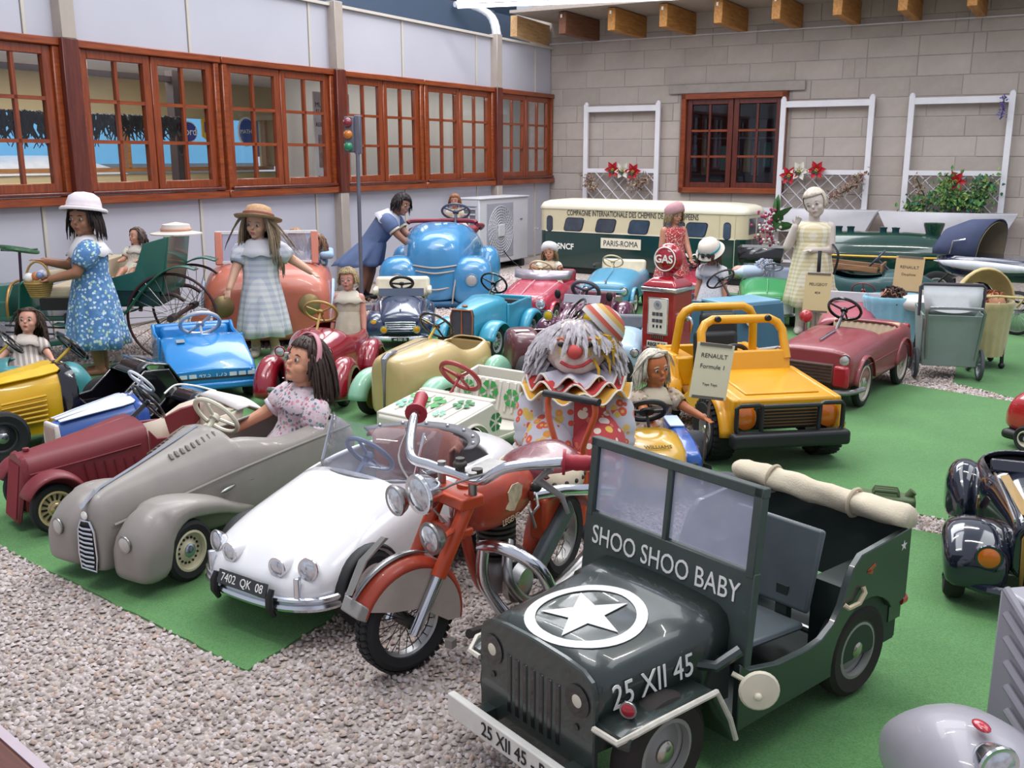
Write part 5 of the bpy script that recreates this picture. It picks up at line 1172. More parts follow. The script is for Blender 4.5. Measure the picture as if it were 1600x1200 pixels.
# ---- large sky-blue carousel car
def sky_car():
    t = car('large sky-blue roundabout car with bulging wings and silver pinstripes', -.60, 8.42, -92, (1.08, 1.12, 1.10), 'toy car', 'roundabout_car')
    mb = paint('sky', '3f86b8', .22, .7, var=.06); mp = mat('pinstripe', 'b3a89a', .4)
    keys = [(.47, .05, .06, .40, 2.6, 4), (.45, .15, .06, .46, 2.6, 5), (.38, .20, .06, .53, 2.8, 5), (.2, .25, .06, .575, 3, 5), (.02, .28, .06, .60, 3, 5), (-.12, .30, .06, .585, 3, 5), (-.3, .31, .06, .53, 3, 5), (-.48, .29, .06, .49, 3, 5), (-.58, .2, .08, .40, 2.6, 4)]
    shell(t, 'body', keys, mb, 36, 38, opening=(-.46, -.10, 45), solid=.012)
    for s in (1, -1):
        pod(t, [(.50, .05, .06, .2, 2.3), (.485, .12, .045, .30, 2.8), (.42, .145, .04, .365, 2.8), (.30, .145, .04, .375, 2.6), (.16, .13, .05, .35, 2.5), (.02, .09, .06, .27, 2.4), (-.06, .03, .08, .2, 2.2)], s*.265, mb)
        pod(t, [(-.22, .03, .1, .26, 2), (-.30, .09, .06, .37, 2.5), (-.42, .10, .05, .385, 2.5), (-.55, .07, .06, .33, 2.4), (-.62, .02, .1, .2, 2)], s*.33, mb)
        lamp(t, .503, s*.265, .215, .045, mat('lamp_rim_blue', '7fa0b8', .3, metal=.5), mat('lens_frost2', 'a8a4a4', .25, coat=.6), .4)
        strip(t, [(.495, s*.125, .04), (.49, s*.14, .16), (.45, s*.165, .29), (.35, s*.19, .39)], .006, mp, 'pinstripe')
        G().box((-.12, s*.35, .085), (.3, .1, .02)).build('running_board', mb, t, bevel=.006)
        wheel(t, -.42, s*.36, .11, .06, s, rim='8a8f98', hub='a8aab0')
    for z, w in ((.30, .155), (.26, .14), (.14, .11)): strip(t, [(.455, -w, z+.015), (.485, 0, z), (.455, w, z+.015)], .006, mp, 'pinstripe')
    strip(t, [(.37, 0, .525), (.41, .0, .50), (.44, 0, .44)], .006, mp, 'pinstripe')
    G().box((-.02, 0, .03), (.98, .56, .05)).build('base', mat('base_blue', '2c5f8a', .5), t, bevel=.02)
    mred = mat('seat_crimson', '7a1c2c', .5)
    G().box((-.30, 0, .52), (.4, .52, .05)).build('seat', mred, t, bevel=.02); 
    g = G(); g.tube(curve3([(-.10, -.26, .585), (-.12, -.22, .60), (-.16, 0, .6), (-.12, .22, .60), (-.10, .26, .585)], 16), .018, 8); g.build('dash_roll', mred, t)
    g = G(); g.tube(curve3([(-.1, .27, .57), (-.28, .30, .555), (-.46, .27, .52)], 12), .016, 8); g.build('edge_roll', mred, t)
    steer_wheel(t, -.17, .67, .105, mat('wheel_slate2', '4a4f60', .4), 55, .10, 3, th=.009)
sky_car()
# ---- turquoise vintage car
def turq_car():
    t = car('turquoise vintage pedal car with tall dark radiator and orange stripe', -.15, 6.17, -114, .74)
    mt = paint('turquoise', '3693b0', .32, .35, var=.05); mo = mat('stripe_orange', 'a65a38', .5); mr = mat('radiator_dark', '4a4250', .5, var=.12, vs=20)
    def sec(x, w, z1, k=.07): return [(x, w, .09), (x, w, z1-k), (x, w-.02, z1-k*.35), (x, w*.6, z1-.01), (x, 0, z1), (x, -w*.6, z1-.01), (x, -w+.02, z1-k*.35), (x, -w, z1-k), (x, -w, .09)]
    g = G(); g.loft([sec(.485, .105, .425), sec(.36, .12, .45), sec(.15, .15, .47), sec(.02, .17, .485), sec(-.0, .172, .47)], (True, True)); g.build('bonnet', mt, t, smooth=50)
    out = [(.0, .09), (.0, .41), (-.08, .40), (-.40, .415), (-.5, .40), (-.54, .2), (-.5, .09)]
    for s in (1, -1):
        G().prism(out, s*.18-.012, s*.18+.012).build('side_panel', mt, t, bevel=.01)
        fender(t, .33, s*.22, .11, .20, .15, 20, 160, mt, crown=.12, flare=.0)
        G().loft([[(.15, s*.15, .185), (.15, s*.29, .185)], [(.05, s*.16, .12), (.05, s*.29, .12)], [(-.2, s*.18, .11), (-.2, s*.29, .11)]], (False, False), closed=False).build('running_board', mt, t, solid=.01, off=0)
        wheel(t, .33, s*.22, .14, .05, s, rim='b0b4b8', hub='c8c8cc', style='slots'); wheel(t, -.38, s*.23, .14, .05, s, rim='b0b4b8', hub='c8c8cc', style='slots')
        fender(t, -.38, s*.24, .12, .19, .11, 10, 170, mt, crown=.2)
    G().box((-.52, 0, .26), (.03, .36, .3)).build('tail', mt, t, bevel=.01); G().box((-.02, 0, .40), (.05, .33, .05)).build('scuttle', mt, t, bevel=.015)
    G().loft([[(.50, -.085, .04), (.50, .085, .04), (.495, .10, .36), (.49, .085, .41), (.49, -.085, .41), (.495, -.10, .36)], [(.48, -.09, .04), (.48, .09, .04), (.475, .108, .365), (.475, .09, .42), (.475, -.09, .42), (.475, -.108, .365)]]).build('radiator', mr, t, bevel=.006)
    g = G(); g.tube([(.50, -.088, .05), (.502, -.10, .36), (.497, -.085, .412), (.497, .085, .412), (.502, .10, .36), (.50, .088, .05)], .006, 6); g.build('radiator_edge', mo, t)
    G().tube([(.505, 0, .04), (.50, 0, .41)], [.012, .004], 6).build('centre_stripe', mo, t); G().lathe([(0, 0), (.025, 0), (.02, .008), (0, .01)], 14, Matrix.Translation((.44, 0, .437))).build('filler_cap', mo, t)
    steer_wheel(t, -.12, .56, .115, m_blk, 38, 0, 3, th=.009); seat(t, -.3, .2, .3, mat('seat_black', '26242a', .5))
    axle(t, .33, .2, .14); axle(t, -.38, .2, .14); bumper(t, [(-.60, -.2, .25), (-.62, 0, .25), (-.6, .2, .25)], .025, mat('exhaust_grey', '9aa2a8', .5))
turq_car()
# ---- brown streamliner turned away
def brown_car():
    t = car('brownish-maroon open pedal car with white stripes on its tail', .29, 5.07, 10, (.62, .72, .78))
    mb = paint('brown_maroon', '56262e', .35, .4, var=.08)
    keys = [(-.52, .10, .16, .36, 2.6, 4), (-.50, .19, .14, .41, 3, 4), (-.42, .225, .12, .425, 3.5, 4), (-.25, .24, .10, .42, 3.6, 4), (.0, .24, .09, .42, 3.6, 4), (.2, .22, .09, .40, 3, 4), (.4, .15, .1, .34, 2.6, 4), (.5, .06, .14, .25, 2.4, 4)]
    shell(t, 'body', keys, mb, 34, 36, opening=(-.28, .12, 50), solid=.012)
    for y in (.06, .10): G().box((-.41, -y, .426), (.12, .02, .004)).build('white_stripe', m_txw, t)
    for s in (1, -1):
        wheel(t, -.44, -.30, .15, .07, -1, rim='b8b8ba', hub='d8d8dc', style='slots', inner=.6, steer=58) if s < 0 else wheel(t, -.36, .275, .15, .07, 1, rim='b8b8ba', hub='d8d8dc', style='slots', inner=.6); wheel(t, .34, s*.25, .15, .06, s, rim='b8b8ba', hub='d8d8dc', style='slots', inner=.6)
    axle(t, -.36, .26, .15); axle(t, .34, .25, .15); G().ell((-.08, .245, .12), (.07, .02, .05)).build('side_bulge', mat('bulge_grey', '6a6268', .4), t)
    steer_wheel(t, .06, .52, .12, m_blk, 42, 0, 3, fwd=1, th=.009, col=mat('column_yellow', 'c9a83a', .4))
    G().box((-.1, 0, .16), (.34, .4, .04)).build('seat', mat('seat_brown', '4a2428', .5), t, bevel=.015)
brown_car()
# ---- purple car with corrugated bonnet
def purple_car():
    t = car('glossy plum pedal car with ribbed bonnet and yellow lamps', .46, 6.30, -112, .72)
    mp = paint('plum', '5b2440', .15, .9, var=.04); my = mat('lamp_lemon', 'd0a010', .2, coat=.6)
    rings = []
    for x, w, z in spline([(.50, .10, .24), (.49, .12, .28), (.42, .135, .345), (.30, .15, .385), (.15, .17, .405), (.06, .18, .41)], 20):
        rings.append([(x, w*math.cos(a)*1.0, .12+(z-.12)*abs(math.sin(a))**.55*(1+.022*math.cos(a*26))) for a in np.linspace(0, PI, 60)])
    g = G(); g.loft(rings, (False, False), closed=False); g.build('bonnet', mp, t, solid=.01, smooth=80)
    G().prism([(-.115, .10), (.115, .10), (.12, .26), (.09, .30), (-.09, .30), (-.12, .26)], .485, .50, 'yz').build('nose_panel', mp, t, bevel=.01)
    for i in range(3): bumper(t, [(.505, -.09, .22+i*.022), (.515, 0, .225+i*.022), (.505, .09, .22+i*.022)], .005, m_chr, 'grille_bar')
    for s in (1, -1):
        pod(t, [(.47, .03, .12, .2, 2.2), (.45, .07, .1, .27, 2.4), (.36, .085, .13, .305, 2.3), (.22, .08, .18, .29, 2.3), (.08, .04, .18, .24, 2.2), (.03, .02, .18, .2, 2)], s*.215, mp)
        pod(t, [(-.20, .02, .14, .2, 2.2), (-.27, .07, .12, .33, 2.4), (-.38, .09, .10, .37, 2.4), (-.50, .08, .10, .33, 2.4), (-.58, .02, .14, .2, 2)], s*.26, mp)
        strip(t, [(-.2, s*.31, .13), (-.38, s*.345, .12), (-.58, s*.28, .15)], .007, m_chr, 'side_trim')
        lamp(t, .44, s*.175, .33, .045, m_chr, my, .7); G().tube([(.42, s*.17, .26), (.43, s*.175, .3)], .008, 6).build('lamp_stalk', mp, t)
        G().ell((.02, s*.24, .46), (.02, .03, .045), 12, 8, rotm(0, 10, 0)).build('side_mirror', m_blkp, t); G().tube([(.02, s*.215, .42), (.06, s*.2, .36)], .007, 6).build('mirror_arm', m_blkp, t)
        G().prism([(.06, .1), (.06, .36), (-.04, .30), (-.16, .30), (-.24, .42), (-.52, .40), (-.55, .12)], s*.20-.01, s*.20+.01).build('side_panel', mp, t, bevel=.01)
        wheel(t, .32, s*.235, .13, .06, s, rim='6a6a70', hub='c8c8cc'); wheel(t, -.40, s*.26, .13, .06, s, rim='6a6a70', hub='c8c8cc')
    G().box((.05, 0, .43), (.012, .34, .08), 0, 0, R(-25)).build('windscreen', mat('screen_smoke', '8d8a94', .2, coat=.5), t, bevel=.004)
    G().box((-.52, 0, .28), (.04, .40, .24)).build('tail', mp, t, bevel=.02); G().box((-.3, 0, .2), (.3, .36, .05)).build('seat', mat('seat_plum', '5c2230', .5), t, bevel=.015); G().box((-.42, 0, .36), (.05, .34, .17), 0, 0, R(-10)).build('backrest', mat('seat_plum', '5c2230'), t, bevel=.03, seg=3)
    G().ell((.505, -.15, .17), (.008, .02, .018)).build('heart_badge', mat('lamp_red', 'b02334'), t)
    steer_wheel(t, -.05, .50, .12, mat('steer_slate', '55525e', .5), 45, 0, 3, th=.018); axle(t, .32, .2, .13); axle(t, -.4, .24, .13)
    bumper(t, [(.44, -.28, .10), (.54, -.1, .10), (.54, .1, .10), (.44, .28, .10)], .014, m_chr)
purple_car()
# ---- two fifties convertibles at the back
def fifties(label, x, y, deg, s, mc, top, mi, face):
    t = car(label, x, y, deg, s)
    keys = [(.50, .16, .15, .27, 3, 5), (.48, .215, .12, .31, 3.2, 5), (.42, .235, .11, .335, 3.2, 5), (.25, .25, .10, .37, 3, 5), (.02, .262, .1, .41, 3, 5), (-.1, .265, .1, .41, 3.2, 5), (-.35, .265, .1, .405, 3.2, 5), (-.5, .24, .12, .39, 3, 5), (-.56, .15, .16, .3, 2.6, 4)]
    shell(t, 'body', keys, mc, 34, 36, opening=(-.42, -.02, 47), solid=.012)
    for s_ in (1, -1):
        lamp(t, .495, s_*.185, .262 if face else .245, .04, m_chr if face else m_chrd, None, .6)
        wheel(t, .32, s_*.245, .12, .06, s_, rim='cfcac0', hub='d0d0d4'); wheel(t, -.35, s_*.245, .12, .06, s_, rim='cfcac0', hub='d0d0d4')
        fender(t, .32, s_*.255, .12, .145, .04, 0, 180, mc, crown=.06, name='wheel_lip')
    axle(t, .32, .23, .12); axle(t, -.35, .23, .12)
    bumper(t, [(.42, -.29, .14), (.52, -.2, .13), (.545, 0, .125), (.52, .2, .13), (.42, .29, .14)], .016, m_chr if face else m_chrd)
    G().box((-.25, 0, .27), (.24, .44, .06)).build('seat', mi, t, bevel=.02); G().box((-.38, 0, .39), (.06, .46, .15), 0, 0, R(-12)).build('backrest', mi, t, bevel=.03, seg=3)
    return t
mrd = paint('rose_red', 'a82a42', .25, .6, var=.06)
t = fifties('rose-red pedal car with silver windscreen surround and chrome side grilles', .19, 7.12, -110, .82, mrd, None, mat('seat_rose', '7a1c2c', .5), True)
g = G(); rings = []
for i in range(17):
    u = -1+i/8; rings.append([(.06-.16*u*u, .255*u, .405), (.0-.16*u*u, .27*u, .475+.01*(1-u*u))])
g.loft(rings, (False, False), closed=False); g.build('windscreen', mat('screen_silver', 'a9a2ac', .3, metal=.5), t, solid=.008, off=0)
for s in (1, -1):
    for i in range(4): G().box((.512-.01*i*0, s*.21, .15+i*.022), (.02, .08, .010), s*R(-15)).build('side_grille_bar', m_chr, t)
strip(t, [(.50, -.12, .30), (.42, -.19, .345), (.1, -.22, .41)], .004, mat('trim_pink', 'd8a0a8', .4)); strip(t, [(.50, .12, .30), (.42, .19, .345), (.1, .22, .41)], .004, mat('trim_pink', 'd8a0a8')); strip(t, [(.49, 0, .318), (.3, 0, .372), (.1, 0, .41)], .004, mat('trim_pink', 'd8a0a8'))
G().ell((.503, 0, .285), (.008, .028, .02)).build('badge', mat('badge_rose', 'c8a0a0', .4), t)
steer_wheel(t, -.08, .50, .10, mat('wheel_ivory', 'c8b690', .4), 50, 0, 3, th=.009)
mlb = paint('steel_blue', '4d8fae', .3, .4, var=.06)
t = fifties('steel-blue convertible pedal car with wide dark grille and cream seat', .83, 7.90, -108, .80, mlb, None, mat('cream_plastic', 'd5ccb6', .4), False)
G().box((.505, 0, .19), (.02, .27, .085)).build('grille', mat('grille_black', '1a1820', .5), t, bevel=.01)
G().box((.512, 0, .245), (.014, .38, .03)).build('grille_top', mat('blue_pale', '8ab0c8', .35), t, bevel=.006); G().ell((.47, 0, .335), (.02, .012, .006)).build('badge', mat('badge_red', 'a04a50', .4), t)
strip(t, [(.47, 0, .335), (.3, 0, .372), (.1, 0, .41)], .003, mat('bead_blue', '35708c', .4)); steer_wheel(t, -.08, .47, .10, mat('wheel_ivory', 'c8b690'), 50, -.05, 3, th=.008)
g = G(); g.tube(curve3([(-.42, -.25, .41), (-.1, -.25, .43), (.0, -.22, .42)], 10), .012, 8); g.build('sill_roll', m_blkp, t)
# ================================================================== VEHICLES AND FITTINGS FURTHER BACK
# ---- railcar model
def railcar():
    t = thing('railcar_model', 'cream and dark green railcar model with white roof and PARIS-ROMA board', 'railcar', 1.38, 10.24, 145)
    mc = paint('rail_cream', 'cbbfa0', .3, .4, var=.03); mg = paint('rail_green', '14332e', .15, .9, var=.05); mw = paint('rail_roof', 'ddd6c2', .35, .2, var=.03)
    L, W, zc, zr = 1.17, .25, .43, .66
    def sec(x, w, z0, z1): return [(x, w, z0), (x, w, z1), (x, -w, z1), (x, -w, z0)]
    def slab(z0, z1, m, name, rad=.10, e=.0):
        pts = []
        for cx, cy, a0 in ((L-rad, W-rad, 0), (-L+rad, W-rad, 90), (-L+rad, -W+rad, 180), (L-rad, -W+rad, 270)):
            for i in range(7): a = R(a0+15*i); pts.append((cx+(rad+e)*math.cos(a), cy+(rad+e)*math.sin(a)))
        g = G(); g.prism(pts, z0, z1, 'xy'); return g.build(name, m, t, smooth=30)
    slab(.06, zc, mg, 'lower_body'); slab(zc, zr, mc, 'upper_body'); slab(0, .07, m_blkp, 'underframe', .08, -.03)
    g = G(); rings = []
    for k, z in ((1.0, 0), (1.01, .012), (.985, .035), (.93, .065), (.80, .085), (.45, .10), (0.02, .104)):
        ring = []
        for cx, cy, a0 in ((L-.1, W-.1, 0), (-L+.1, W-.1, 90), (-L+.1, -W+.1, 180), (L-.1, -W+.1, 270)):
            for i in range(7): a = R(a0+15*i); ring.append(((cx+.108*math.cos(a))*(1-(1-k)*.35), (cy+.108*math.sin(a))*k, zr+z))
        rings.append(ring)
    g.loft(rings); g.build('roof', mw, t, smooth=60)
    g = G(); g.box((0, W+.001, zc), (2*L-.2, .004, .012)).build('waist_line', mw, t)
    mglass = mat('rail_glass', '39414e', .08, coat=1., var=.3, vs=6); mfr = mat('rail_frame', '1c1830', .4)
    def win(x, z, w, h, slant=0):
        pts = []
        for cx, cz, a0 in ((w/2-.03, h/2-.03, 0), (-w/2+.03, h/2-.03, 90), (-w/2+.03, -h/2+.03, 180), (w/2-.03, -h/2+.03, 270)):
            for i in range(5): a = R(a0+22.5*i); pts.append((x+cx+.03*math.cos(a)-slant*(cz+.03*math.sin(a)), z+cz+.03*math.sin(a)))
        o = G().prism([(x+(p-x)*1.08, z+(q-z)*1.1) for p, q in pts], W-.003, W+.004).build('window', mfr, t)
        G().prism(pts, W, W+.007).build('pane', mglass, o)
    for x in (.72, .34, -.04, -.42, -.66): win(x, .505, .21, .13, .25)
    for x in (1.02, -.98): win(x, .505, .07, .15)
    for s in (1, -1):
        for x in (-.90, -1.06): G().box((x, W+.001, .40), (.006, .004, .5)).build('door_line', mat('line_cream', 'b8ae92', .5), t)
        break
    G().box((-L-.001, .10, .55), (.006, .16, .15)).build('end_window', mglass, t, bevel=.02); G().box((-L-.001, -.10, .55), (.006, .16, .15)).build('end_window', mglass, t, bevel=.02)
    F_ = lambda x, z: frame((x, W+.004, z), (-1, 0, 0), (0, 0, 1))
    text('lettering', 'COMPAGNIE INTERNATIONALE DES CHEMINS DE FER EUROPEENS', .078, mat('lettering_dark', '2a2a30', .6), t, F_(.06, .622), .001, squash=.64)
    o = G().box((.16, W+.004, .33), (.46, .008, .105)).build('name_board', mw, t); text('lettering', 'PARIS-ROMA', .08, mat('lettering_dark', '2a2a30'), o, frame((.16, W+.009, .328), (-1, 0, 0), (0, 0, 1)), .001, squash=.88)
    text('lettering', 'SNCF', .085, m_txw, t, F_(.82, .27), .001, bold=.002); text('lettering', 'SNCF', .085, m_txw, t, F_(-.62, .24), .001, bold=.002)
    G().tube([(L+.02, .2, .44), (L+.07, .2, .44)], .008, 6).build('door_handle', m_chr, t)
railcar()
# ---- pink roundabout car
def pink_car():
    t = car('salmon-pink roundabout car with two brass lamps and white framed windscreen', -1.63, 6.66, -80, .93, 'toy car', 'roundabout_car')
    mp = paint('salmon', 'b86550', .4, .3, var=.08, vs=5); mbz = mat('brass_dull', '94805a', .4, metal=.6, var=.1)
    keys = [(.50, .30, .10, .36, 4, 8), (.49, .38, .06, .42, 4, 8), (.42, .42, .05, .50, 3.5, 8), (.28, .43, .05, .55, 3.4, 8), (.05, .44, .05, .57, 3.4, 8), (-.2, .44, .05, .56, 3.6, 8), (-.45, .43, .05, .54, 3.6, 8), (-.55, .35, .06, .46, 3, 6)]
    shell(t, 'body', keys, mp, 36, 34, opening=(-.48, .10, 48), solid=.015)
    for s in (1, -1):
        G().lathe([(0, 0), (.075, 0), (.072, .012), (.04, .03), (0, .035)], 26, Matrix.Translation((.495, s*.285, .30)) @ Matrix.Rotation(R(90), 4, 'Y')).build('headlamp', mbz, t)
        strip(t, [(.42, s*.425, .14), (.30, s*.44, .30), (.1, s*.45, .42)], .012, mat('pale_blue_edge', '9fb4cc', .5), 'side_edge')
        wheel(t, .25, s*.42, .14, .06, s, rim='3a3a40', hub='8a8a90'); wheel(t, -.38, s*.42, .14, .06, s, rim='3a3a40', hub='8a8a90')
    mf = mat('screen_frame_pink', 'c27866', .4); mwh = mat('screen_white', 'd8d8dc', .4)
    for s in (1, -1): G().box((.13, s*.33, .655), (.035, .05, .23), 0, 0, R(-12)).build('windscreen_post', mf, t, bevel=.006)
    G().box((.105, 0, .765), (.03, .70, .018)).build('windscreen_rail', mwh, t); G().box((.15, 0, .56), (.03, .66, .016)).build('windscreen_rail', mwh, t)
    G().box((.128, 0, .66), (.005, .62, .19), 0, 0, R(-12)).build('pane', glass('pink_glass', 'e4e4ee', .1, .04, .2), t, smooth=None)
    G().box((-.22, .41, .58), (.42, .10, .05)).build('side_cushion', mat('cushion_blue', '8fa8c4', .7), t, bevel=.02)
    G().box((-.25, 0, .42), (.3, .7, .06)).build('seat', mat('seat_pink', '8a4a42', .6), t, bevel=.02)
    a = G(); a.lathe([(0, -.10), (.04, -.08), (.07, 0), (.082, .01), (.082, .02), (.06, .025), (0, .02)], 24, Matrix.Translation((.50, -.43, .20)) @ Euler((0, R(60), R(-20))).to_matrix().to_4x4()); o = a.build('side_horn', mp, t)
    k = G(); k.torus((.508, -.434, .214), .075, .011, 26, 8, Euler((0, R(60), R(-20))).to_matrix()); k.build('horn_rim', mwh, o)
pink_car()
# ---- green horseless carriage at the wall
def carriage():
    t = thing('carriage', 'dark green horseless carriage with tufted cream seat and spoked wheel', 'carriage', -2.64, 6.0, 184)
    mg = paint('carriage_green', '1f5a4c', .3, .4, var=.06); mgd = paint('carriage_dark', '163c34', .3, .4); mle = mat('seat_cream_worn', 'b3a48a', .6, var=.12, vs=12); mw = mat('wheel_maroon', '3e1c20', .5)
    # rear wheels with wire spokes
    for s in (1, -1):
        g = G(); g.torus((0, 0, 0), .258, .0085, 44, 8, Matrix.Rotation(R(90), 3, 'X')); w = g.build('wheel', mw, t, (-.62, s*.26, .267))
        k = G()
        for i in range(26):
            a = 2*PI*i/26; k.tube([(.03*math.cos(a+.4), .02*(-1)**i, .03*math.sin(a+.4)), (.258*math.cos(a), 0, .258*math.sin(a))], .0018, 4)
        k.build('spokes', m_chrd, w); G().cyl((0, -.05, 0), (0, .05, 0), .022, 12).build('hub', mat('hub_dark', '3a302e', .5), w)
        g = G(); g.torus((0, 0, 0), .16, .0075, 36, 8, Matrix.Rotation(R(90), 3, 'X')); w = g.build('wheel', mw, t, (.62, s*.27, .168))
        k = G()
        for i in range(18): a = 2*PI*i/18; k.tube([(0, .015*(-1)**i, 0), (.16*math.cos(a), 0, .16*math.sin(a))], .0018, 4)
        k.build('spokes', m_chrd, w)
        pts = spline([(-.78, .55), (-.69, .57), (-.58, .53), (-.46, .42), (-.36, .30), (-.24, .235), (-.08, .225), (.05, .24)], 24)
        g = G(); g.loft([[(x, s*.22, z), (x, s*.32, z+.004)] for x, z in pts], (False, False), closed=False); g.build('mudguard', mg, t, solid=.008, off=0, smooth=70)
        g = G(); g.tube(curve3([(-.68, s*.2, .36), (-.60, s*.2, .40), (-.45, s*.2, .38), (-.42, s*.2, .30)], 14), .012, 8); g.build('spring', mw, t)
    G().cyl((-.62, -.26, .267), (-.62, .26, .267), .012, 8).build('axle', mw, t); G().cyl((.62, -.27, .168), (.62, .27, .168), .01, 8).build('axle', mw, t)
    # seat box, back and bonnet
    G().box((-.40, 0, .40), (.30, .46, .14)).build('seat_box', mgd, t, bevel=.01)
    G().loft([[(-.56, -.24, .40), (-.56, .24, .40), (-.60, .25, .74), (-.60, -.25, .74)], [(-.58, -.24, .40), (-.58, .24, .40), (-.63, .25, .74), (-.63, -.25, .74)]]).build('back_panel', mg, t)
    for s in (1, -1): G().prism([(-.25, .43), (-.27, .50), (-.42, .54), (-.48, .70), (-.62, .74), (-.57, .42)], s*.245-.008, s*.245+.008).build('side_panel', mg, t, bevel=.004)
    # front bench seat with rolled arms and tufted back
    G().box((-.02, 0, .41), (.30, .46, .07)).build('seat', mle, t, bevel=.025, seg=3); G().box((-.02, 0, .35), (.32, .48, .07)).build('seat_base', mat('seat_base_black', '1c1a1a', .6), t)
    g = G(); rings = []
    for i in range(25):
        y = -.23+.46*i/24; q = .012*abs(math.sin(i*PI/4)); rings.append([(-.16-q, y, .44), (-.19-q, y, .50), (-.20-q, y, .56), (-.21, y, .60), (-.25, y, .60), (-.25, y, .44)])
    g.loft(rings); g.build('tufted_back', mle, t, smooth=70)
    for s in (1, -1): G().tube(curve3([(-.2, s*.225, .55), (-.05, s*.235, .54), (.10, s*.235, .50), (.14, s*.23, .44)], 12), [.04+.01*math.sin(i) for i in range(12)], 10).build('arm_roll', mle, t)
    G().box((.2, 0, .26), (.7, .4, .03)).build('floor_board', mg, t, bevel=.006)
    g = G(); g.loft([[(.30, .2, .26), (.28, .2, .30), (.26, .2, .46), (.24, .2, .48)], [(.30, -.2, .26), (.28, -.2, .30), (.26, -.2, .46), (.24, -.2, .48)]], (False, False), closed=False); g.build('dash_board', mg, t, solid=.012, off=0)
    rows = [(.34, .19, .25, .45), (.60, .175, .23, .43), (.86, .15, .22, .40), (.88, .12, .24, .37)]
    g = G(); g.loft([[(x, w, z0), (x, w, z1-.09), (x, w*.55, z1), (x, -w*.55, z1), (x, -w, z1-.09), (x, -w, z0)] for x, w, z0, z1 in rows]); g.build('bonnet', mg, t, bevel=.006)
    strip(t, [(.345, .192, .25), (.345, .192, .36), (.345, .106, .452), (.345, -.106, .452), (.345, -.192, .36)], .008, mat('brass_strip', 'a87a3c', .35, metal=.5))
    steer = G(); steer.torus((.30, .05, .655), .10, .012, 30, 8, Euler((R(6), R(-10), 0)).to_matrix()); 
    for i in range(4): a = PI/2*i+.4; steer.tube([(.30, .05, .648), (.30+.1*math.cos(a), .05+.1*math.sin(a), .655)], .006, 6)
    steer.build('steering_wheel', mat('tiller_green', '2f5a3c', .35, var=.5, vs=40), t); G().tube([(.30, .05, .655), (.31, .05, .45)], .009, 8).build('steering_column', mat('column_plum', '2e1c34', .5), t)
    for z in (.17, .21): G().tube([(.0, .24, z), (.35, .24, z+.02)], .006, 6).build('frame_rod', m_blkp, t)
    G().box((.05, .26, .13), (.18, .10, .03), 0, 0, R(8)).build('step_plate', mg, t, bevel=.006); G().box((-.02, .25, .21), (.05, .03, .18)).build('linkage', m_blkp, t, bevel=.01)
carriage()
# ---- yellow and black car, white and blue car, teal car at the left edge
def bullet(label, x, y, deg, s, mb, mtop, flash, rad, sw, ym):
    mtl_ = paint('black', '15131a', .15, .8)
    t = car(label, x, y, deg, s)
    def sec(x, w, z1, k=.10): return [(x, w, .10), (x, w+.006, .2), (x, w, z1-k), (x, w-.03, z1-k*.35), (x, w*.55, z1-.012), (x, 0, z1), (x, -w*.55, z1-.012), (x, -w+.03, z1-k*.35), (x, -w, z1-k), (x, -w-.006, .2), (x, -w, .10)]
    R_ = [(.52, .09, .36), (.35, .125, .39), (.15, .165, .425), (.0, .195, .45), (-.03, .205, .44)]
    g = G(); g.loft([sec(*r) for r in R_], (True, True)); g.build('bonnet', mb, t, smooth=55)
    g = G(); g.loft([sec(x, w+.004, z+.004) for x, w, z in ((.02, .194, .448), (-.06, .21, .45), (-.07, .2, .42))], (False, True)); g.build('cowl', mtop, t, solid=.006, smooth=55)
    # teardrop flashes along the bonnet
    for s_ in (0, 1, -1):
        P = [(-.0, .055), (.02, .085), (.1, .09), (.3, .06), (.50, .028), (.50, -.028), (.3, -.06), (.1, -.09), (.02, -.085), (-.0, -.055)]
        pts = []
        for u, v in P:
            z = .45-.09*(u/.52)-.0; yy = v*.62+s_*(.108-.05*u/.52)
            pts.append((u, yy, z+.010-(abs(yy)/.2)**2.2*.045))
        g = G(); g.add(pts, [tuple(range(len(pts)))]); g.build('flash', flash, t, smooth=None, solid=.006, off=0)
    for s_ in (1, -1):
        for i in range(6): G().tube([(.10, s_*.196, .18+i*.027), (.32, s_*.158, .165+i*.025)], .008, 6).build('louvre', mb, t)
        wheel(t, .36, s_*.25, .14, .07, s_, rim='2a2a2e', hub='9a9ca0'); wheel(t, -.38, s_*.24, .14, .07, s_, rim='2a2a2e', hub='9a9ca0')
        G().prism([(-.05, .10), (-.05, .30), (-.14, .20), (-.28, .22), (-.45, .37), (-.60, .36), (-.66, .25), (-.55, .10)], s_*.19-.01, s_*.19+.01).build('side_panel', mtl_, t, bevel=.008)
    g = G(); g.loft([[(x, y_, z) for x, z in ((-.40, .34), (-.48, .40), (-.60, .38), (-.68, .26), (-.55, .10))] for y_ in (-.19, -.1, 0, .1, .19)], (False, False), closed=False); g.build('tail', mtl_, t, solid=.01, off=0, smooth=70)
    G().box((-.3, 0, .15), (.5, .36, .03)).build('seat', mtl_, t, bevel=.01); axle(t, .36, .24, .14); axle(t, -.38, .24, .14)
    if rad:
        G().prism([(-.10, .08), (.10, .08), (.115, .25), (.09, .355), (-.09, .355), (-.115, .25)], .515, .545, 'yz').build('radiator', rad, t, bevel=.012)
        for i in range(11): G().tube([(.549, -.07+i*.014, .12), (.549, -.07+i*.014, .33)], .003, 4).build('radiator_rib', mat('rib_pinkish', 'c9a8a4', .5), t)
    steer_wheel(t, -.13, .53, .105, sw, 40, 0, 3, col=ym, th=.011); return t
mbk = paint('black', '15131a', .15, .8)
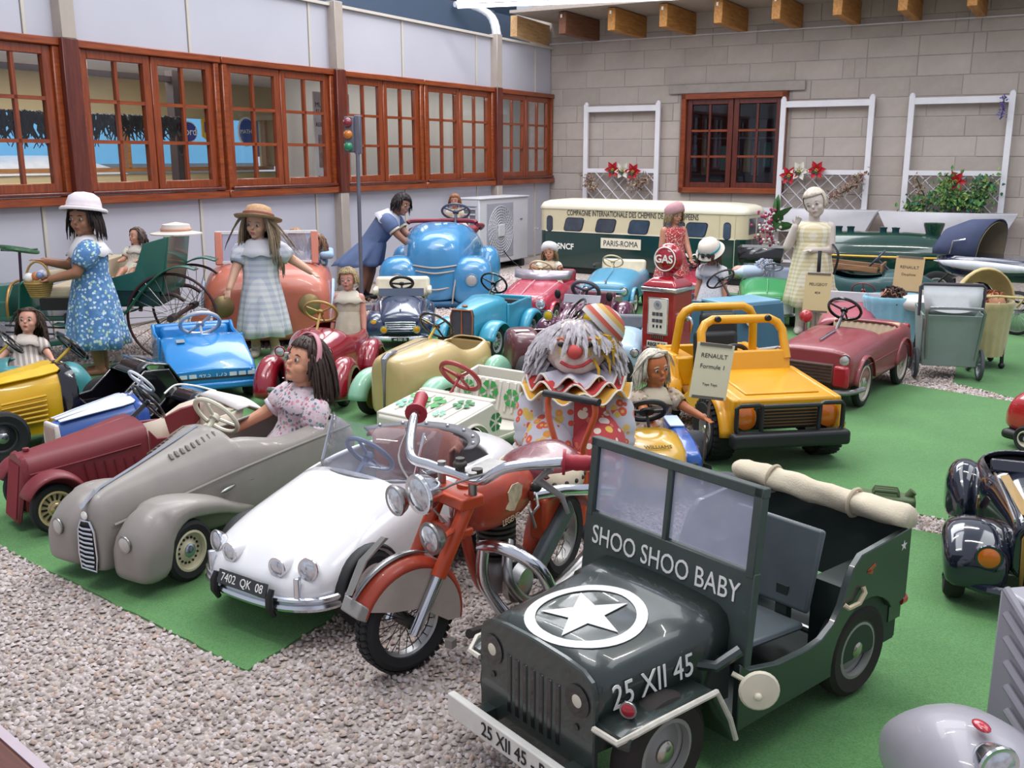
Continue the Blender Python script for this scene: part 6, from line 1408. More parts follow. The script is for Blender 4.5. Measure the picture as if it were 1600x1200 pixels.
t = bullet('yellow and black pedal racer with raised side louvres', -1.96, 4.11, -136, .76, paint('sun_yellow', 'd3a412', .3, .4, var=.04), mbk, paint('flash_yellow', 'dab01c', .3, .4), None, m_blk, mat('column_yellow', 'c9a83a', .4))
lamp(t, .53, .2, .22, .06, m_chrd, None, 1.0)
t = bullet('white and blue pedal racer with ribbed white radiator', -1.56, 3.88, -132, .57, paint('royal_blue2', '35599f', .3, .4, var=.03), paint('royal_blue', '2f55a4', .25, .5), paint('flash_white', 'd4dae6', .3, .4), mat('radiator_white', 'd6ccc8', .5), mat('wheel_white', 'c9cdd2', .4), mat('wheel_white', 'c9cdd2'))
strip(t, [(-.40, -.19, .36), (-.50, -.19, .41), (-.60, -.1, .40), (-.66, .1, .38)], .008, m_txw, 'edge_piping')
t = car('teal pedal car with a long-haired doll at the wheel', -2.36, 4.55, -158, .58)
mtl = paint('teal', '3f8488', .35, .3, var=.05)
shell(t, 'body', [(.5, .08, .1, .34, 2.6, 5), (.4, .15, .09, .40, 2.6, 5), (.1, .2, .09, .46, 2.8, 5), (-.05, .22, .09, .47, 3, 5), (-.3, .22, .09, .42, 3, 5), (-.5, .18, .1, .38, 2.8, 5), (-.6, .08, .14, .26, 2.4, 4)], mtl, 30, 30, opening=(-.42, .0, 45), solid=.012)
four(t, .36, -.36, .24, .13, .05, rim='9aa8a8', hub='c8c8cc'); axle(t, .36, .23, .13); axle(t, -.36, .23, .13)
steer_wheel(t, -.03, .60, .12, m_blk, 42, .0, 3, col=mat('column_yellow', 'c9a83a'), th=.010)
# ---- dull-red convertible in front of the mannequin
def red_conv():
    t = car('dull red convertible pedal car with cream ribbed seat and silver bonnet strip', 1.745, 5.09, -127, .98)
    mr = paint('dusty_red', '8a3c42', .35, .35, var=.07); mcs = mat('seat_ribbed', 'b9a488', .7, var=.1)
    keys = [(.51, .19, .15, .275, 4, 6), (.50, .205, .13, .30, 4, 6), (.42, .21, .10, .315, 3.6, 6), (.2, .215, .09, .335, 3.4, 6), (.03, .22, .09, .345, 3.6, 6), (-.15, .22, .09, .335, 4, 6), (-.3, .22, .09, .335, 4, 6), (-.45, .21, .1, .325, 4, 6), (-.54, .18, .13, .28, 3.4, 5)]
    shell(t, 'body', keys, mr, 36, 38, opening=(-.30, .06, 50), solid=.012)
    for s in (1, -1):
        lamp(t, .505, s*.165, .255, .032, m_chrd, None, .6)
        wheel(t, .33, s*.20, .12, .04, s, rim='b6aea2', hub='c0bcb4', inner=.75, steer=0); wheel(t, -.30, s*.20, .12, .04, s, rim='b6aea2', hub='c0bcb4', inner=.75)
        G().box((.512, s*.155, .175), (.03, .08, .11)).build('side_light', mat('lamp_red2', 'a01c28', .3, coat=.5), t, bevel=.015)
        strip(t, [(.45, s*.207, .20), (.1, s*.222, .215), (-.4, s*.216, .215)], .004, mr, 'side_bead')
        fender(t, .33, s*.212, .12, .138, .03, 5, 175, mr, crown=.05, name='wheel_lip'); fender(t, -.30, s*.215, .12, .138, .03, 5, 175, mr, crown=.05, name='wheel_lip')
        G().box((-.545, s*.15, .25), (.03, .05, .10)).build('tail_lamp', mat('lamp_red2', 'a01c28'), t, bevel=.012)
    G().box((.512, 0, .185), (.02, .24, .10)).build('grille', mat('grille_brown2', '5a3a36', .5), t, bevel=.008)
    for i in range(6): G().box((.524, 0, .145+i*.016), (.005, .22, .004)).build('grille_bar', m_chrd, t)
    bumper(t, [(.42, -.24, .11), (.52, -.18, .10), (.535, 0, .098), (.52, .18, .10), (.42, .24, .11)], .014, m_chrd)
    strip(t, [(.40, 0, .326), (.28, 0, .338), (.18, 0, .343)], .006, m_chr, 'bonnet_strip')
    g = G(); rings = []
    for i in range(33): y = -.18+.36*i/32; q = .01*abs(math.sin(i*PI/3)); rings.append([(-.16, y, .16), (-.27-q, y, .18), (-.31-q, y, .31), (-.33, y, .33)])
    g.loft(rings, (False, False), closed=False); g.build('seat', mcs, t, solid=.012, off=0, smooth=60)
    steer_wheel(t, .0, .43, .085, m_blk, 42, -.02, 3, th=.008); G().ell((.10, -.19, .39), .035, 16, 10).build('red_ball_lamp', mat('lamp_ball', 'b02a30', .25, coat=.6), t); G().tube([(.1, -.19, .36), (.1, -.19, .30)], .01, 8).build('lamp_post', m_chrd, t)
    axle(t, .33, .19, .12); axle(t, -.3, .19, .12)
red_conv()
# ---- grey-fronted car just behind it (only its screen and red bonnet show)
t = car('red pedal car with pale grey dash panel beside the mannequin', 2.18, 6.25, -118, .78)
mrs = paint('rose_dusty', 'a04a58', .35, .4, var=.06)
shell(t, 'body', [(.5, .17, .14, .28, 3, 5), (.46, .2, .12, .31, 3, 5), (.25, .22, .1, .36, 3, 5), (.02, .225, .1, .39, 3, 5), (-.3, .225, .1, .37, 3, 5), (-.5, .18, .12, .33, 3, 5)], mrs, 30, 28, opening=(-.4, .0, 45), solid=.012)
G().box((.05, 0, .42), (.03, .42, .09), 0, 0, R(-15)).build('dash_panel', mat('dash_grey', 'a8a6ac', .45), t, bevel=.01); steer_wheel(t, -.06, .47, .09, mat('wheel_red_thin', '7a3a40', .4), 45, .05, 2, th=.006)
four(t, .32, -.33, .2, .12, .05, rim='b6aea2'); axle(t, .32, .2, .12); axle(t, -.33, .2, .12)
# ---- blue truck numbered 7
def truck():
    t = car('slate-blue wooden pedal truck numbered seven behind the yellow jeep', 1.27, 6.02, -62, (.76, .80, .78), 'toy truck', 'toy_truck')
    mb = paint('slate_truck', '3f6a80', .4, .2, var=.08); mt = paint('pale_truck', '7fb0c8', .35, .3, var=.05)
    G().loft([[(.50, -.26, .10), (.50, .26, .10), (.46, .24, .46), (.46, -.24, .46)], [(.1, -.26, .08), (.1, .26, .08), (.1, .25, .46), (.1, -.25, .46)]]).build('cab', mb, t, bevel=.01)
    for s in (1, -1): G().prism([(.12, .08), (.12, .46), (-.5, .42), (-.5, .1)], s*.26-.012, s*.26+.012).build('side_board', mb, t, bevel=.004)
    G().box((-.5, 0, .26), (.025, .52, .32)).build('tail_board', mb, t); G().box((-.2, 0, .16), (.6, .5, .03)).build('floor_board', mb, t)
    G().box((.28, -.02, .468), (.34, .48, .02)).build('top_board', mt, t, bevel=.004)
    for s in (1, -1):
        wheel(t, .35, s*.27, .135, .06, s, tyre=mat('tyre_brown2', '4a4340', .8), rim='6f655c', hub='7a6f62', inner=.7); wheel(t, -.36, s*.27, .135, .06, s, tyre=mat('tyre_brown2', '4a4340'), rim='6f655c', hub='7a6f62', inner=.7)
    o = G(); o.lathe([(0, 0), (.055, 0), (.055, .004), (0, .004)], 24, frame((.503, -.10, .36), (0, 1, 0), (-.1, 0, 1))); d = o.build('number_disc', mat('disc_cream', 'cfc6ae', .6), t); text('lettering', '7', .085, m_txb, d, frame((.507, -.10, .36), (0, 1, 0), (-.1, 0, 1)) @ Matrix.Translation((0, 0, .004)), .001)
    axle(t, .35, .26, .135); axle(t, -.36, .26, .135); bumper(t, [(.52, -.26, .13), (.53, 0, .13), (.52, .26, .13)], .012, mat('trim_lace', 'c9c6c4', .6))
    steer_wheel(t, .0, .6, .11, mat('wheel_brown_thin', '3a2e2c', .5), 45, .0, 3, th=.008)
truck()
# ---- green and white car with windscreen
t = fifties('green and white pedal car with clear windscreen and a doll lying inside', 1.90, 7.35, -104, .78, paint('apple_green', '2f8a4c', .3, .5, var=.05), None, mat('seat_greyblue', '8a94a4', .6), True)
G().loft([[(.515, -.23, .12), (.515, .23, .12), (.505, .235, .26), (.505, -.235, .26)], [(.30, -.27, .10), (.30, .27, .10), (.30, .27, .27), (.30, -.27, .27)]]).build('white_skirt', paint('skirt_white', 'c9cfd0', .35, .3), t, bevel=.02)
G().box((.02, 0, .47), (.004, .46, .15), 0, 0, R(-20)).build('windscreen', glass('acrylic', 'f2f4f8', .07, .02, .05), t, smooth=None)
strip(t, [(.48, 0, .33), (.3, 0, .375), (.1, 0, .41)], .004, mat('bead_green', '5aa870', .4)); steer_wheel(t, -.06, .50, .085, mat('wheel_slate2', '4a4f60', .4), 60, .05, 4, th=.009)
# ---- red car partly hidden behind the pump
t = fifties('pinkish-red pedal car half hidden behind the gas pump', 1.47, 8.15, -110, .68, mrd, None, mat('seat_rose', '7a1c2c', .5), True); steer_wheel(t, -.05, .50, .10, m_blk, 50, 0, 3, th=.011)
# ---- pale blue car squeezed beside the pump
t = fifties('pale blue and white pedal car squeezed behind the clown and the gas pump', .60, 5.56, -100, .62, paint('powder_blue', '9fb9cc', .35, .3, var=.05), None, mat('seat_grey2', '6a7078', .6), True)
# ---- long dark green steam-tank car with gold line, dark teal racer
def long_green():
    t = car('long dark green boat-tailed car with gold line and roof vents', 3.28, 8.45, -24, 1.1, 'toy car', 'boat_tail_car')
    mg = paint('racing_green', '12382e', .15, .9, var=.05)
    shell(t, 'body', [(.5, .04, .30, .38, 2, 2), (.47, .10, .24, .44, 2, 2), (.40, .15, .18, .49, 2, 2.4), (.1, .19, .12, .52, 2, 3), (-.2, .2, .12, .52, 2, 3), (-.55, .2, .12, .51, 2, 3), (-.62, .15, .16, .46, 2, 3)], mg, 32, 30)
    for s in (1, -1): strip(t, [(.42, s*.155, .345), (.1, s*.197, .345), (-.3, s*.207, .345), (-.58, s*.2, .345)], .009, mat('gold_line', 'b8963a', .35, metal=.3), 'gold_line')
    for x in (-.45, -.36, -.12, -.03): G().lathe([(.026, 0), (.026, .04), (.03, .045), (.03, .055), (0, .058)], 14, Matrix.Translation((x, .0, .50))).build('vent', paint('vent_teal', '123a44', .2, .8), t)
    G().lathe([(.05, 0), (.055, .02), (.075, .085), (.075, .1), (0, .1)], 20, Matrix.Translation((.24, 0, .495))).build('stack', mg, t)
    four(t, .3, -.42, .24, .13, .05, rim='8a8f90'); axle(t, .3, .23, .13); axle(t, -.42, .23, .13)
long_green()
def teal_racer():
    t = car('dark teal wooden pedal racer with open timber cockpit and white tyre', 2.80, 7.62, -26, .86)
    mt = paint('dark_teal', '2a4f52', .35, .3, var=.1); mwd = wood('cockpit_wood', '6a4a34', '9a7452', .6)
    shell(t, 'body', [(.60, .05, .12, .22, 2.2, 4), (.50, .13, .09, .32, 2.6, 5), (.30, .19, .08, .40, 2.8, 5), (.1, .21, .08, .41, 2.8, 5), (-.05, .21, .08, .38, 3, 5), (-.25, .21, .08, .38, 3.2, 5), (-.42, .2, .08, .44, 3.4, 5), (-.48, .18, .1, .44, 3, 5)], mt, 32, 34, opening=(-.42, .06, 48), solid=.012)
    for s in (1, -1): G().box((-.2, s*.17, .43), (.46, .02, .05), 0, 0, R(4)).build('cockpit_board', mwd, t, bevel=.004)
    G().box((.06, 0, .43), (.02, .34, .07)).build('cockpit_board', mwd, t, bevel=.004); G().box((-.43, 0, .43), (.02, .34, .07)).build('cockpit_board', mwd, t, bevel=.004); G().box((-.2, 0, .40), (.44, .32, .01)).build('cockpit_floor', mat('dark_red_lining', '3a1c20', .7), t)
    wm = mat('tyre_white', 'b8aea0', .8, var=.12)
    for x in (.35, -.40):
        for s in (1, -1): wheel(t, x, s*.23, .145, .05, s, tyre=wm, rim='4a4440', hub='6a625a', inner=.66)
    axle(t, .35, .22, .145); axle(t, -.4, .22, .145); steer_wheel(t, .0, .50, .10, mat('wheel_slate2', '4a4f60'), 40, 0, 3, th=.008)
teal_racer()
# ---- blue go-kart beside the clown
def kart():
    t = car('blue plastic go-kart with yellow nose cone and thick grey wheels', .50, 3.58, -86, .62, 'go-kart', 'go_kart')
    mb = paint('kart_blue', '2456a8', .25, .6, var=.04); my = paint('kart_yellow', 'c99a1e', .25, .5, var=.05); mpl = mat('kart_pale', 'c3d2e6', .4)
    for s in (1, -1):
        g = G(); g.loft([[(x, s*(.21+w), z0), (x, s*(.21+w), z1-.02), (x, s*(.21+w*.6), z1), (x, s*(.21-w*.6), z1), (x, s*(.21-w), z1-.02), (x, s*(.21-w), z0)] for x, w, z0, z1 in ((.36, .04, .08, .20), (.34, .055, .06, .26), (.2, .06, .05, .30), (0, .06, .05, .32), (-.2, .055, .06, .34), (-.28, .03, .08, .34))]); o = g.build('side_pod', mb, t, bevel=.012)
        G().box((.355, s*.21, .16), (.02, .06, .11)).build('pod_intake', m_blkp, o, bevel=.02); G().box((-.12, s*.20, .335), (.20, .09, .012), 0, 0, R(3)).build('pod_panel', mpl, t, bevel=.004)
        for x, r in ((.40, .085), (-.30, .11)):
            w = wheel(t, x, s*.36, r, .16, s, tyre=m_rubg, rim='5a5d62', hub='8a8d92', inner=.45)
    G().cyl((.40, -.3, .085), (.40, .3, .085), .014, 8).build('axle', m_blkp, t); G().cyl((-.3, -.3, .11), (-.3, .3, .11), .014, 8).build('axle', m_blkp, t)
    G().box((.0, 0, .07), (.8, .34, .05)).build('floor_pan', mb, t, bevel=.02)
    g = G(); rings = []
    for x, w, z0, z1 in ((.46, .06, .12, .18), (.42, .14, .08, .27), (.32, .19, .07, .33), (.16, .20, .08, .355), (.10, .205, .1, .36)): rings.append(sring(x, w, z0, z1, 2.6, 4, 24))
    g.loft(rings, (True, False)); g.build('nose_cone', my, t, solid=.012)
    G().box((.18, 0, .28), (.16, .3, .02), 0, 0, R(-8)).build('nose_well', mat('well_grey', '5f5a58', .6), t); text('lettering', 'WILLIAMS', .036, m_txb, t, frame((.365, 0, .315), (0, 1, 0), (-1, 0, .55)), .001)
    steer_wheel(t, .02, .44, .115, m_blkp, 48, 0, 2, th=.017, hub=.4, rot=90); seat(t, -.22, .12, .26, m_blkp, d=.22, h=.28)
kart()
# ---- dark classic at the right edge, grey louvred car in the corner, red one beyond
def edge_car():
    t = car('glossy blue-black classic toy car with orange front lamps', 1.52, 2.72, -112, .66, 'toy car', 'toy_car')
    mk = paint('ink', '181c2c', .1, 1., var=.05); mo = mat('lamp_orange', 'd06a10', .2, coat=.8); mgd = mat('gold_decal', '94743a', .45)
    keys = [(.46, .10, .16, .36, 3, 4), (.44, .13, .14, .40, 3, 5), (.25, .16, .12, .435, 2.8, 5), (.05, .20, .12, .47, 2.8, 5), (-.05, .23, .12, .47, 3, 5), (-.3, .25, .12, .46, 3, 5), (-.5, .22, .12, .42, 2.8, 5), (-.6, .12, .16, .3, 2.4, 4)]
    shell(t, 'body', keys, mk, 34, 34, opening=(-.42, .0, 45), solid=.012)
    for s in (1, -1):
        pod(t, [(.54, .06, .13, .20, 2.2), (.52, .11, .10, .26, 2.4), (.44, .13, .13, .31, 2.3), (.30, .13, .2, .325, 2.3), (.12, .10, .18, .28, 2.3), (-.05, .06, .13, .2, 2.2), (-.12, .03, .12, .16, 2)], s*.25, mk)
        lamp(t, .535, s*.21, .245, .052, mk, mo, .6); wheel(t, .38, s*.32, .125, .08, s, rim='3a3a3e', hub='8a8a90'); wheel(t, -.38, s*.28, .125, .08, s, rim='3a3a3e', hub='8a8a90')
        pod(t, [(-.18, .03, .14, .26, 2), (-.28, .08, .12, .37, 2.3), (-.42, .085, .12, .38, 2.3), (-.56, .04, .14, .28, 2.2)], s*.27, mk)
        strip(t, [(.45, s*.125, .385), (.25, s*.15, .42), (.04, s*.18, .455)], .006, m_chr); g = G(); g.add([(.43, s*.10, .405), (.43, s*.06, .408), (.1, s*.13, .47), (.1, s*.165, .462)], [(0, 1, 2, 3)]); g.build('gold_decal', mgd, t, smooth=None, solid=.004, off=0)
        G().box((.0, s*.232, .30), (.02, .006, .07), 0, 0, R(25)).build('chevron_mark', mgd, t)
    G().prism([(-.085, .10), (.085, .10), (.095, .32), (.07, .38), (-.07, .38), (-.095, .32)], .465, .485, 'yz').build('grille', mgd, t, bevel=.01)
    for i in range(5): G().box((.488, -.064+i*.032, .23), (.006, .018, .22)).build('grille_slot', m_blk, t)
    G().box((.02, 0, .485), (.02, .40, .06), 0, 0, R(-20)).build('scuttle', mk, t, bevel=.015)
    plate(t, (.552, -.0, .11), (0, 1, 0), (0, 0, 1), .22, .04, '• 40 •', m_blk, m_txw, .04); axle(t, .38, .3, .125); axle(t, -.38, .27, .125); bumper(t, [(.45, -.36, .12), (.54, -.2, .11), (.55, 0, .11), (.54, .2, .11), (.45, .36, .12)], .022, mk)
edge_car()
def grey_truck():
    t = thing('pedal_car', 'pale grey pedal car with raised diagonal louvres on its bonnet side', 'pedal car', 1.035, 1.60, -80)
    mg = paint('pale_grey', '9a969e', .4, .3, var=.05)
    g = G(); P = [(.13, .05), (.02, .40), (-.14, .41), (-.14, .05)]
    g.loft([[(x, y*(1 if x < 0 else .8), z-.0) for x, z in P] for y in (-.10, -.085, .085, .10)]); g.build('bonnet', mg, t, bevel=.008, smooth=30)
    for s in (1, -1):
        for i in range(6): G().tube([(.06-i*.015, s*.095, .12+i*.045), (-.08-i*.008, s*.102, .19+i*.045)], .008, 8).build('louvre', mg, t)
        pod(t, [(.25, .03, .06, .14, 2), (.235, .075, .05, .20, 2.3), (.17, .10, .05, .255, 2.3), (.08, .105, .07, .275, 2.3), (-.03, .09, .08, .25, 2.2), (-.12, .06, .08, .18, 2.2), (-.17, .02, .08, .12, 2)], s*.27, mg)
        wheel(t, .06, s*.30, .115, .05, s, rim='b0aeb2', hub='c8c8cc'); wheel(t, -.02, s*.055, .115, .05, s, rim='b0aeb2')
        lamp(t, .175, s*.31, .265, .034, m_chr, None, 1.2); G().ell((.10, s*.29, .288), (.02, .012, .006)).build('red_badge', mat('lamp_red', 'b02334', .2, coat=.6), t)
        strip(t, [(.125, s*.085, .07), (.07, s*.10, .25), (.02, s*.102, .40)], .008, mg, 'edge_bead')
    axle(t, .06, .24, .115); axle(t, -.02, .05, .115)
grey_truck()
t = car('glossy red toy car with black base at the carpet edge', 2.36, 3.86, -60, .62, 'toy car', 'toy_car')
shell(t, 'body', [(.5, .2, .12, .3, 2.6, 5), (.4, .25, .1, .38, 2.6, 5), (0, .28, .1, .45, 2.8, 5), (-.4, .25, .1, .4, 2.6, 5), (-.5, .2, .12, .3, 2.6, 5)], paint('toy_red', 'a82028', .2, .8), 28, 24, opening=(-.3, .1, 40)); G().box((0, 0, .09), (.98, .54, .07)).build('base', m_blkp, t, bevel=.03); four(t, .3, -.3, .25, .09, .06); steer_wheel(t, .0, .52, .1, m_blkp, 45)
# ================================================================== FITTINGS, PRAMS, SIGNS, FLOWERS
def wall_b(name, label, cat, s, off, z=0, group=None):
    x, y = bl(s, off); return thing(name, label, cat, x, y, -30, z, group)
m_trw = mat('trellis_white', 'e0dee4', .5, var=.04)
def clip_slat(a, b_, z0, z1, c, d):           # slat x = c + d*z clipped to the rectangle
    z_a, z_b = z0, z1
    xs = sorted(((z0, c+d*z0), (z1, c+d*z1)), key=lambda q: q[1]); p = []
    for z, x in ((z0, c+d*z0), (z1, c+d*z1)):
        if x < a: z = (a-c)/d; x = a
        if x > b_: z = (b_-c)/d; x = b_
        p.append((x, z))
    (x0, za), (x1, zb) = p
    return p if z0-1e-6 <= za <= z1+1e-6 and z0-1e-6 <= zb <= z1+1e-6 and abs(za-zb) > .03 else None
def trellis(s0, label, planter, zl=.62):
    t = wall_b('trellis', label, 'trellis', s0, -.07)
    for x in (.03, .95): G().box((x, 0, .90), (.055, .035, 1.80)).ell((x, 0, 1.80), (.0275, .0175, .03), 12, 8).build('post', m_trw, t)
    G().box((.49, 0, 1.745), (.87, .03, .065)).build('top_rail', m_trw, t, bevel=.003); G().box((.49, 0, 1.03), (.87, .03, .05)).build('cross_rail', m_trw, t, bevel=.003)
    for z0, z1 in ((zl, 1.01), (.06, .40)):
        for sg in (1, -1):
            for i in range(-4, 14):
                p = clip_slat(.06, .92, z0, z1, .06+i*.165-sg*z0, sg)
                if p: G().tube([(p[0][0], .004*sg, p[0][1]), (p[1][0], .004*sg, p[1][1])], .015, 4, flat=.4).build('lattice_slat', m_trw, t, smooth=None)
        G().box((.49, 0, z0), (.87, .025, .03)).build('cross_rail', m_trw, t)
    if planter:
        g = G(); a = [(-.06, -.20, .40), (1.0, -.20, .40), (1.0, -.04, .40), (-.06, -.04, .40)]; b_ = [(-.17, -.26, .64), (1.12, -.26, .64), (1.12, -.03, .64), (-.17, -.03, .64)]
        pl = wall_b('planter_box', planter, 'planter', s0, -.07)
        g.loft([a, b_], (True, False)); g.build('trough', mat('planter_white', 'ceccd2', .5, var=.05), pl, solid=.018, smooth=20)
        G().box((.475, -.14, .60), (1.2, .17, .02)).build('soil', mat('soil', '3a2c24', .95), pl)
    return t
trellis(.50, 'white trellis with lattice behind the railcar roof', None)
trellis(2.87, 'white trellis between the mahogany window and the ivy trellis', 'white sloping planter box under the red and white poinsettias')
trellis(4.18, 'white trellis overgrown with ivy beside the right-hand wall end', 'white sloping planter box holding the ivy')
# ---- poinsettias, ivy, dried flowers, wisteria
def leaf_pts(L, w): return [(0, 0, 0), (L*.3, w, .006), (L*.62, w*.8, 0), (L, 0, -.012), (L*.62, -w*.8, 0), (L*.3, -w, .006)]
LEAF = {}
def leaf_mesh(L, w, m):
    k = (L, w, m.name)
    if k not in LEAF:
        me = bpy.data.meshes.new('bract'); me.from_pydata(leaf_pts(L, w), [], [(0, 1, 2, 3), (0, 3, 4, 5)]); me.materials.append(m); LEAF[k] = me
    return LEAF[k]
m_red = mat('bract_red', 'b01a26', .6, var=.15, vs=60); m_wht = mat('bract_white', 'd9d5c8', .6, var=.08); m_grl = mat('leaf_green', '3f6a38', .6, var=.25, vs=30); m_grd = mat('leaf_dark', '2a3a2c', .6)
def poinsettia(s, z, col, label, size=.11):
    t = wall_b('poinsettia', label, 'flower', s, -.12, z); rr = random.Random(int(s*100)); mm = m_red if col == 'red' else m_wht
    G().tube([(0, .05, -.02), (0, .0, 0)], .006, 6).build('stem', m_grd, t)
    for i in range(11):
        L = size*(1 if i < 6 else .62); o = bpy.data.objects.new('bract', leaf_mesh(L, L*.3, mm if i < 9 else m_grd)); COL.objects.link(o); o.parent = t
        a = 2*PI*i/6+(.5 if i >= 6 else 0)+rr.uniform(-.15, .15); o.rotation_euler = (Matrix.Rotation(R(90), 3, 'X') @ Matrix.Rotation(a, 3, 'Z') @ Matrix.Rotation(R(-18 if i < 6 else -38), 3, 'Y')).to_euler()
        o.location = (0, -.004-.004*(i >= 6), 0)
    g = G()
    for i in range(6): g.ell((.012*math.cos(i), -.02, .012*math.sin(i)), .006, 6, 5)
    g.build('flower_centre', mat('stamen', 'b8a83a', .6), t)['kind'] = 'stuff'
for s, z, c, lb in ((.92, 1.05, 'red', 'red poinsettia at the left of the white one, railcar trellis'), (1.05, 1.04, 'white', 'white poinsettia on the trellis behind the railcar'), (1.18, 1.03, 'red', 'red poinsettia at the right of the white one, railcar trellis'),
                    (3.02, 1.00, 'red', 'red poinsettia low beside the white one, above the planter trellis'), (3.13, 1.05, 'white', 'white poinsettia between two red ones above the mannequin'), (3.31, 1.06, 'red', 'red poinsettia above the mannequin next to the dried flowers'), (4.70, .96, 'red', 'single red poinsettia amid the ivy')):
    poinsettia(s, z, c, lb)
def foliage(name, label, cat, s, z, pts, n, L, mats, spread, seed, stems=True):
    t = wall_b(name, label, cat, s, -.14, z); rr = random.Random(seed)
    for k, m in enumerate(mats):
        g = G()
        for i in range(n):
            a = rr.random()*(len(pts)-1); j = int(a); u = a-j; x = pts[j][0]+(pts[j+1][0]-pts[j][0])*u+rr.gauss(0, spread); zz = pts[j][1]+(pts[j+1][1]-pts[j][1])*u+rr.gauss(0, spread); y = rr.uniform(-.10, .05)
            M = Matrix.Translation((x, y, zz)) @ Euler((rr.uniform(0, 6.3), rr.uniform(0, 6.3), rr.uniform(0, 6.3))).to_matrix().to_4x4(); l = L*rr.uniform(.6, 1.2)
            g.add(leaf_pts(l, l*.36), [(0, 1, 2, 3), (0, 3, 4, 5)], M)
        g.build('leaves', m, t, smooth=None)['kind'] = 'stuff'
    g = G(); g.tube(curve3([(p[0], 0, p[1]) for p in pts], 14), .006, 5); g.build('stem', m_grd, t); return t
foliage('ivy_plant', 'bushy green ivy trailing over the planter box and trellis', 'plant', 4.62, .66, [(-.38, .03), (-.2, .06), (0, .16), (.15, .10), (.0, .06), (.22, .16), (.40, .30), (.32, .12), (.3, .02)], 230, .05, [mat('ivy_a', '5a8a4a', .6, var=.2), mat('ivy_b', '8ca45c', .6, var=.2), mat('ivy_c', '2f6a48', .6)], .055, 3)
foliage('ivy_sprig', 'green ivy sprig climbing beside the single red poinsettia', 'plant', 4.60, .78, [(0, 0), (.0, .12), (.06, .24), (-.05, .1)], 60, .045, [mat('ivy_a', '44703a'), mat('ivy_b', '6f8a44')], .04, 5)
m_dry = [mat('dry_cream', 'b5a48c', .8, var=.15), mat('dry_brown', '7a5a48', .8), mat('dry_pink', 'a88a80', .8)]
foliage('dried_flowers', 'dried cream flowers hanging right of the poinsettias over the planter', 'dried flowers', 3.62, .78, [(-.12, .0), (0, .06), (.12, .16), (.17, .24)], 70, .035, m_dry, .03, 8)
foliage('dried_flowers', 'dried cream flowers at the left post of the railcar trellis', 'dried flowers', .62, .86, [(-.02, .12), (.02, .02), (.06, -.04)], 45, .035, m_dry, .03, 9)
foliage('dried_flowers', 'dried cream flowers at the right post of the railcar trellis', 'dried flowers', 1.28, .88, [(-.1, -.02), (0, .02), (.08, .08)], 50, .035, m_dry, .03, 10)
foliage('dried_flowers', 'dried brown spray at the left of the ivy', 'dried flowers', 4.38, .84, [(-.06, .16), (0, .04), (.04, -.04)], 30, .03, m_dry[:2], .025, 12)
foliage('wisteria', 'hanging violet wisteria bloom on the top rail of the ivy trellis', 'flower', 5.06, 1.62, [(0, .14), (0, .04), (-.01, -.06)], 60, .026, [mat('wisteria_violet', '6a5fa8', .6, var=.2)], .016, 13)
# ---- outdoor unit of an air conditioner
t = wall_thing('air_conditioner', 'white outdoor air conditioning unit with round fan grille', 'air conditioner', -1.82, -.25, 0)
mac = mat('ac_white', 'c6c6cc', .4, var=.02); macd = mat('ac_dark', '6f7280', .6); macg = mat('ac_grey', '9a9ba6', .5)
G().box((0, 0, .415), (1.04, .33, .69)).build('casing', mac, t, bevel=.012); G().box((0, -.01, .765), (1.05, .34, .015)).build('lid', mac, t, bevel=.004)
G().box((-.10, -.167, .42), (.56, .006, .58)).build('fan_recess', macg, t, bevel=.03)
for i in range(9):
    g = G(); g.torus((-.10, -.176, .42), .035+.028*i, .0035, 40, 5, Matrix.Rotation(R(90), 3, 'X')); g.build('grille_ring', mac, t)
for i in range(30):
    a = 2*PI*i/30; g = G(); g.tube([(-.10+r*math.cos(a+r*2.2), -.173, .42+r*math.sin(a+r*2.2)) for r in (.05, .12, .19, .265)], .003, 4); g.build('grille_rib', mac, t)
G().box((-.10, -.185, .42), (.13, .012, .13)).build('hub_plate', mac, t, bevel=.02); G().box((.36, -.168, .52), (.05, .004, .012)).build('maker_badge', macd, t)
G().box((-.523, 0, .43), (.006, .27, .52)).build('side_louvre', macd, t)
for i in range(9): G().box((-.53, 0, .20+i*.058), (.008, .27, .016)).build('side_slat', mac, t)
for i in range(4): G().box((-.53, -.13+i*.087, .43), (.008, .012, .5)).build('side_slat', mac, t)
for x in (-.38, .38): G().box((x, 0, .035), (.06, .36, .07)).build('foot', m_blkp, t)
g = G(); g.tube(curve3([(-.05, -.18, .2), (.0, -.24, .1), (.06, -.34, .01)], 10), .006, 6); g.build('cable', m_blkp, t)
# ---- toy traffic light
t = thing('traffic_light', 'slim grey pole with a small red, amber and green traffic light', 'traffic light', -1.20, 7.86, -100)
G().tube([(0, 0, 0), (-.02, 0, 1.24)], .016, 10).build('pole', mat('pole_grey', '6a6a76', .4, metal=.4), t); G().lathe([(0, 0), (.12, 0), (.12, .02), (0, .03)], 20).build('base', mat('pole_grey', '6a6a76'), t)
h = G().box((.0, -.05, 1.36), (.06, .075, .27)).build('lamp_box', mat('signal_grey', '55525e', .5), t, bevel=.01); G().box((-.03, .005, 1.36), (.05, .05, .29)).build('back_plate', mat('pole_grey', '6a6a76'), t, bevel=.006)
for z, c, n in ((1.45, '7a2434', 'red'), (1.36, 'b86a20', 'amber'), (1.27, '1f7a56', 'green')): G().ell((.03, -.055, z), (.03, .036, .036), 16, 10).build('signal_lens', mat('signal_'+n, c, .25, coat=.5), h)
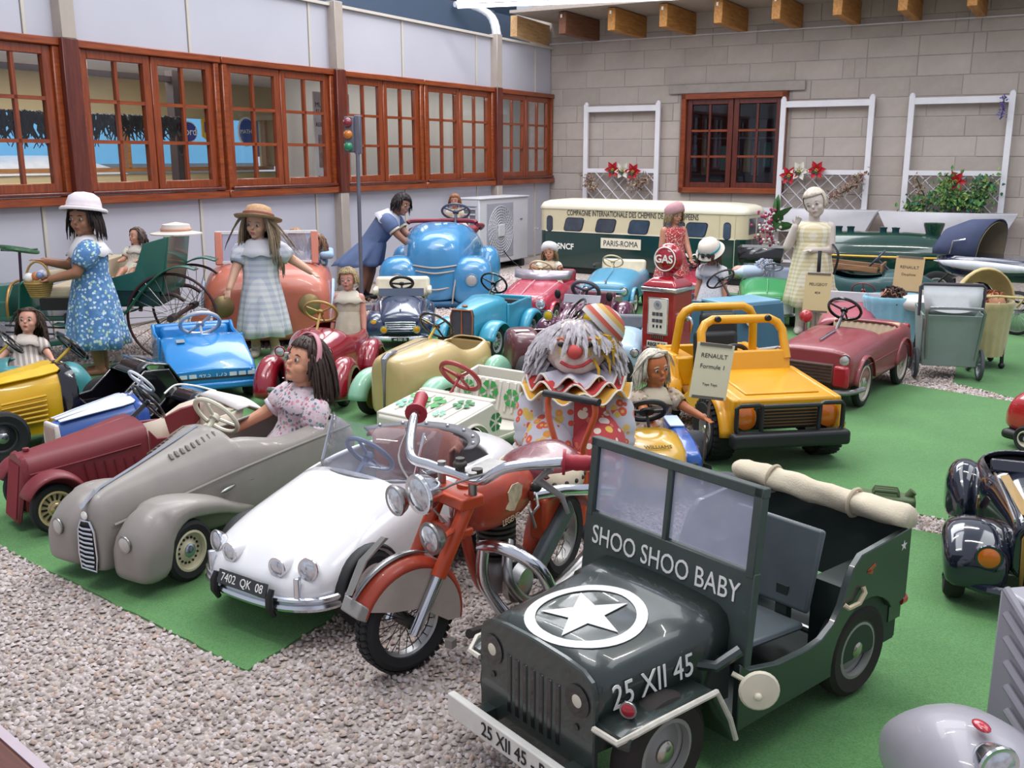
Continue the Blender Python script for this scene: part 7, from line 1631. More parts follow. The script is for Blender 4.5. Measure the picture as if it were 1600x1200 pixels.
# ---- gas pump
def pump():
    t = thing('gas_pump', 'red toy gas pump with round GAS globe and white dial face', 'gas pump', .838, 5.30, -128)
    mr = paint('pump_red', '8e2018', .3, .5, var=.05); mrg = paint('globe_red', '9c1424', .15, .9); W = .098
    G().box((0, 0, .25), (2*W, 2*W, .50)).build('cabinet', mr, t, bevel=.008); G().box((0, 0, .012), (2*W+.02, 2*W+.02, .024)).build('plinth', mr, t)
    G().box((0, 0, .507), (2*W+.02, 2*W+.02, .024)).build('chrome_band', m_chr, t, bevel=.006)
    G().loft([[(sx*(W+.006)*k, sy*(W+.006)*k, z) for sx, sy in ((1, 1), (-1, 1), (-1, -1), (1, -1))] for k, z in ((1, .518), (.92, .535), (.65, .56), (.28, .575))]).build('dome_top', mrg, t, bevel=.01, seg=3)
    G().cyl((0, 0, .57), (0, 0, .60), .03, 16).build('globe_neck', mrg, t); G().ell((0, 0, .665), (.055, .083, .083), 28, 18).build('globe', mrg, t)
    Fm = Matrix.Translation((.045, 0, .665)) @ Matrix.Rotation(R(90), 4, 'Y')
    g = G(); g.torus((.046, 0, .665), .062, .0035, 36, 6, Matrix.Rotation(R(90), 3, 'Y')); g.build('white_ring', m_txw, t); text('lettering', 'GAS', .058, m_txw, t, frame((.0565, 0, .664), (0, 1, 0), (0, 0, 1)), .002, bold=.0012)
    x = W+.001; mi = mat('dial_white', 'd6d2c8', .4)
    fr = G().box((x, 0, .365), (.006, .125, .20)).build('dial_frame', m_chr, t, bevel=.006); G().box((x+.003, 0, .365), (.004, .11, .185)).build('dial_face', mi, fr, bevel=.003)
    G().lathe([(.024, 0), (.024, .002), (.01, .002), (.01, 0)], 22, Matrix.Translation((x+.005, 0, .427)) @ Matrix.Rotation(R(90), 4, 'Y')).build('dial', macg, fr)
    for z in (.378, .342):
        for i in range(3): G().box((x+.006, -.022+i*.022, z), (.002, .018, .018)).build('counter', mat('counter_grey', '4a4650', .5), fr)
    for i in range(3): G().box((x+.006, -.022+i*.022, .312), (.002, .01, .015)).build('counter', m_blkp, fr)
    for i in range(7): G().tube([(x+.004, -.036+i*.012, .262), (x+.004, -.036+i*.012, .245)], .004, 5).build('fringe', m_chrd, fr)
    o = G().box((x, 0, .212), (.005, .125, .036)).build('name_plate', mi, t, bevel=.004); text('lettering', 'REGULAR', .026, m_txb, o, frame((x+.004, 0, .212), (0, 1, 0), (0, 0, 1)), .0008, bold=.0006)
    g = G(); pts = [(-.062, .175), (.062, .175), (.062, .055), (-.062, .055)]; g.tube([(x, y, z) for y, z in pts], .003, 4, closed=True); g.build('panel_line', m_txw, t)
    text('lettering', 'GAS', .058, m_txw, t, frame((x+.0015, 0, .137), (0, 1, 0), (0, 0, 1)), .0008, bold=.001); text('lettering', 'STATION', .022, m_txw, t, frame((x+.0015, 0, .085), (0, 1, 0), (0, 0, 1)), .0008)
    G().tube([(0, W, .36), (0, W+.03, .36)], .022, 14).build('hose_socket', m_chr, t); G().tube(curve3([(0, W+.03, .36), (0, W+.05, .34), (0, W+.05, .28)], 8), .009, 8).build('nozzle', m_chr, t)
pump()
# ---- paper signs on thin stands
def sign(label, x, y, deg, zc, w, h, lines, col='d8cba4', tilt=0, side=0):
    t = thing('sign_stand', label, 'sign', x, y, deg); mp = mat('sign_paper_'+col, col, .35, var=.02, coat=.3)
    G().tube([(0, 0, .004), (0, side, zc-h/2)], .005, 6).build('pole', mat('rod_brown', '6a5c52', .5), t); G().lathe([(0, 0), (.04, 0), (.04, .006), (0, .008)], 16).build('foot', m_blkp, t)
    M = frame((0, side, zc), (0, math.cos(R(tilt)), math.sin(R(tilt))), (0, -math.sin(R(tilt)), math.cos(R(tilt))))
    def bx(c, d, n, m, p): g = G(); g.box(c, d); g.v = [V3(M @ Vector(q)) for q in g.v]; return g.build(n, m, p)
    o = bx((0, 0, .004), (w, h, .004), 'card', mp, t)
    for s in (1, -1): bx((0, s*(h/2-.004), .004), (w*.86, .012, .010), 'clip_bar', mat('clip_grey', '6f675f', .4), t)
    for s, z, sz in lines: text('lettering', s, sz, mat('print_grey', '3c3836', .7), o, M @ Matrix.Translation((0, z, .0068)), .0004)
sign('paper sign in front of the yellow jeep reading Formule 1', .745, 3.72, -87, .39, .145, .215, (('RENAULT', .06, .024), ('Formule 1', .018, .024), ('Toys Toys', -.052, .014)), 'e6dcc0', -7, .022)
sign('paper sign in front of the pale mannequin reading 404', 1.84, 5.94, -100, .395, .155, .235, (('PEUGEOT', .05, .024), ('404', 0, .022)), 'dcc898', -2)
sign('paper sign behind the dull red convertible reading Dauphine', 2.50, 6.24, -105, .47, .17, .225, (('RENAULT', .045, .026), ('Dauphine', 0, .022)), 'd4b488', -3)
# ---- push-chair, bassinets, pram
def stroller():
    t = thing('push_chair', 'grey-green folding push-chair with chrome handle and white cloth hood', 'push-chair', 2.40, 5.36, -104)
    mg = mat('push_green', '7a8a84', .5, var=.08); mt = mat('tube_dull', '8a8e90', .3, metal=.8, var=.1)
    def quad(p, n, m): g = G(); g.add(p, [(0, 1, 2, 3)]); g.build(n, m, t, smooth=None, solid=.008, off=0)
    a = [(.06, -.135, .08), (.06, .135, .08), (.09, .155, .36), (.09, -.155, .36)]; b_ = [(-.20, -.13, .10), (-.20, .13, .10), (-.24, .15, .38), (-.24, -.15, .38)]
    quad(a, 'back_panel', mg); quad(b_, 'front_panel', mg); quad([a[0], a[3], b_[3], b_[0]], 'side_panel', mg); quad([a[1], a[2], b_[2], b_[1]], 'side_panel', mg); quad([a[0], a[1], b_[1], b_[0]], 'bottom_panel', mg)
    g = G(); g.tube([(.10, -.125, .12), (.13, -.145, .38), (.14, -.13, .405), (.14, 0, .408), (.14, .13, .405), (.13, .145, .38), (.10, .125, .12)], .009, 8); g.build('handle', mt, t)
    g = G(); g.tube([(-.02, -.16, .34), (-.02, -.165, .50), (-.02, -.15, .515), (-.02, .15, .515), (-.02, .165, .50), (-.02, .16, .34)], .009, 8); g.build('hood_frame', mat('frame_dark', '3f3a44', .5), t)
    g = G(); rings = []
    for i in range(9): u = -1+i/4; rings.append([(-.02+.0*u, u*.15, .51), (.01, u*.15, .45), (.02+.04*(1-u*u), u*.14, .37+.02*u*u), (-.02, u*.12, .34)])
    g.loft(rings, (False, False), closed=False); g.build('cloth_hood', mat('cloth_white', 'b9bcbe', .9, var=.08, bump=.4, bs=40), t, solid=.004, off=0, smooth=70)
    for s in (1, -1):
        wheel(t, .03, s*.165, .085, .022, s, tyre=m_rubg, rim='8a8e90', style='wire', inner=.85); wheel(t, -.24, s*.16, .085, .022, s, tyre=m_rubg, rim='8a8e90', style='wire', inner=.85)
        G().tube([(.03, s*.15, .085), (.06, s*.14, .16), (.09, s*.15, .34)], .007, 6).build('frame_tube', mt, t)
    G().cyl((.03, -.16, .085), (.03, .16, .085), .007, 8).build('axle', mt, t); G().cyl((-.24, -.16, .085), (-.24, .16, .085), .007, 8).build('axle', mt, t)
stroller()
def skirted(label, x, y, deg, rx, ry, h, zb, col, name, frill):
    t = thing(name, label, 'bassinet', x, y, deg); m = mat('cloth_'+col, col, .8, var=.08, vs=20, sheen=.3); rings = []
    n = 72
    for k, z in ((.86, zb), (.9, zb+(h-zb)*.35), (.95, zb+(h-zb)*.7), (1.0, h-.03), (1.05, h), (1.0, h+.012), (.93, h-.01), (.88, h-.10)):
        rings.append([(rx*k*math.cos(2*PI*j/n)*(1+.03*math.sin(j*PI/2.0)*(1 if z < h-.02 else .6)), ry*k*math.sin(2*PI*j/n)*(1+.03*math.sin(j*PI/2.0)*(1 if z < h-.02 else .6)), z) for j in range(n)])
    g = G(); g.loft(rings, (False, False)); g.build('skirt', m, t, smooth=70); G().lathe([(0, h-.12), (.9, h-.11), (.9, h-.14), (0, h-.14)], 30, Matrix.Diagonal((rx, ry, 1, 1))).build('mattress', mat('bed_white', 'd8d4d0', .8), t)
    for sx in (1, -1):
        for sy in (1, -1): G().tube([(sx*rx*.55, sy*ry*.6, zb+.08), (sx*rx*.6, sy*ry*.62, .03)], .012, 8).ell((sx*rx*.6, sy*ry*.62, .02), .02, 10, 8).build('leg', m_blkp, t)
    return t
skirted('pale blue satin-lined oval bassinet with a brown-haired doll', 2.36, 6.08, 10, .185, .14, .35, .08, '7fb4c8', 'bassinet', 1)
t = skirted('cream pleated bassinet with arched hood behind the push-chair', 2.76, 5.72, -100, .20, .155, .42, .08, 'b8a87c', 'bassinet', 1); t.scale = (.9,)*3
mcr = mat('hood_cream', 'c4b07c', .7, var=.12, vs=14); rings = []
for i in range(15):
    a = PI*i/14; rings.append([(-.02, .175*math.cos(a), .40+.22*math.sin(a)), (-.06, .178*math.cos(a), .40+.225*math.sin(a)), (-.14, .165*math.cos(a), .40+.20*math.sin(a)), (-.20, .11*math.cos(a), .40+.12*math.sin(a))])
g = G(); g.loft(rings, (False, False), closed=False); g.build('hood', mcr, t, solid=.01, off=0, smooth=70)
g = G(); g.tube([(.12, .15, .40), (.22, .16, .47), (.23, .0, .48), (.22, -.16, .47), (.12, -.15, .40)], .008, 8); g.build('push_handle', mcr, t)
def pram():
    t = thing('pram', 'navy blue pram with raised hood, white side panel and chrome handle', 'pram', 3.46, 7.02, -56); t.scale = (.92,)*3
    mn = paint('pram_navy', '1c2444', .2, .8); mw = mat('pram_white', 'c9ccd6', .35); md = mat('hood_denim', '3a4260', .8, var=.12); mli = mat('hood_lining', '9a8c74', .8, var=.1)
    rows = [(-.50, .04, .47, .52), (-.46, .11, .43, .53), (-.3, .19, .39, .545), (0, .21, .38, .55), (.3, .2, .39, .545), (.47, .13, .43, .54), (.52, .05, .47, .53)]
    g = G(); g.loft([[(x, w, z1), (x, w*1.02, (z0+z1)/2), (x, w*.6, z0), (x, -w*.6, z0), (x, -w*1.02, (z0+z1)/2), (x, -w, z1)] for x, w, z0, z1 in spline(rows, 20)], (True, True), closed=False); g.build('tub', mn, t, solid=.012, off=0, smooth=50)
    for s in (1, -1):
        g = G(); P = spline([(-.46, .5, .49), (-.2, .525, .455), (.15, .525, .455), (.34, .515, .47)], 12); g.loft([[(x, s*(.222 if abs(x) < .4 else .17), z1-.005), (x, s*(.222 if abs(x) < .4 else .17), z0)] for x, z1, z0 in P], (False, False), closed=False); g.build('side_panel', mw, t, solid=.006, off=0)
    G().box((.05, 0, .545), (.8, .36, .012)).build('apron', mn, t, bevel=.005)
    arcs = []
    for k, (x, lean, h) in enumerate(((-.46, -.02, .10), (-.40, -.04, .20), (-.27, .0, .27), (-.10, .06, .285))):
        arcs.append([(x+lean*math.sin(a), .20*math.cos(a), .55+h*math.sin(a)**.7) for a in np.linspace(0, PI, 15)])
    g = G(); g.loft(arcs, (False, False), closed=False); g.build('hood', md, t, solid=.008, off=-1, smooth=40)
    g = G(); g.loft([[(p[0]*.96+.0, p[1]*.93, .55+(p[2]-.55)*.93) for p in a] for a in arcs[1:]], (True, False), closed=False); g.build('hood_lining', mli, t, smooth=60)
    G().tube([(-.30, -.215, .56), (-.28, -.215, .66), (-.18, -.21, .68)], .006, 6).build('hood_stay', m_chr, t)
    g = G(); g.tube(curve3([(.38, -.16, .54), (.44, -.17, .64), (.60, -.17, .70), (.66, 0, .71), (.60, .17, .70), (.44, .17, .64), (.38, .16, .54)], 26), .01, 8); g.build('handle', m_chr, t)
    for x in (-.30, .28):
        for s in (1, -1): wheel(t, x, s*.20, .165, .02, s, tyre=m_rub, rim='8a8e90', style='wire', inner=.9)
        G().cyl((x, -.2, .165), (x, .2, .165), .008, 8).build('axle', m_chrd, t)
    for s in (1, -1): g = G(); g.tube(curve3([(-.32, s*.17, .40), (-.40, s*.18, .30), (-.30, s*.18, .18), (.0, s*.16, .20), (.28, s*.18, .18), (.42, s*.18, .28), (.34, s*.17, .40)], 26), .008, 6); g.build('spring_frame', m_blkp, t)
pram()
# ---- odds and ends
t = thing('jerrycan', 'olive green jerrycan lying behind the army jeep', 'jerrycan', 1.26, 3.17, -20); mo = mat('olive', '4a5c38', .5, var=.1)
G().box((0, 0, .045), (.19, .085, .085)).build('body', mo, t, bevel=.014, seg=3)
for y in (-.022, 0, .022): G().tube([(-.04, y, .088), (-.035, y, .102), (.035, y, .102), (.04, y, .088)], .006, 6).build('grip', mo, t)
G().cyl((.07, 0, .085), (.085, 0, .105), .014, 10).build('cap', mo, t)
t = thing('black_trough', 'black rectangular trough on a white stand by the block wall', 'trough', 2.12, 8.45, -20)
g = G(); g.loft([[(-.17, -.12, .32), (.17, -.12, .32), (.17, .12, .32), (-.17, .12, .32)], [(-.19, -.14, .45), (.19, -.14, .45), (.19, .14, .45), (-.19, .14, .45)]], (True, False)); g.build('trough', m_blk, t, solid=.012, smooth=20); G().box((0, 0, .16), (.2, .16, .32)).build('stand', m_trw, t)
t = thing('bouquet', 'bunch of pink and white blossoms with a big green leaf by the mannequin', 'flowers', 2.20, 8.45, 0, .455)
rr = random.Random(6); g = G(); g2 = G()
for i in range(60): g.ell((rr.gauss(-.05, .04), rr.gauss(0, .03), rr.uniform(.0, .32)), rr.uniform(.009, .016), 6, 5)
for i in range(40): g2.ell((rr.gauss(-.02, .05), rr.gauss(0, .03), rr.uniform(.02, .3)), rr.uniform(.009, .014), 6, 5)
g.build('pink_blossoms', mat('blossom_pink', '9a3a58', .7, var=.3, vs=60), t)['kind'] = 'stuff'; g2.build('white_blossoms', mat('blossom_white', 'd0ccc0', .7), t)['kind'] = 'stuff'
for i in range(9):
    g = G(); g.add(leaf_pts(.16, .05), [(0, 1, 2, 3), (0, 3, 4, 5)], Matrix.Translation((.03, 0, .12+.02*i)) @ Euler((rr.uniform(-1, 1), R(-70+rr.uniform(-30, 60)), rr.uniform(-2, 2))).to_matrix().to_4x4()); g.build('leaf', m_grl, t, smooth=None)
t = thing('barrier', 'low brown wooden barrier rail with pale edging in front of the display', 'barrier', -.63, 1.03, -41, 0)
G().box((0, 0, .475), (2.2, .09, .05)).build('rail', wood('barrier_wood', '4a2218', '6a3424', .4), t, bevel=.006); G().box((0, .05, .492), (2.2, .012, .016)).build('edging', mat('edging_pale', 'b9a8b0', .4), t)
for x in (-1.0, 1.0): G().box((x, 0, .225), (.07, .07, .45)).build('post', wood('barrier_wood', '4a2218', '6a3424'), t)
# ================================================================== DOLLS AND MANNEQUINS
def cap(g, a, b_, r0, r1, n=12):
    """tapered limb with round ends"""
    a, b_ = Vector(a), Vector(b_); d = b_-a; L = d.length; d.normalize(); u = d.orthogonal().normalized(); v = d.cross(u); rings = []
    for k in range(4): t = R(-80+80*k/3); rings.append((a+d*r0*math.sin(t), r0*math.cos(t)))
    for k in range(1, 4): rings.append((a+d*L*k/4, r0+(r1-r0)*k/4))
    for k in range(4): t = R(80*k/3); rings.append((b_+d*r1*math.sin(t), r1*math.cos(t)))
    g.loft([[c+u*r*math.cos(2*PI*j/n)+v*r*math.sin(2*PI*j/n) for j in range(n)] for c, r in rings])
def ik(a, b_, l1, l2, hint):
    a, b_ = Vector(a), Vector(b_); d = b_-a; L = min(d.length, (l1+l2)*.995); d.normalize(); b_ = a+d*L
    x = (l1*l1-l2*l2+L*L)/(2*L); h = math.sqrt(max(0, l1*l1-x*x)); n = Vector(hint)-d*Vector(hint).dot(d); n.normalize()
    return a+d*x+n*h, b_
def hand(g, w, d, S, side, up, curl=.5, spread=.16):
    """palm, four unequal bent fingers and an angled thumb; d = pointing direction, S = hand length"""
    d = Vector(d).normalized(); n = Vector(up); n = (n-d*n.dot(d)).normalized(); l = n.cross(d)*side
    M = Matrix((d, l, n)).transposed(); p = Vector(w)+d*S*.25
    g.ell(p, (S*.30, S*.20, S*.09), 12, 8, M)
    for i, ln in enumerate((.36, .42, .40, .31)):
        o = (i-1.5); b0 = Vector(w)+d*S*.46+l*(-o*S*.105); dd = (d-l*o*spread).normalized()
        k = b0+(dd-n*curl*.35).normalized()*S*ln*.5; e = k+(dd-n*curl*1.1).normalized()*S*ln*.5
        cap(g, b0-d*S*.12, k, S*.055, S*.05, 8); cap(g, k, e, S*.05, S*.038, 8)
    b0 = Vector(w)+d*S*.18+l*S*.15; k = b0+(d*.6+l*.75-n*.2*curl).normalized()*S*.20; e = k+(d*.9+l*.25-n*.35*curl).normalized()*S*.17
    cap(g, b0-l*S*.06, k, S*.07, S*.058, 8); cap(g, k, e, S*.058, S*.042, 8)
def figure(name, label, cat, x, y, deg, h, z=0, hr=.19, skin='c08a70', lean=0, side=0, sit=False, handL=None, handR=None, elb=(-.3, 0, -1), head=(0, 0, 0),
           hair=None, dress=None, hat=None, shoes=None, vox=.006, lips='a8484a', eyes='2c2420', feet=None, bare=True, legs=True, nostrands=False, collar=None, cuffs=None, gloss=.4, sleeves=True, curl=.5, band=None):
    t = thing(name, label, cat, x, y, deg, z); H = hr*h
    ms = mat('skin_'+skin, skin, gloss, var=.05, vs=14, spec=.4)
    U = (Matrix.Rotation(R(lean), 3, 'Y') @ Matrix.Rotation(R(-side), 3, 'X')); up = U @ Vector((0, 0, 1)); fw = U @ Vector((1, 0, 0)); lf = U @ Vector((0, 1, 0))
    zh = .08*h if sit else .46*h; hip = Vector((0, 0, zh)); tl = h-.46*h-H*1.16
    sh = hip+up*tl; g = G()
    def tr(f, l, u): return hip+fw*f*h+lf*l*h+up*u*tl
    rows = [(-.06, .075, .10), (.05, .085, .112), (.3, .075, .098), (.6, .08, .105), (.85, .075, .105), (1.0, .045, .065)]
    g.loft([[tr(a*math.cos(2*PI*j/16), b_*math.sin(2*PI*j/16), u) for j in range(16)] for u, a, b_ in rows])
    hc = sh+up*(H*.66)+fw*H*.06; cap(g, sh-up*H*.1, hc-up*H*.2, H*.2, H*.18)
    Hm = U @ Euler((R(head[2]), R(head[1]), R(head[0]))).to_matrix()
    def hp(a, b_, c): return hc+Hm @ Vector((a*H, b_*H, c*H))
    for c, r in (((-.03, 0, .07), (.40, .365, .43)), ((.07, 0, -.20), (.29, .265, .28)), ((.19, .14, -.15), (.15, .13, .14)), ((.19, -.14, -.15), (.15, .13, .14)), ((.395, 0, -.09), (.05, .045, .055)), ((.26, 0, -.38), (.09, .1, .08)), ((-.02, .365, -.07), (.07, .035, .10)), ((-.02, -.365, -.07), (.07, .035, .10)), ((.345, 0, -.245), (.05, .085, .035))):
        g.ell(hp(*c), tuple(q*H for q in r), 16, 12, Hm)
    arms = []
    for s, tg in ((1, handL), (-1, handR)):
        so = sh+lf*s*.105*h-up*.035*h; tg = Vector(tg)*h if tg else so+Vector((.03*h, s*.04*h, -.30*h))
        e, w = ik(so, tg, .155*h, .145*h, Vector((elb[0], s*.6+elb[1], elb[2]))); cap(g, so, e, .042*h, .031*h); cap(g, e, w, .031*h, .022*h)
        hand(g, w, (w-e), .095*h, s, Vector((0, 0, 1)) if abs((w-e).normalized().z) < .8 else Vector((-1, 0, 0)), curl); arms.append((so, e, w))
    if legs:
        for s in (1, -1):
            hj = hip+Vector((0, s*.055*h, -.01*h))
            if sit: k, a = hj+Vector((.22*h, s*.02*h, .01*h)), hj+Vector((.40*h, s*.02*h, -.10*h))
            else:
                fx, fy = (feet[0 if s > 0 else 1] if feet else (0, s*.05)); a = Vector((fx*h, fy*h, .035*h)); k = hj.lerp(a, .5)+Vector((.02*h, 0, 0))
            cap(g, hj, k, .062*h, .043*h); cap(g, k, a, .043*h, .026*h); f = a+(Vector((.085*h, s*.012*h, -.018*h)) if not sit else Vector((.05*h, 0, .04*h))); cap(g, a-Vector((.012*h, 0, .015*h)) if not sit else a, f, .025*h, .019*h)
            if shoes:
                q = G(); q.ell(a+Vector((.035*h, s*.005*h, -.012*h)), (.068*h, .034*h, .030*h), 14, 10); cap(q, a, a+Vector((0, 0, .05*h)), .033*h, .032*h); q.build('shoe', mat('shoe_'+shoes, shoes, .5), t)
    b = g.build('body', ms, t); d = b.modifiers.new('skin', 'REMESH'); d.mode = 'VOXEL'; d.voxel_size = vox; d.use_smooth_shade = True
    d = b.modifiers.new('soft', 'SMOOTH'); d.factor = .5; d.iterations = 3
    # face
    for s in (1, -1):
        o = G().ell(hp(.335, s*.145, -.0), (.032*H, .062*H, .042*H), 12, 8, Hm).build('eye', mat('eye_white', 'b4aca6', .3), t); G().ell(hp(.353, s*.145, -.0), (.020*H, .042*H, .042*H), 10, 8, Hm).build('iris', mat('iris_'+eyes, eyes, .1, coat=1.), o)
        q = G(); q.tube([hp(.345, s*.07, .085), hp(.35, s*.14, .11), hp(.315, s*.22, .085)], [.008*H, .014*H, .006*H], 6); q.build('eyebrow', mat('brow_'+(hair[0] if hair else skin), hair[0] if hair else skin, .8), t)
    q = G(); q.ell(hp(.375, 0, -.232), (.03*H, .075*H, .018*H), 12, 8, Hm).ell(hp(.372, 0, -.262), (.03*H, .058*H, .02*H), 12, 8, Hm); q.build('lips', mat('lips_'+lips, lips, .35), t)
    # hair
    if hair:
        hcol, hl, fr, cu = hair[:4]; nst = hair[4] if len(hair) > 4 else 240; mh = mat('hair_'+hcol, hcol, .45, var=.3, vs=50, spec=.3); rr = random.Random(int(x*1000)+int(h*977))
        g = G(); n, k = 22, 14; vs, ok = [], {}
        for i in range(k+1):
            a = PI*i/k
            for j in range(n): b_ = 2*PI*j/n; vs.append((math.sin(a)*math.cos(b_), math.sin(a)*math.sin(b_), math.cos(a)))
        fs = []
        for i in range(k):
            for j in range(n):
                c = [i*n+j, i*n+(j+1) % n, (i+1)*n+(j+1) % n, (i+1)*n+j]; m_ = [sum(vs[q][w_] for q in c)/4 for w_ in range(3)]
                if m_[0] > .30 and m_[2] < (.46 if fr else .60) and abs(m_[1]) < .93: continue
                if m_[2] < -.55: continue
                fs.append(c)
        g.add([hp(-.03+p[0]*.43, p[1]*.40, .07+p[2]*.465) for p in vs], fs); g.build('hair_cap', mh, t, smooth=180, solid=.02*H, off=0)
        if not nostrands:
            g = G()
            for i in range(nst):
                while True:
                    p = Vector((rr.gauss(0, 1), rr.gauss(0, 1), rr.gauss(0, 1))).normalized()
                    if p.z < -.15 or (p.x > (.45 if fr else .2) and p.z < (.62 if fr else .8)): continue
                    break
                front = p.x > .35; L = H*hl*rr.uniform(.8, 1.1)
                if front and fr: L = H*.42*rr.uniform(.8, 1.1)
                elif front: p = Vector((p.x, math.copysign(max(abs(p.y), .25), p.y), p.z)).normalized()
                c0 = Vector((-.03, 0, .07)); q = Vector((p.x*.41, p.y*.375, p.z*.44)); pts = []; steps = 8; dn = Hm.transposed() @ Vector((0, 0, -1)); ph = rr.uniform(0, 6.3); dn = dn.lerp(Vector((0, 0, -1)), .4 if front else 0)
                for s_ in range(steps+1):
                    pts.append(hp(*(c0+q))); o = Vector((q.x/.41, q.y/.375, q.z/.44)); st = L/H/steps
                    q = q+(dn*1.0+o.normalized()*(.55*(1-s_/steps)**2+.05)+Vector((0 if not front or fr else -.35, .55*math.copysign(1, q.y) if front and not fr else 0, 0))+cu*Vector((math.sin(ph+s_*2.1), math.cos(ph+s_*2.3), math.sin(ph*2+s_*1.7)))).normalized()*st
                    o = Vector((q.x/.41, q.y/.375, q.z/.44))
                    if o.length < 1.07 and q.z > -.42: q = Vector((q.x, q.y, q.z))*(1.07/o.length)
                    if q.x > .05 and abs(q.y) < .31 and q.z < (.16 if fr else .36):
                        if fr and front: break
                        q = Vector((min(q.x, .2), math.copysign(.33, q.y), q.z))
                g.tube(pts, [.040*H*(1-.75*(i_/(len(pts)-1 or 1))**2) for i_ in range(len(pts))], 4, flat=.55) if len(pts) > 2 else 0
            g.build('hair', mh, t, smooth=180)['kind'] = 'stuff'
    if band:
        g = G(); rings = []
        for i in range(21): a = R(-5+190*i/20); rings.append([hp(.03+w_, .445*math.cos(a), .07+.52*math.sin(a)) for w_ in (-.055, .055)])
        g.loft(rings, (False, False), closed=False); g.build('hair_band', mat('band_'+band, band, .6), t, solid=.03*H, off=0, smooth=80)
    # dress
    if dress:
        md, hem, flare = dress[:3]; wz = dress[3] if len(dress) > 3 else .3; n = 48; g = G(); rings = []
        for u, a, b_ in ((1.0, .052, .072), (.9, .082, .115), (.72, .088, .114), (.5, .086, .110), (wz, .084, .106)):
            rings.append([tr(a*1.06*math.cos(2*PI*j/n), b_*1.06*math.sin(2*PI*j/n), u) for j in range(n)])
        w0 = tr(0, 0, wz); zb = hem*h; K = 7
        for k in range(1, K+1):
            q = k/K; rad = (.088+(flare-.088)*q**.8)*h; c = Vector((w0.x*(1-q*.9)+(dress[4]*h*q if len(dress) > 4 else 0), w0.y*(1-q*.6), w0.z+(zb-w0.z)*q))
            rings.append([c+Vector((rad*math.cos(2*PI*j/n)*(1+.09*q*math.sin(j*2*PI/n*9+.8*math.sin(j*.8))), rad*1.12*math.sin(2*PI*j/n)*(1+.09*q*math.sin(j*2*PI/n*9+.8*math.sin(j*.8))), .006*h*q*math.sin(j*2*PI/n*5))) for j in range(n)])
        g.loft(rings, (False, False)); g.build('dress', md, t, solid=.006*h, off=1, smooth=75)
        for (so, e, w) in arms:
            if not sleeves: break
            q = G(); end = so.lerp(e, .72); q.tube([so+(so-sh)*-.25, so.lerp(e, .05), so.lerp(e, .3), so.lerp(e, .55), end], [.05*h, .064*h, .066*h, .058*h, .046*h], 16, caps=False); sl = q.build('sleeve', md, t, solid=.004*h, off=0, smooth=75)
            if cuffs: q = G(); q.tube([so.lerp(e, .66), so.lerp(e, .80)], .049*h, 16, caps=False); q.build('cuff', mat('cloth_cuff_'+cuffs, cuffs, .8), sl, solid=.004*h, off=0)
    if collar:
        g = G(); n = 40; rings = []
        for k, dz in ((.55, .035), (1.0, .02), (1.5, -.03), (1.95, -.075)): rings.append([sh+fw*.062*h*k*math.cos(2*PI*j/n)+lf*.078*h*k*math.sin(2*PI*j/n)+up*(dz*h+.008*h*math.sin(j*PI/2.5)*(k > 1.6)) for j in range(n)])
        g.loft(rings, (False, False)); g.build('collar', mat('cloth_collar_'+collar, collar, .8, var=.05) if isinstance(collar, str) else collar, t, solid=.004*h, off=1, smooth=75)
    if hat:
        mh, kind, tilt = hat[:3]; Mt = Matrix.Translation(hp(-.04, 0, .16)) @ (Hm @ Euler((R(tilt[0]), R(tilt[1]), 0)).to_matrix()).to_4x4() @ Matrix.Diagonal((H, H, H, 1))
        if kind == 'bowler': pr = [(.60, .10), (.64, .06), (.62, .02), (.52, .06), (.47, .10), (.46, .25), (.40, .42), (.25, .52), (0, .56)]
        elif kind == 'brim': pr = [(.74, -.02), (.76, .02), (.60, .04), (.44, .08), (.42, .22), (.36, .36), (.2, .42), (0, .43)]
        elif kind == 'cloche': pr = [(.62, -.12), (.64, -.10), (.56, -.02), (.48, .06), (.47, .2), (.40, .36), (.25, .45), (0, .48)]
        elif kind == 'bonnet': pr = [(.50, -.42), (.56, -.34), (.52, -.12), (.5, .1), (.46, .28), (.3, .42), (0, .47)]
        else: pr = [(.45, -.20), (.50, -.08), (.53, .08), (.48, .26), (.32, .38), (0, .43)]
        g = G(); g.lathe(pr, 36, Mt); o = g.build('hat', mh, t, solid=.02*H, off=0, smooth=80)
        if len(hat) > 3: q = G(); q.torus((0, 0, 0), .475, .035, 36, 8, flat=2.0); q.v = [V3(Mt @ Vector((p[0], p[1], p[2]+.10))) for p in q.v]; q.build('hat_band', hat[3], o)
    return t
hol = 'museum dolls'
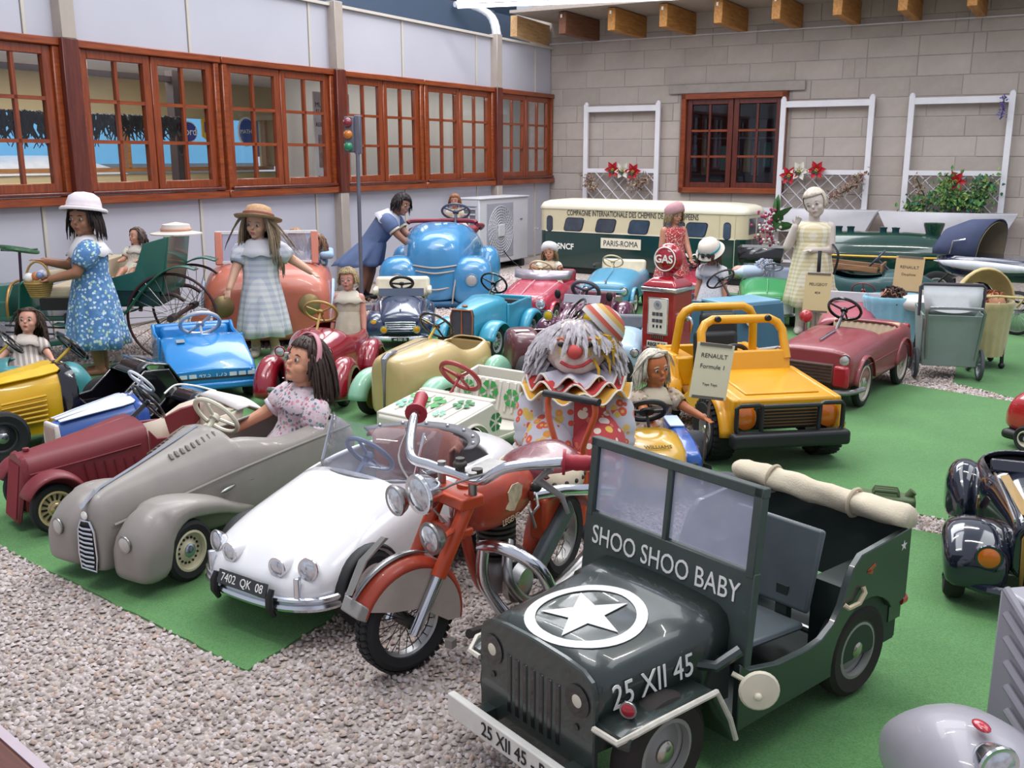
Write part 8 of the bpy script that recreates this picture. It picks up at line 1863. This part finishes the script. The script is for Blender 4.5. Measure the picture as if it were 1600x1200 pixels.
# cloths
f_blue = spots('cloth_blue_floral', '5a86b4', ['cfdcea', '8fb4d8', 'b8d0a8', '4a74a8'], 55, .34, base2='4a76a8')
f_patch = checks('cloth_patchwork', 'd2d0d2', 'acb0c0', 170); f_pink = spots('cloth_pink_floral', 'd8c8cc', ['c88a9a', '8aa0a0', 'b87a88', '6a8088', 'd8b0b8'], 75, .36, base2='d0bcc4')
f_den = mat('cloth_denim', '5a6a8e', .85, var=.08, vs=20, bump=.3, bs=300); f_cream = mat('cloth_cream', 'c9bca8', .85, var=.1, vs=30, bump=.3); f_lace = spots('cloth_lace', 'd0c8b8', ['b8ae9c', 'dcd6c8', 'c0a89c'], 90, .3)
f_red = spots('cloth_red_floral', 'a83038', ['d8b8a8', 'c86a60', 'e0d0c0'], 90, .3); f_chk = checks('cloth_yellow_check', 'd8d2c2', 'c4b588', 230); f_str = checks('cloth_stripe', '9a8f8a', 'c4bab0', 260, kind='stripe', axes=(1, 1)); f_sprig = spots('cloth_sprig', 'cfccd0', ['9aa4b4', 'b0a0a8', '8aa8a8'], 110, .22)
f_brn = spots('cloth_brown_floral', 'a89888', ['7a5a48', 'c8b8a8', '8a7a50'], 60, .34)
# the girl in blue with a basket
t = figure('mannequin', 'girl mannequin in blue floral dress and white bowler hat holding a basket', 'mannequin', -2.33, 5.48, 205, .965, hr=.20, skin='9a6a52', handL=(.21, .07, .57), handR=(.24, -.06, .66), elb=(-.2, .1, -1), head=(50, 4, 0), hair=('2a201e', .70, True, .06, 220),
       dress=(f_blue, .165, .17, .42), hat=(mat('hat_white', 'd6ccd0', .7), 'bowler', (0, -14), mat('band_pink', 'd0bcc0', .7)), collar='d6d2d4', vox=.005, eyes='3a3428', lips='7a4038', feet=((.0, .045), (-.03, -.05)))
b = thing('basket', 'small wicker basket of trinkets in the hands of the girl in blue', 'basket', -2.575, 5.375, 0, .46)
g = G()
for i in range(7): g.torus((0, 0, .012*i), .045+.004*i, .007, 28, 6)
g.build('weave', mat('wicker', '9a7a3e', .7, var=.2, vs=60), b); g = G(); g.lathe([(0, 0), (.05, 0), (.07, .085), (0, .07)], 24); g.build('lining', mat('wicker_pale', 'b0925a', .7), b)
g = G(); g.tube([(.065*math.cos(R(a)), 0, .085+.10*math.sin(R(a))) for a in range(0, 181, 15)], .006, 6); g.build('basket_handle', mat('wicker', '9a7a3e'), b)
rr = random.Random(5)
for i, c in enumerate(('d8d4e0', 'b8602e', 'c8c4d0', 'c07848', 'e0dcd8', '7a88b0')): G().ell((rr.uniform(-.04, .04), rr.uniform(-.04, .04), .095+rr.uniform(0, .025)), rr.uniform(.018, .028), 10, 8).build('trinket', mat('trinket_'+c, c, .3), b)
# blonde girl with straw hat
figure('mannequin', 'long-haired blonde girl mannequin in pale patchwork dress and straw hat', 'mannequin', -1.515, 5.97, -86, .90, hr=.205, skin='bf927a', handL=(.06, .34, .58), handR=(.20, -.20, .42), elb=(-.6, 0, -.5), head=(-16, 6, -6), hair=('8d7a64', 1.75, False, .03, 260), dress=(f_patch, .15, .155, .38), hat=(mat('straw', 'b08a68', .8, var=.15, vs=60, bump=.4), 'brim', (4, -20), mat('straw_band', '7a4a3c', .8)), collar='c4c2c8', shoes='c2b4a8', vox=.0045, feet=((.0, .07), (.0, -.06)))
# girl leaning over the sky-blue car
figure('mannequin', 'dark-haired girl mannequin in denim-blue dress leaning on the sky-blue car', 'mannequin', -1.20, 8.40, -8, 1.0, hr=.185, skin='8e6450', lean=38, handL=(.48, .02, .40), handR=(.46, -.10, .38), elb=(-.2, .2, -1), head=(-25, -22, 0), hair=('221a1c', .55, True, .45, 260), dress=(f_den, .30, .20, .25, -.12), collar='c9cad4', shoes='1c1a1c', vox=.006, cuffs='c9bca8', feet=((-.06, .04), (-.09, -.05)))
# plaster mannequin with a bag
t = figure('mannequin', 'white plaster girl mannequin in yellow check dress with head tilted', 'mannequin', 2.05, 6.80, -106, .99, hr=.20, skin='beb2aa', handL=(.11, .0, .585), handR=(.08, -.12, .74), elb=(-.3, .3, -1), head=(-14, 8, 16), nostrands=True, hair=('c0b5a6', .42, True, .05, 220), dress=(f_chk, .20, .155, .62), vox=.005, sleeves=False, lips='a88a84', eyes='6a6058', gloss=.7, feet=((.0, .05), (.02, -.05)), shoes='aca29a')
g = G(); g.tube(curve3([(.06, .13, .62), (.10, .17, .55), (.09, .15, .42)], 10), .012, 6, flat=.3); g.build('bag_strap', m_blkp, t); g = G(); g.tube(curve3([(.14, .05, .58), (.16, .05, .50), (.15, .05, .44)], 8), .012, 6, flat=.4); g.build('bag_strap', m_blkp, t)
# doll with the pink hair band in the grey car
t = figure('doll', 'big dark-haired doll with pink hair band sitting in the grey car', 'doll', -.755, 3.33, 222, .74, z=.145, hr=.225, skin='d4987a', sit=True, lean=-8, side=6, handL=(.13, .13, .10), handR=(.26, -.22, .14), elb=(-.2, 0, -1), head=(4, -10, 0), hair=('3a2c28', .92, True, .06, 320), band='c88a94', dress=(f_pink, .02, .185, .42, .03), collar=f_pink, cuffs='d8ccd4', vox=.003, lips='b8423e', eyes='3a2418', curl=.25)
# seated and standing dolls
figure('doll', 'doll with tousled brown hair and striped frock in the teal car', 'doll', -2.36, 4.70, -62, .52, z=.17, hr=.24, skin='c4907a', sit=True, lean=-14, side=10, head=(-22, 0, 4), hair=('4a3a32', 1.1, False, .30, 260), dress=(f_str, .0, .24, .42, .1), handL=(.2, .22, .16), handR=(.1, -.28, .1), vox=.0035, collar='c0b4aa')
figure('doll', 'small doll in lace frock sitting on the rear seat of the green carriage', 'doll', -2.28, 6.02, -100, .46, z=.50, hr=.23, skin='c48e76', sit=True, lean=-10, head=(-30, 0, 0), hair=('5a4a42', .9, False, .3, 160), dress=(f_lace, -.10, .22, .42, .1), handL=(.2, .12, .2), handR=(.2, -.12, .2), vox=.004, collar='c8c0b4')
t = thing('sun_hat', 'white lace hat lying on the back of the green carriage', 'hat', -2.03, 6.04, 0, .742); g = G(); g.lathe([(.15, 0), (.15, .008), (.09, .02), (.08, .06), (0, .075)], 30); g.build('crown', mat('hat_lace', 'c8bcb4', .8, var=.08), t, solid=.004); G().torus((0, 0, .03), .085, .008, 24, 6).build('hat_band', mat('band_peach', 'b8846a', .7), t)
t2 = figure('doll', 'curly blonde doll in sleeveless cream dress standing in the dark red car', 'doll', -.88, 5.32, -94, .58, z=.04, hr=.21, skin='c98c7c', head=(-6, 0, 4), hair=('a08a68', .40, True, .5, 280), dress=(f_cream, .22, .15, .5), sleeves=False, collar='cfc4b4', vox=.004, handL=(.10, .16, .36), handR=(.02, -.18, .36), eyes='5a7890')
figure('doll', 'bonneted doll in cream frock gripping the wheel of the rose-red car', 'doll', .28, 7.40, -98, .50, z=.26, hr=.24, skin='c08a70', sit=True, handL=(.26, .20, .30), handR=(.24, -.24, .30), head=(-6, 0, 3), hair=('8a7050', .8, True, .05, 130), dress=(f_lace, .0, .2, .42, .1), hat=(mat('bonnet_white', 'c9c6c8', .8, var=.06, bump=.5, bs=30), 'cap', (0, -42)), collar='cbb9a0', vox=.0045)
figure('doll', 'doll in red floral frock and pink beret standing behind the gas pump', 'doll', 1.31, 8.10, -66, .82, hr=.19, skin='b8806a', head=(8, 10, 0), hair=('8a7658', .75, True, .10, 200), dress=(f_red, .22, .17, .4), hat=(mat('beret_pink', 'b88a90', .8, var=.1), 'cap', (8, -34)), handL=(.22, .12, .36), vox=.0055, sleeves=False)
t = figure('doll', 'doll in white hat with turquoise ribbon looking down into the blue truck', 'doll', 1.30, 6.36, -128, .60, z=.09, hr=.24, skin='b87c64', lean=14, head=(0, 30, 0), hair=('4a3428', .75, True, .08, 200), dress=(f_sprig, .12, .22, .36), hat=(mat('hat_ivory', 'd2c8bc', .8), 'cloche', (0, -4), mat('ribbon_turquoise', '3a9aa0', .5)), handL=(.10, .20, .33), handR=(.12, -.16, .33), collar='c9c6cc', vox=.004)
figure('doll', 'red-haired doll behind the wheel of the sky-blue car', 'doll', -.50, 8.78, -80, .46, z=.60, hr=.25, skin='b8806c', sit=True, head=(-20, 0, 0), hair=('8a5a3a', .7, True, .2, 140), dress=(f_cream, .0, .2, .4, .1), vox=.005)
figure('doll', 'brown-haired doll in straw boater riding in the salmon-pink car', 'doll', -1.64, 6.76, -150, .52, z=.42, hr=.25, skin='b07c64', sit=True, head=(10, 0, 0), hair=('4a3428', .8, True, .08, 150), dress=(f_cream, .0, .2, .4, .1), hat=(mat('straw2', '8a6a48', .8, var=.15, vs=60), 'cap', (0, -10)), vox=.005)
figure('doll', 'honey-blonde doll squeezed in the middle of the salmon-pink car', 'doll', -1.48, 6.86, -150, .52, z=.40, hr=.25, skin='b07c64', sit=True, head=(20, 0, 0), hair=('98765a', .9, True, .12, 150), dress=(f_lace, .0, .2, .4, .1), vox=.005)
figure('doll', 'doll with frizzy light brown hair at the far side of the salmon-pink car', 'doll', -1.33, 6.84, -140, .50, z=.38, hr=.25, skin='b07c64', sit=True, head=(30, 0, 0), hair=('7a5c48', .9, True, .35, 170), dress=(f_blue, .0, .2, .4, .1), vox=.005)
figure('doll', 'orange-skinned doll with white hair riding the blue go-kart', 'doll', .565, 3.80, -76, .60, z=.09, hr=.24, skin='b0683e', sit=True, lean=-6, head=(14, 6, 8), hair=('c4bcac', .75, False, .08, 240), dress=(f_brn, .02, .22, .40, .10), handL=(.24, .26, .20), handR=(.30, -.12, .2), collar='b8ac98', vox=.0035, curl=.2)
def baby(label, x, y, z, deg, hair, skin='b8806c', cloth=None, size=.14):
    t = thing('doll', label, 'doll', x, y, deg, z); ms = mat('skin_'+skin, skin, .4); r = size/2; g = G()
    g.ell((0, 0, r), (r, r*.92, r*.95), 18, 14).ell((r*.95, 0, r*.9), r*.14, 8, 6).ell((r*.3, 0, r*.45), (r*.7, r*.66, r*.5), 14, 10); cap(g, (-.02, 0, r*.8), (-.22*size/.14, 0, r*.7), r*.55, r*.7)
    b = g.build('body', ms, t); d = b.modifiers.new('skin', 'REMESH'); d.mode = 'VOXEL'; d.voxel_size = .004
    for s in (1, -1): o = G().ell((r*.88, s*r*.36, r*1.08), (r*.1, r*.16, r*.11), 8, 6).build('eye', mat('eye_white', 'd8d2ca'), t); G().ell((r*.95, s*r*.36, r*1.08), (r*.05, r*.09, r*.09), 8, 6).build('iris', mat('iris_2c2420', '2c2420'), o)
    g = G(); rr = random.Random(len(label))
    for i in range(150):
        p = Vector((rr.gauss(-.3, .7), rr.gauss(0, 1), rr.gauss(.5, .8))).normalized(); 
        if p.x > .5 and p.z < .6: continue
        q = Vector((p.x*r, p.y*r*.92, r+p.z*r*.95)); g.tube([q, q+p*r*.2+Vector((rr.uniform(-.2, .2)*r, rr.uniform(-.3, .3)*r, -.1*r)), q+p*r*.2+Vector((rr.uniform(-.4, .2)*r, rr.uniform(-.4, .4)*r, -.4*r))], [r*.1, r*.09, r*.03], 4)
    g.build('hair', mat('hair_'+hair, hair, .5, var=.3, vs=60), t)['kind'] = 'stuff'
    G().ell((-.14, 0, r*.7), (.13, .085, .05), 18, 12).build('wrap', cloth or mat('bed_white', 'd8d4d0', .8), t)
baby('brown-haired doll lying in the pale blue bassinet', 2.33, 6.04, .285, 150, '3a241c'); baby('red-haired doll asleep under the hood of the cream bassinet', 2.80, 5.73, .30, -60, '8a4a2a', 'c08868')
baby('pale doll in light blue cap lying in the green and white car', 1.93, 7.55, .30, 10, 'a0a8b8', 'b89080', mat('cloth_paleblue', 'b8c4d4', .8))
# ---- rag-doll clown
def clown():
    t = thing('clown_doll', 'large rag-doll clown in red and white spotted suit with woolly grey hair', 'clown doll', .22, 3.34, -96, 0); t.scale = (1, 1.04, .95)
    mrd = spots('cloth_clown_red', 'b0383c', ['d8b04a', 'd0c0b8', 'd8c8b8', 'c86a50'], 30, .34); mwt = spots('cloth_clown_white', 'b6b2bc', ['c8503c', 'd08a3a', 'c8a850', 'c8503c'], 30, .36, ring='d0a05a'); mfc = mat('clown_face', 'd2bcb0', .8, var=.05)
    g = G(); g.ell((0, 0, .585), (.095, .105, .10), 22, 16).ell((.06, 0, .545), (.05, .07, .045), 16, 12); cap(g, (-.02, 0, .30), (-.01, 0, .50), .095, .05)
    for s in (1, -1):
        cap(g, (-.01, s*.07, .46), (.02, s*.12, .33), .035, .03); cap(g, (.02, s*.12, .33), (.05, s*.125, .23), .03, .026); hand(g, (.05, s*.125, .235), (.2, 0, -1), .055, s, (1, 0, 0), .3)
        cap(g, (-.01, s*.05, .28), (.10, s*.07, .25), .055, .045); cap(g, (.10, s*.07, .25), (.12, s*.065, .08), .04, .03)
    b = g.build('body', mfc, t); d = b.modifiers.new('skin', 'REMESH'); d.mode = 'VOXEL'; d.voxel_size = .004
    n = 40
    for s, m in ((1, mrd), (-1, mwt)):
        g = G(); rings = []
        for z, rx, ry, cx in ((.475, .06, .07, -.01), (.43, .105, .115, -.01), (.36, .125, .13, -.01), (.29, .125, .135, .0), (.235, .10, .13, .02)):
            rings.append([(cx+rx*math.cos(a)*(1+.03*math.sin(7*a)), s*max(0, ry*math.sin(a)), z) for a in np.linspace(-.0, PI, n//2)])
        g.loft(rings, (False, False), closed=False); o = g.build('suit', m, t, solid=.006, off=1, smooth=80)
        rows = [((0, s*.06, .30), .085), ((.06, s*.075, .275), .09), ((.115, s*.08, .24), .085), ((.135, s*.08, .17), .08), ((.135, s*.075, .10), .072), ((.13, s*.07, .065), .045), ((.13, s*.07, .05), .052)]
        g = G(); rr_ = []; P = [Vector(p) for p, _ in rows]
        g.tube(curve3([tuple(p) for p in P], 22), [float(q[0]) for q in spline([(r_,) for _, r_ in rows], 22)], 20, caps=False); g.v = [(p[0]*(1+.02*math.sin(p[2]*140)), p[1]+.004*math.sin(p[2]*170+p[0]*60), p[2]) for p in g.v]; g.build('trouser_leg', m, t, solid=.005, off=0, smooth=80)
        g = G(); g.tube(curve3([(-.01, s*.075, .455), (.0, s*.12, .40), (.03, s*.14, .33), (.045, s*.14, .27), (.05, s*.14, .225)], 16), [.05, .06]+[.058+.003*math.sin(i*2) for i in range(12)]+[.05, .06], 18, caps=False); g.build('sleeve', mwt, t, solid=.005, off=0, smooth=80)
        g = G(); g.torus((.05, s*.14, .226), .058, .008, 26, 6); g.build('cuff', mat('cuff_white', 'c8c4c8', .8), t)
        G().ell((.155, s*.07, .03), (.065, .042, .035), 18, 12).build('shoe', mat('clown_shoe', 'c4bcbc', .8), t)
    for k, (r0, r1, z, m) in enumerate(((.06, .185, .462, mat('ruff_yellow', 'cf9a3a', .8)), (.06, .165, .49, mat('ruff_red', 'b83a38', .8)), (.06, .145, .512, mat('ruff_white', 'b9b4c0', .8)))):
        g = G(); n = 96; rings = [[((r0+(r1-r0)*u)*math.cos(2*PI*j/n), (r0+(r1-r0)*u)*math.sin(2*PI*j/n), z-.025*u+.022*u*math.sin(j*2*PI/n*9+k*1.3)) for j in range(n)] for u in (0, .35, .7, 1)]; g.loft(rings, (False, False)); o = g.build('ruff', m, t, solid=.004, off=0, smooth=80)
        g = G(); g.tube(rings[-1], .004, 5, closed=True); g.build('ruff_edge', mat('ruff_trim', 'd8d0c4', .8), o)
    G().ell((.105, -.05, .44), .034, 16, 12).build('pompom', mat('pompom_white', 'c0b4b0', .95, bump=.8, bs=300), t); G().ell((.105, 0, .59), .026, 18, 14).build('nose', mat('clown_nose', 'b84440', .7), t)
    g = G(); g.tube([(.103, -.045, .553), (.112, -.02, .54), (.115, .0, .537), (.112, .025, .543), (.10, .055, .562)], .006, 6); g.build('mouth', mat('clown_mouth', 'b03038', .6), t)
    for s in (1, -1):
        g = G(); g.tube([(.088, s*.03, .625), (.09, s*.045, .635), (.082, s*.06, .628)], .004, 6); g.build('eyebrow', mat('clown_brow', 'b85a3a', .7), t)
        G().ell((.088, s*.045, .612), (.006, .012, .009), 10, 8).build('eye', m_blkp, t); g = G(); g.tube([(.088, s*.045, .60), (.09, s*.047, .575)], [.004, .006], 6); g.build('tear', mat('clown_tear', 'c8a850', .6), t)
    g = G(); rr = random.Random(9)
    for i in range(620):
        p = Vector((rr.gauss(-.25, .7), rr.gauss(0, 1), rr.gauss(.2, .8))).normalized()
        if p.x > .35 and p.z < .45 and abs(p.y) < .85: continue
        if p.z < -.6: continue
        q = Vector((p.x*.097, p.y*.107, .585+p.z*.102)); pts = [q]; dn = Vector((.25 if p.x > .2 else 0, .25*p.y, -1))
        for k in range(5): q = q+(dn+p*(.8-.18*k)+Vector((rr.uniform(-.3, .3), rr.uniform(-.3, .3), 0))).normalized()*(.016 if p.x > .3 else .023); pts.append(q)
        g.tube(pts, [.006, .0065, .0065, .006, .005, .003], 4)
    g.build('hair', mat('clown_wool', 'b6b0b4', .9, var=.25, vs=60), t)['kind'] = 'stuff'
    g = G()
    for i in range(60):
        p = Vector((rr.gauss(.1, .3), abs(rr.gauss(1, .2)), rr.gauss(.35, .3))).normalized(); q = Vector((p.x*.1, p.y*.11, .59+p.z*.105)); g.tube([q, q+p*.03+Vector((0, 0, -.02)), q+p*.035+Vector((0, 0, -.07))], [.006, .006, .003], 4)
    g.build('yellow_hair', mat('clown_wool_yellow', 'b88f2c', .9, var=.2), t)['kind'] = 'stuff'
    M = Matrix.Translation((-.035, .075, .655)) @ Euler((R(-48), R(-10), 0)).to_matrix().to_4x4(); hm = [mat('cap_white', 'b9b4ae', .8), mat('cap_red', 'a84a38', .8), mat('cap_gold', 'b8924a', .8)]
    prof = [(.085, 0), (.088, .015), (.082, .03), (.072, .045), (.058, .06), (.036, .072), (0, .078)]
    for i in range(6): g = G(); g.lathe(prof[i:i+2], 28, M); g.build('cap_stripe', hm[(0, 1, 0, 2, 1, 0)[i]], t, solid=.004, off=0)
clown()
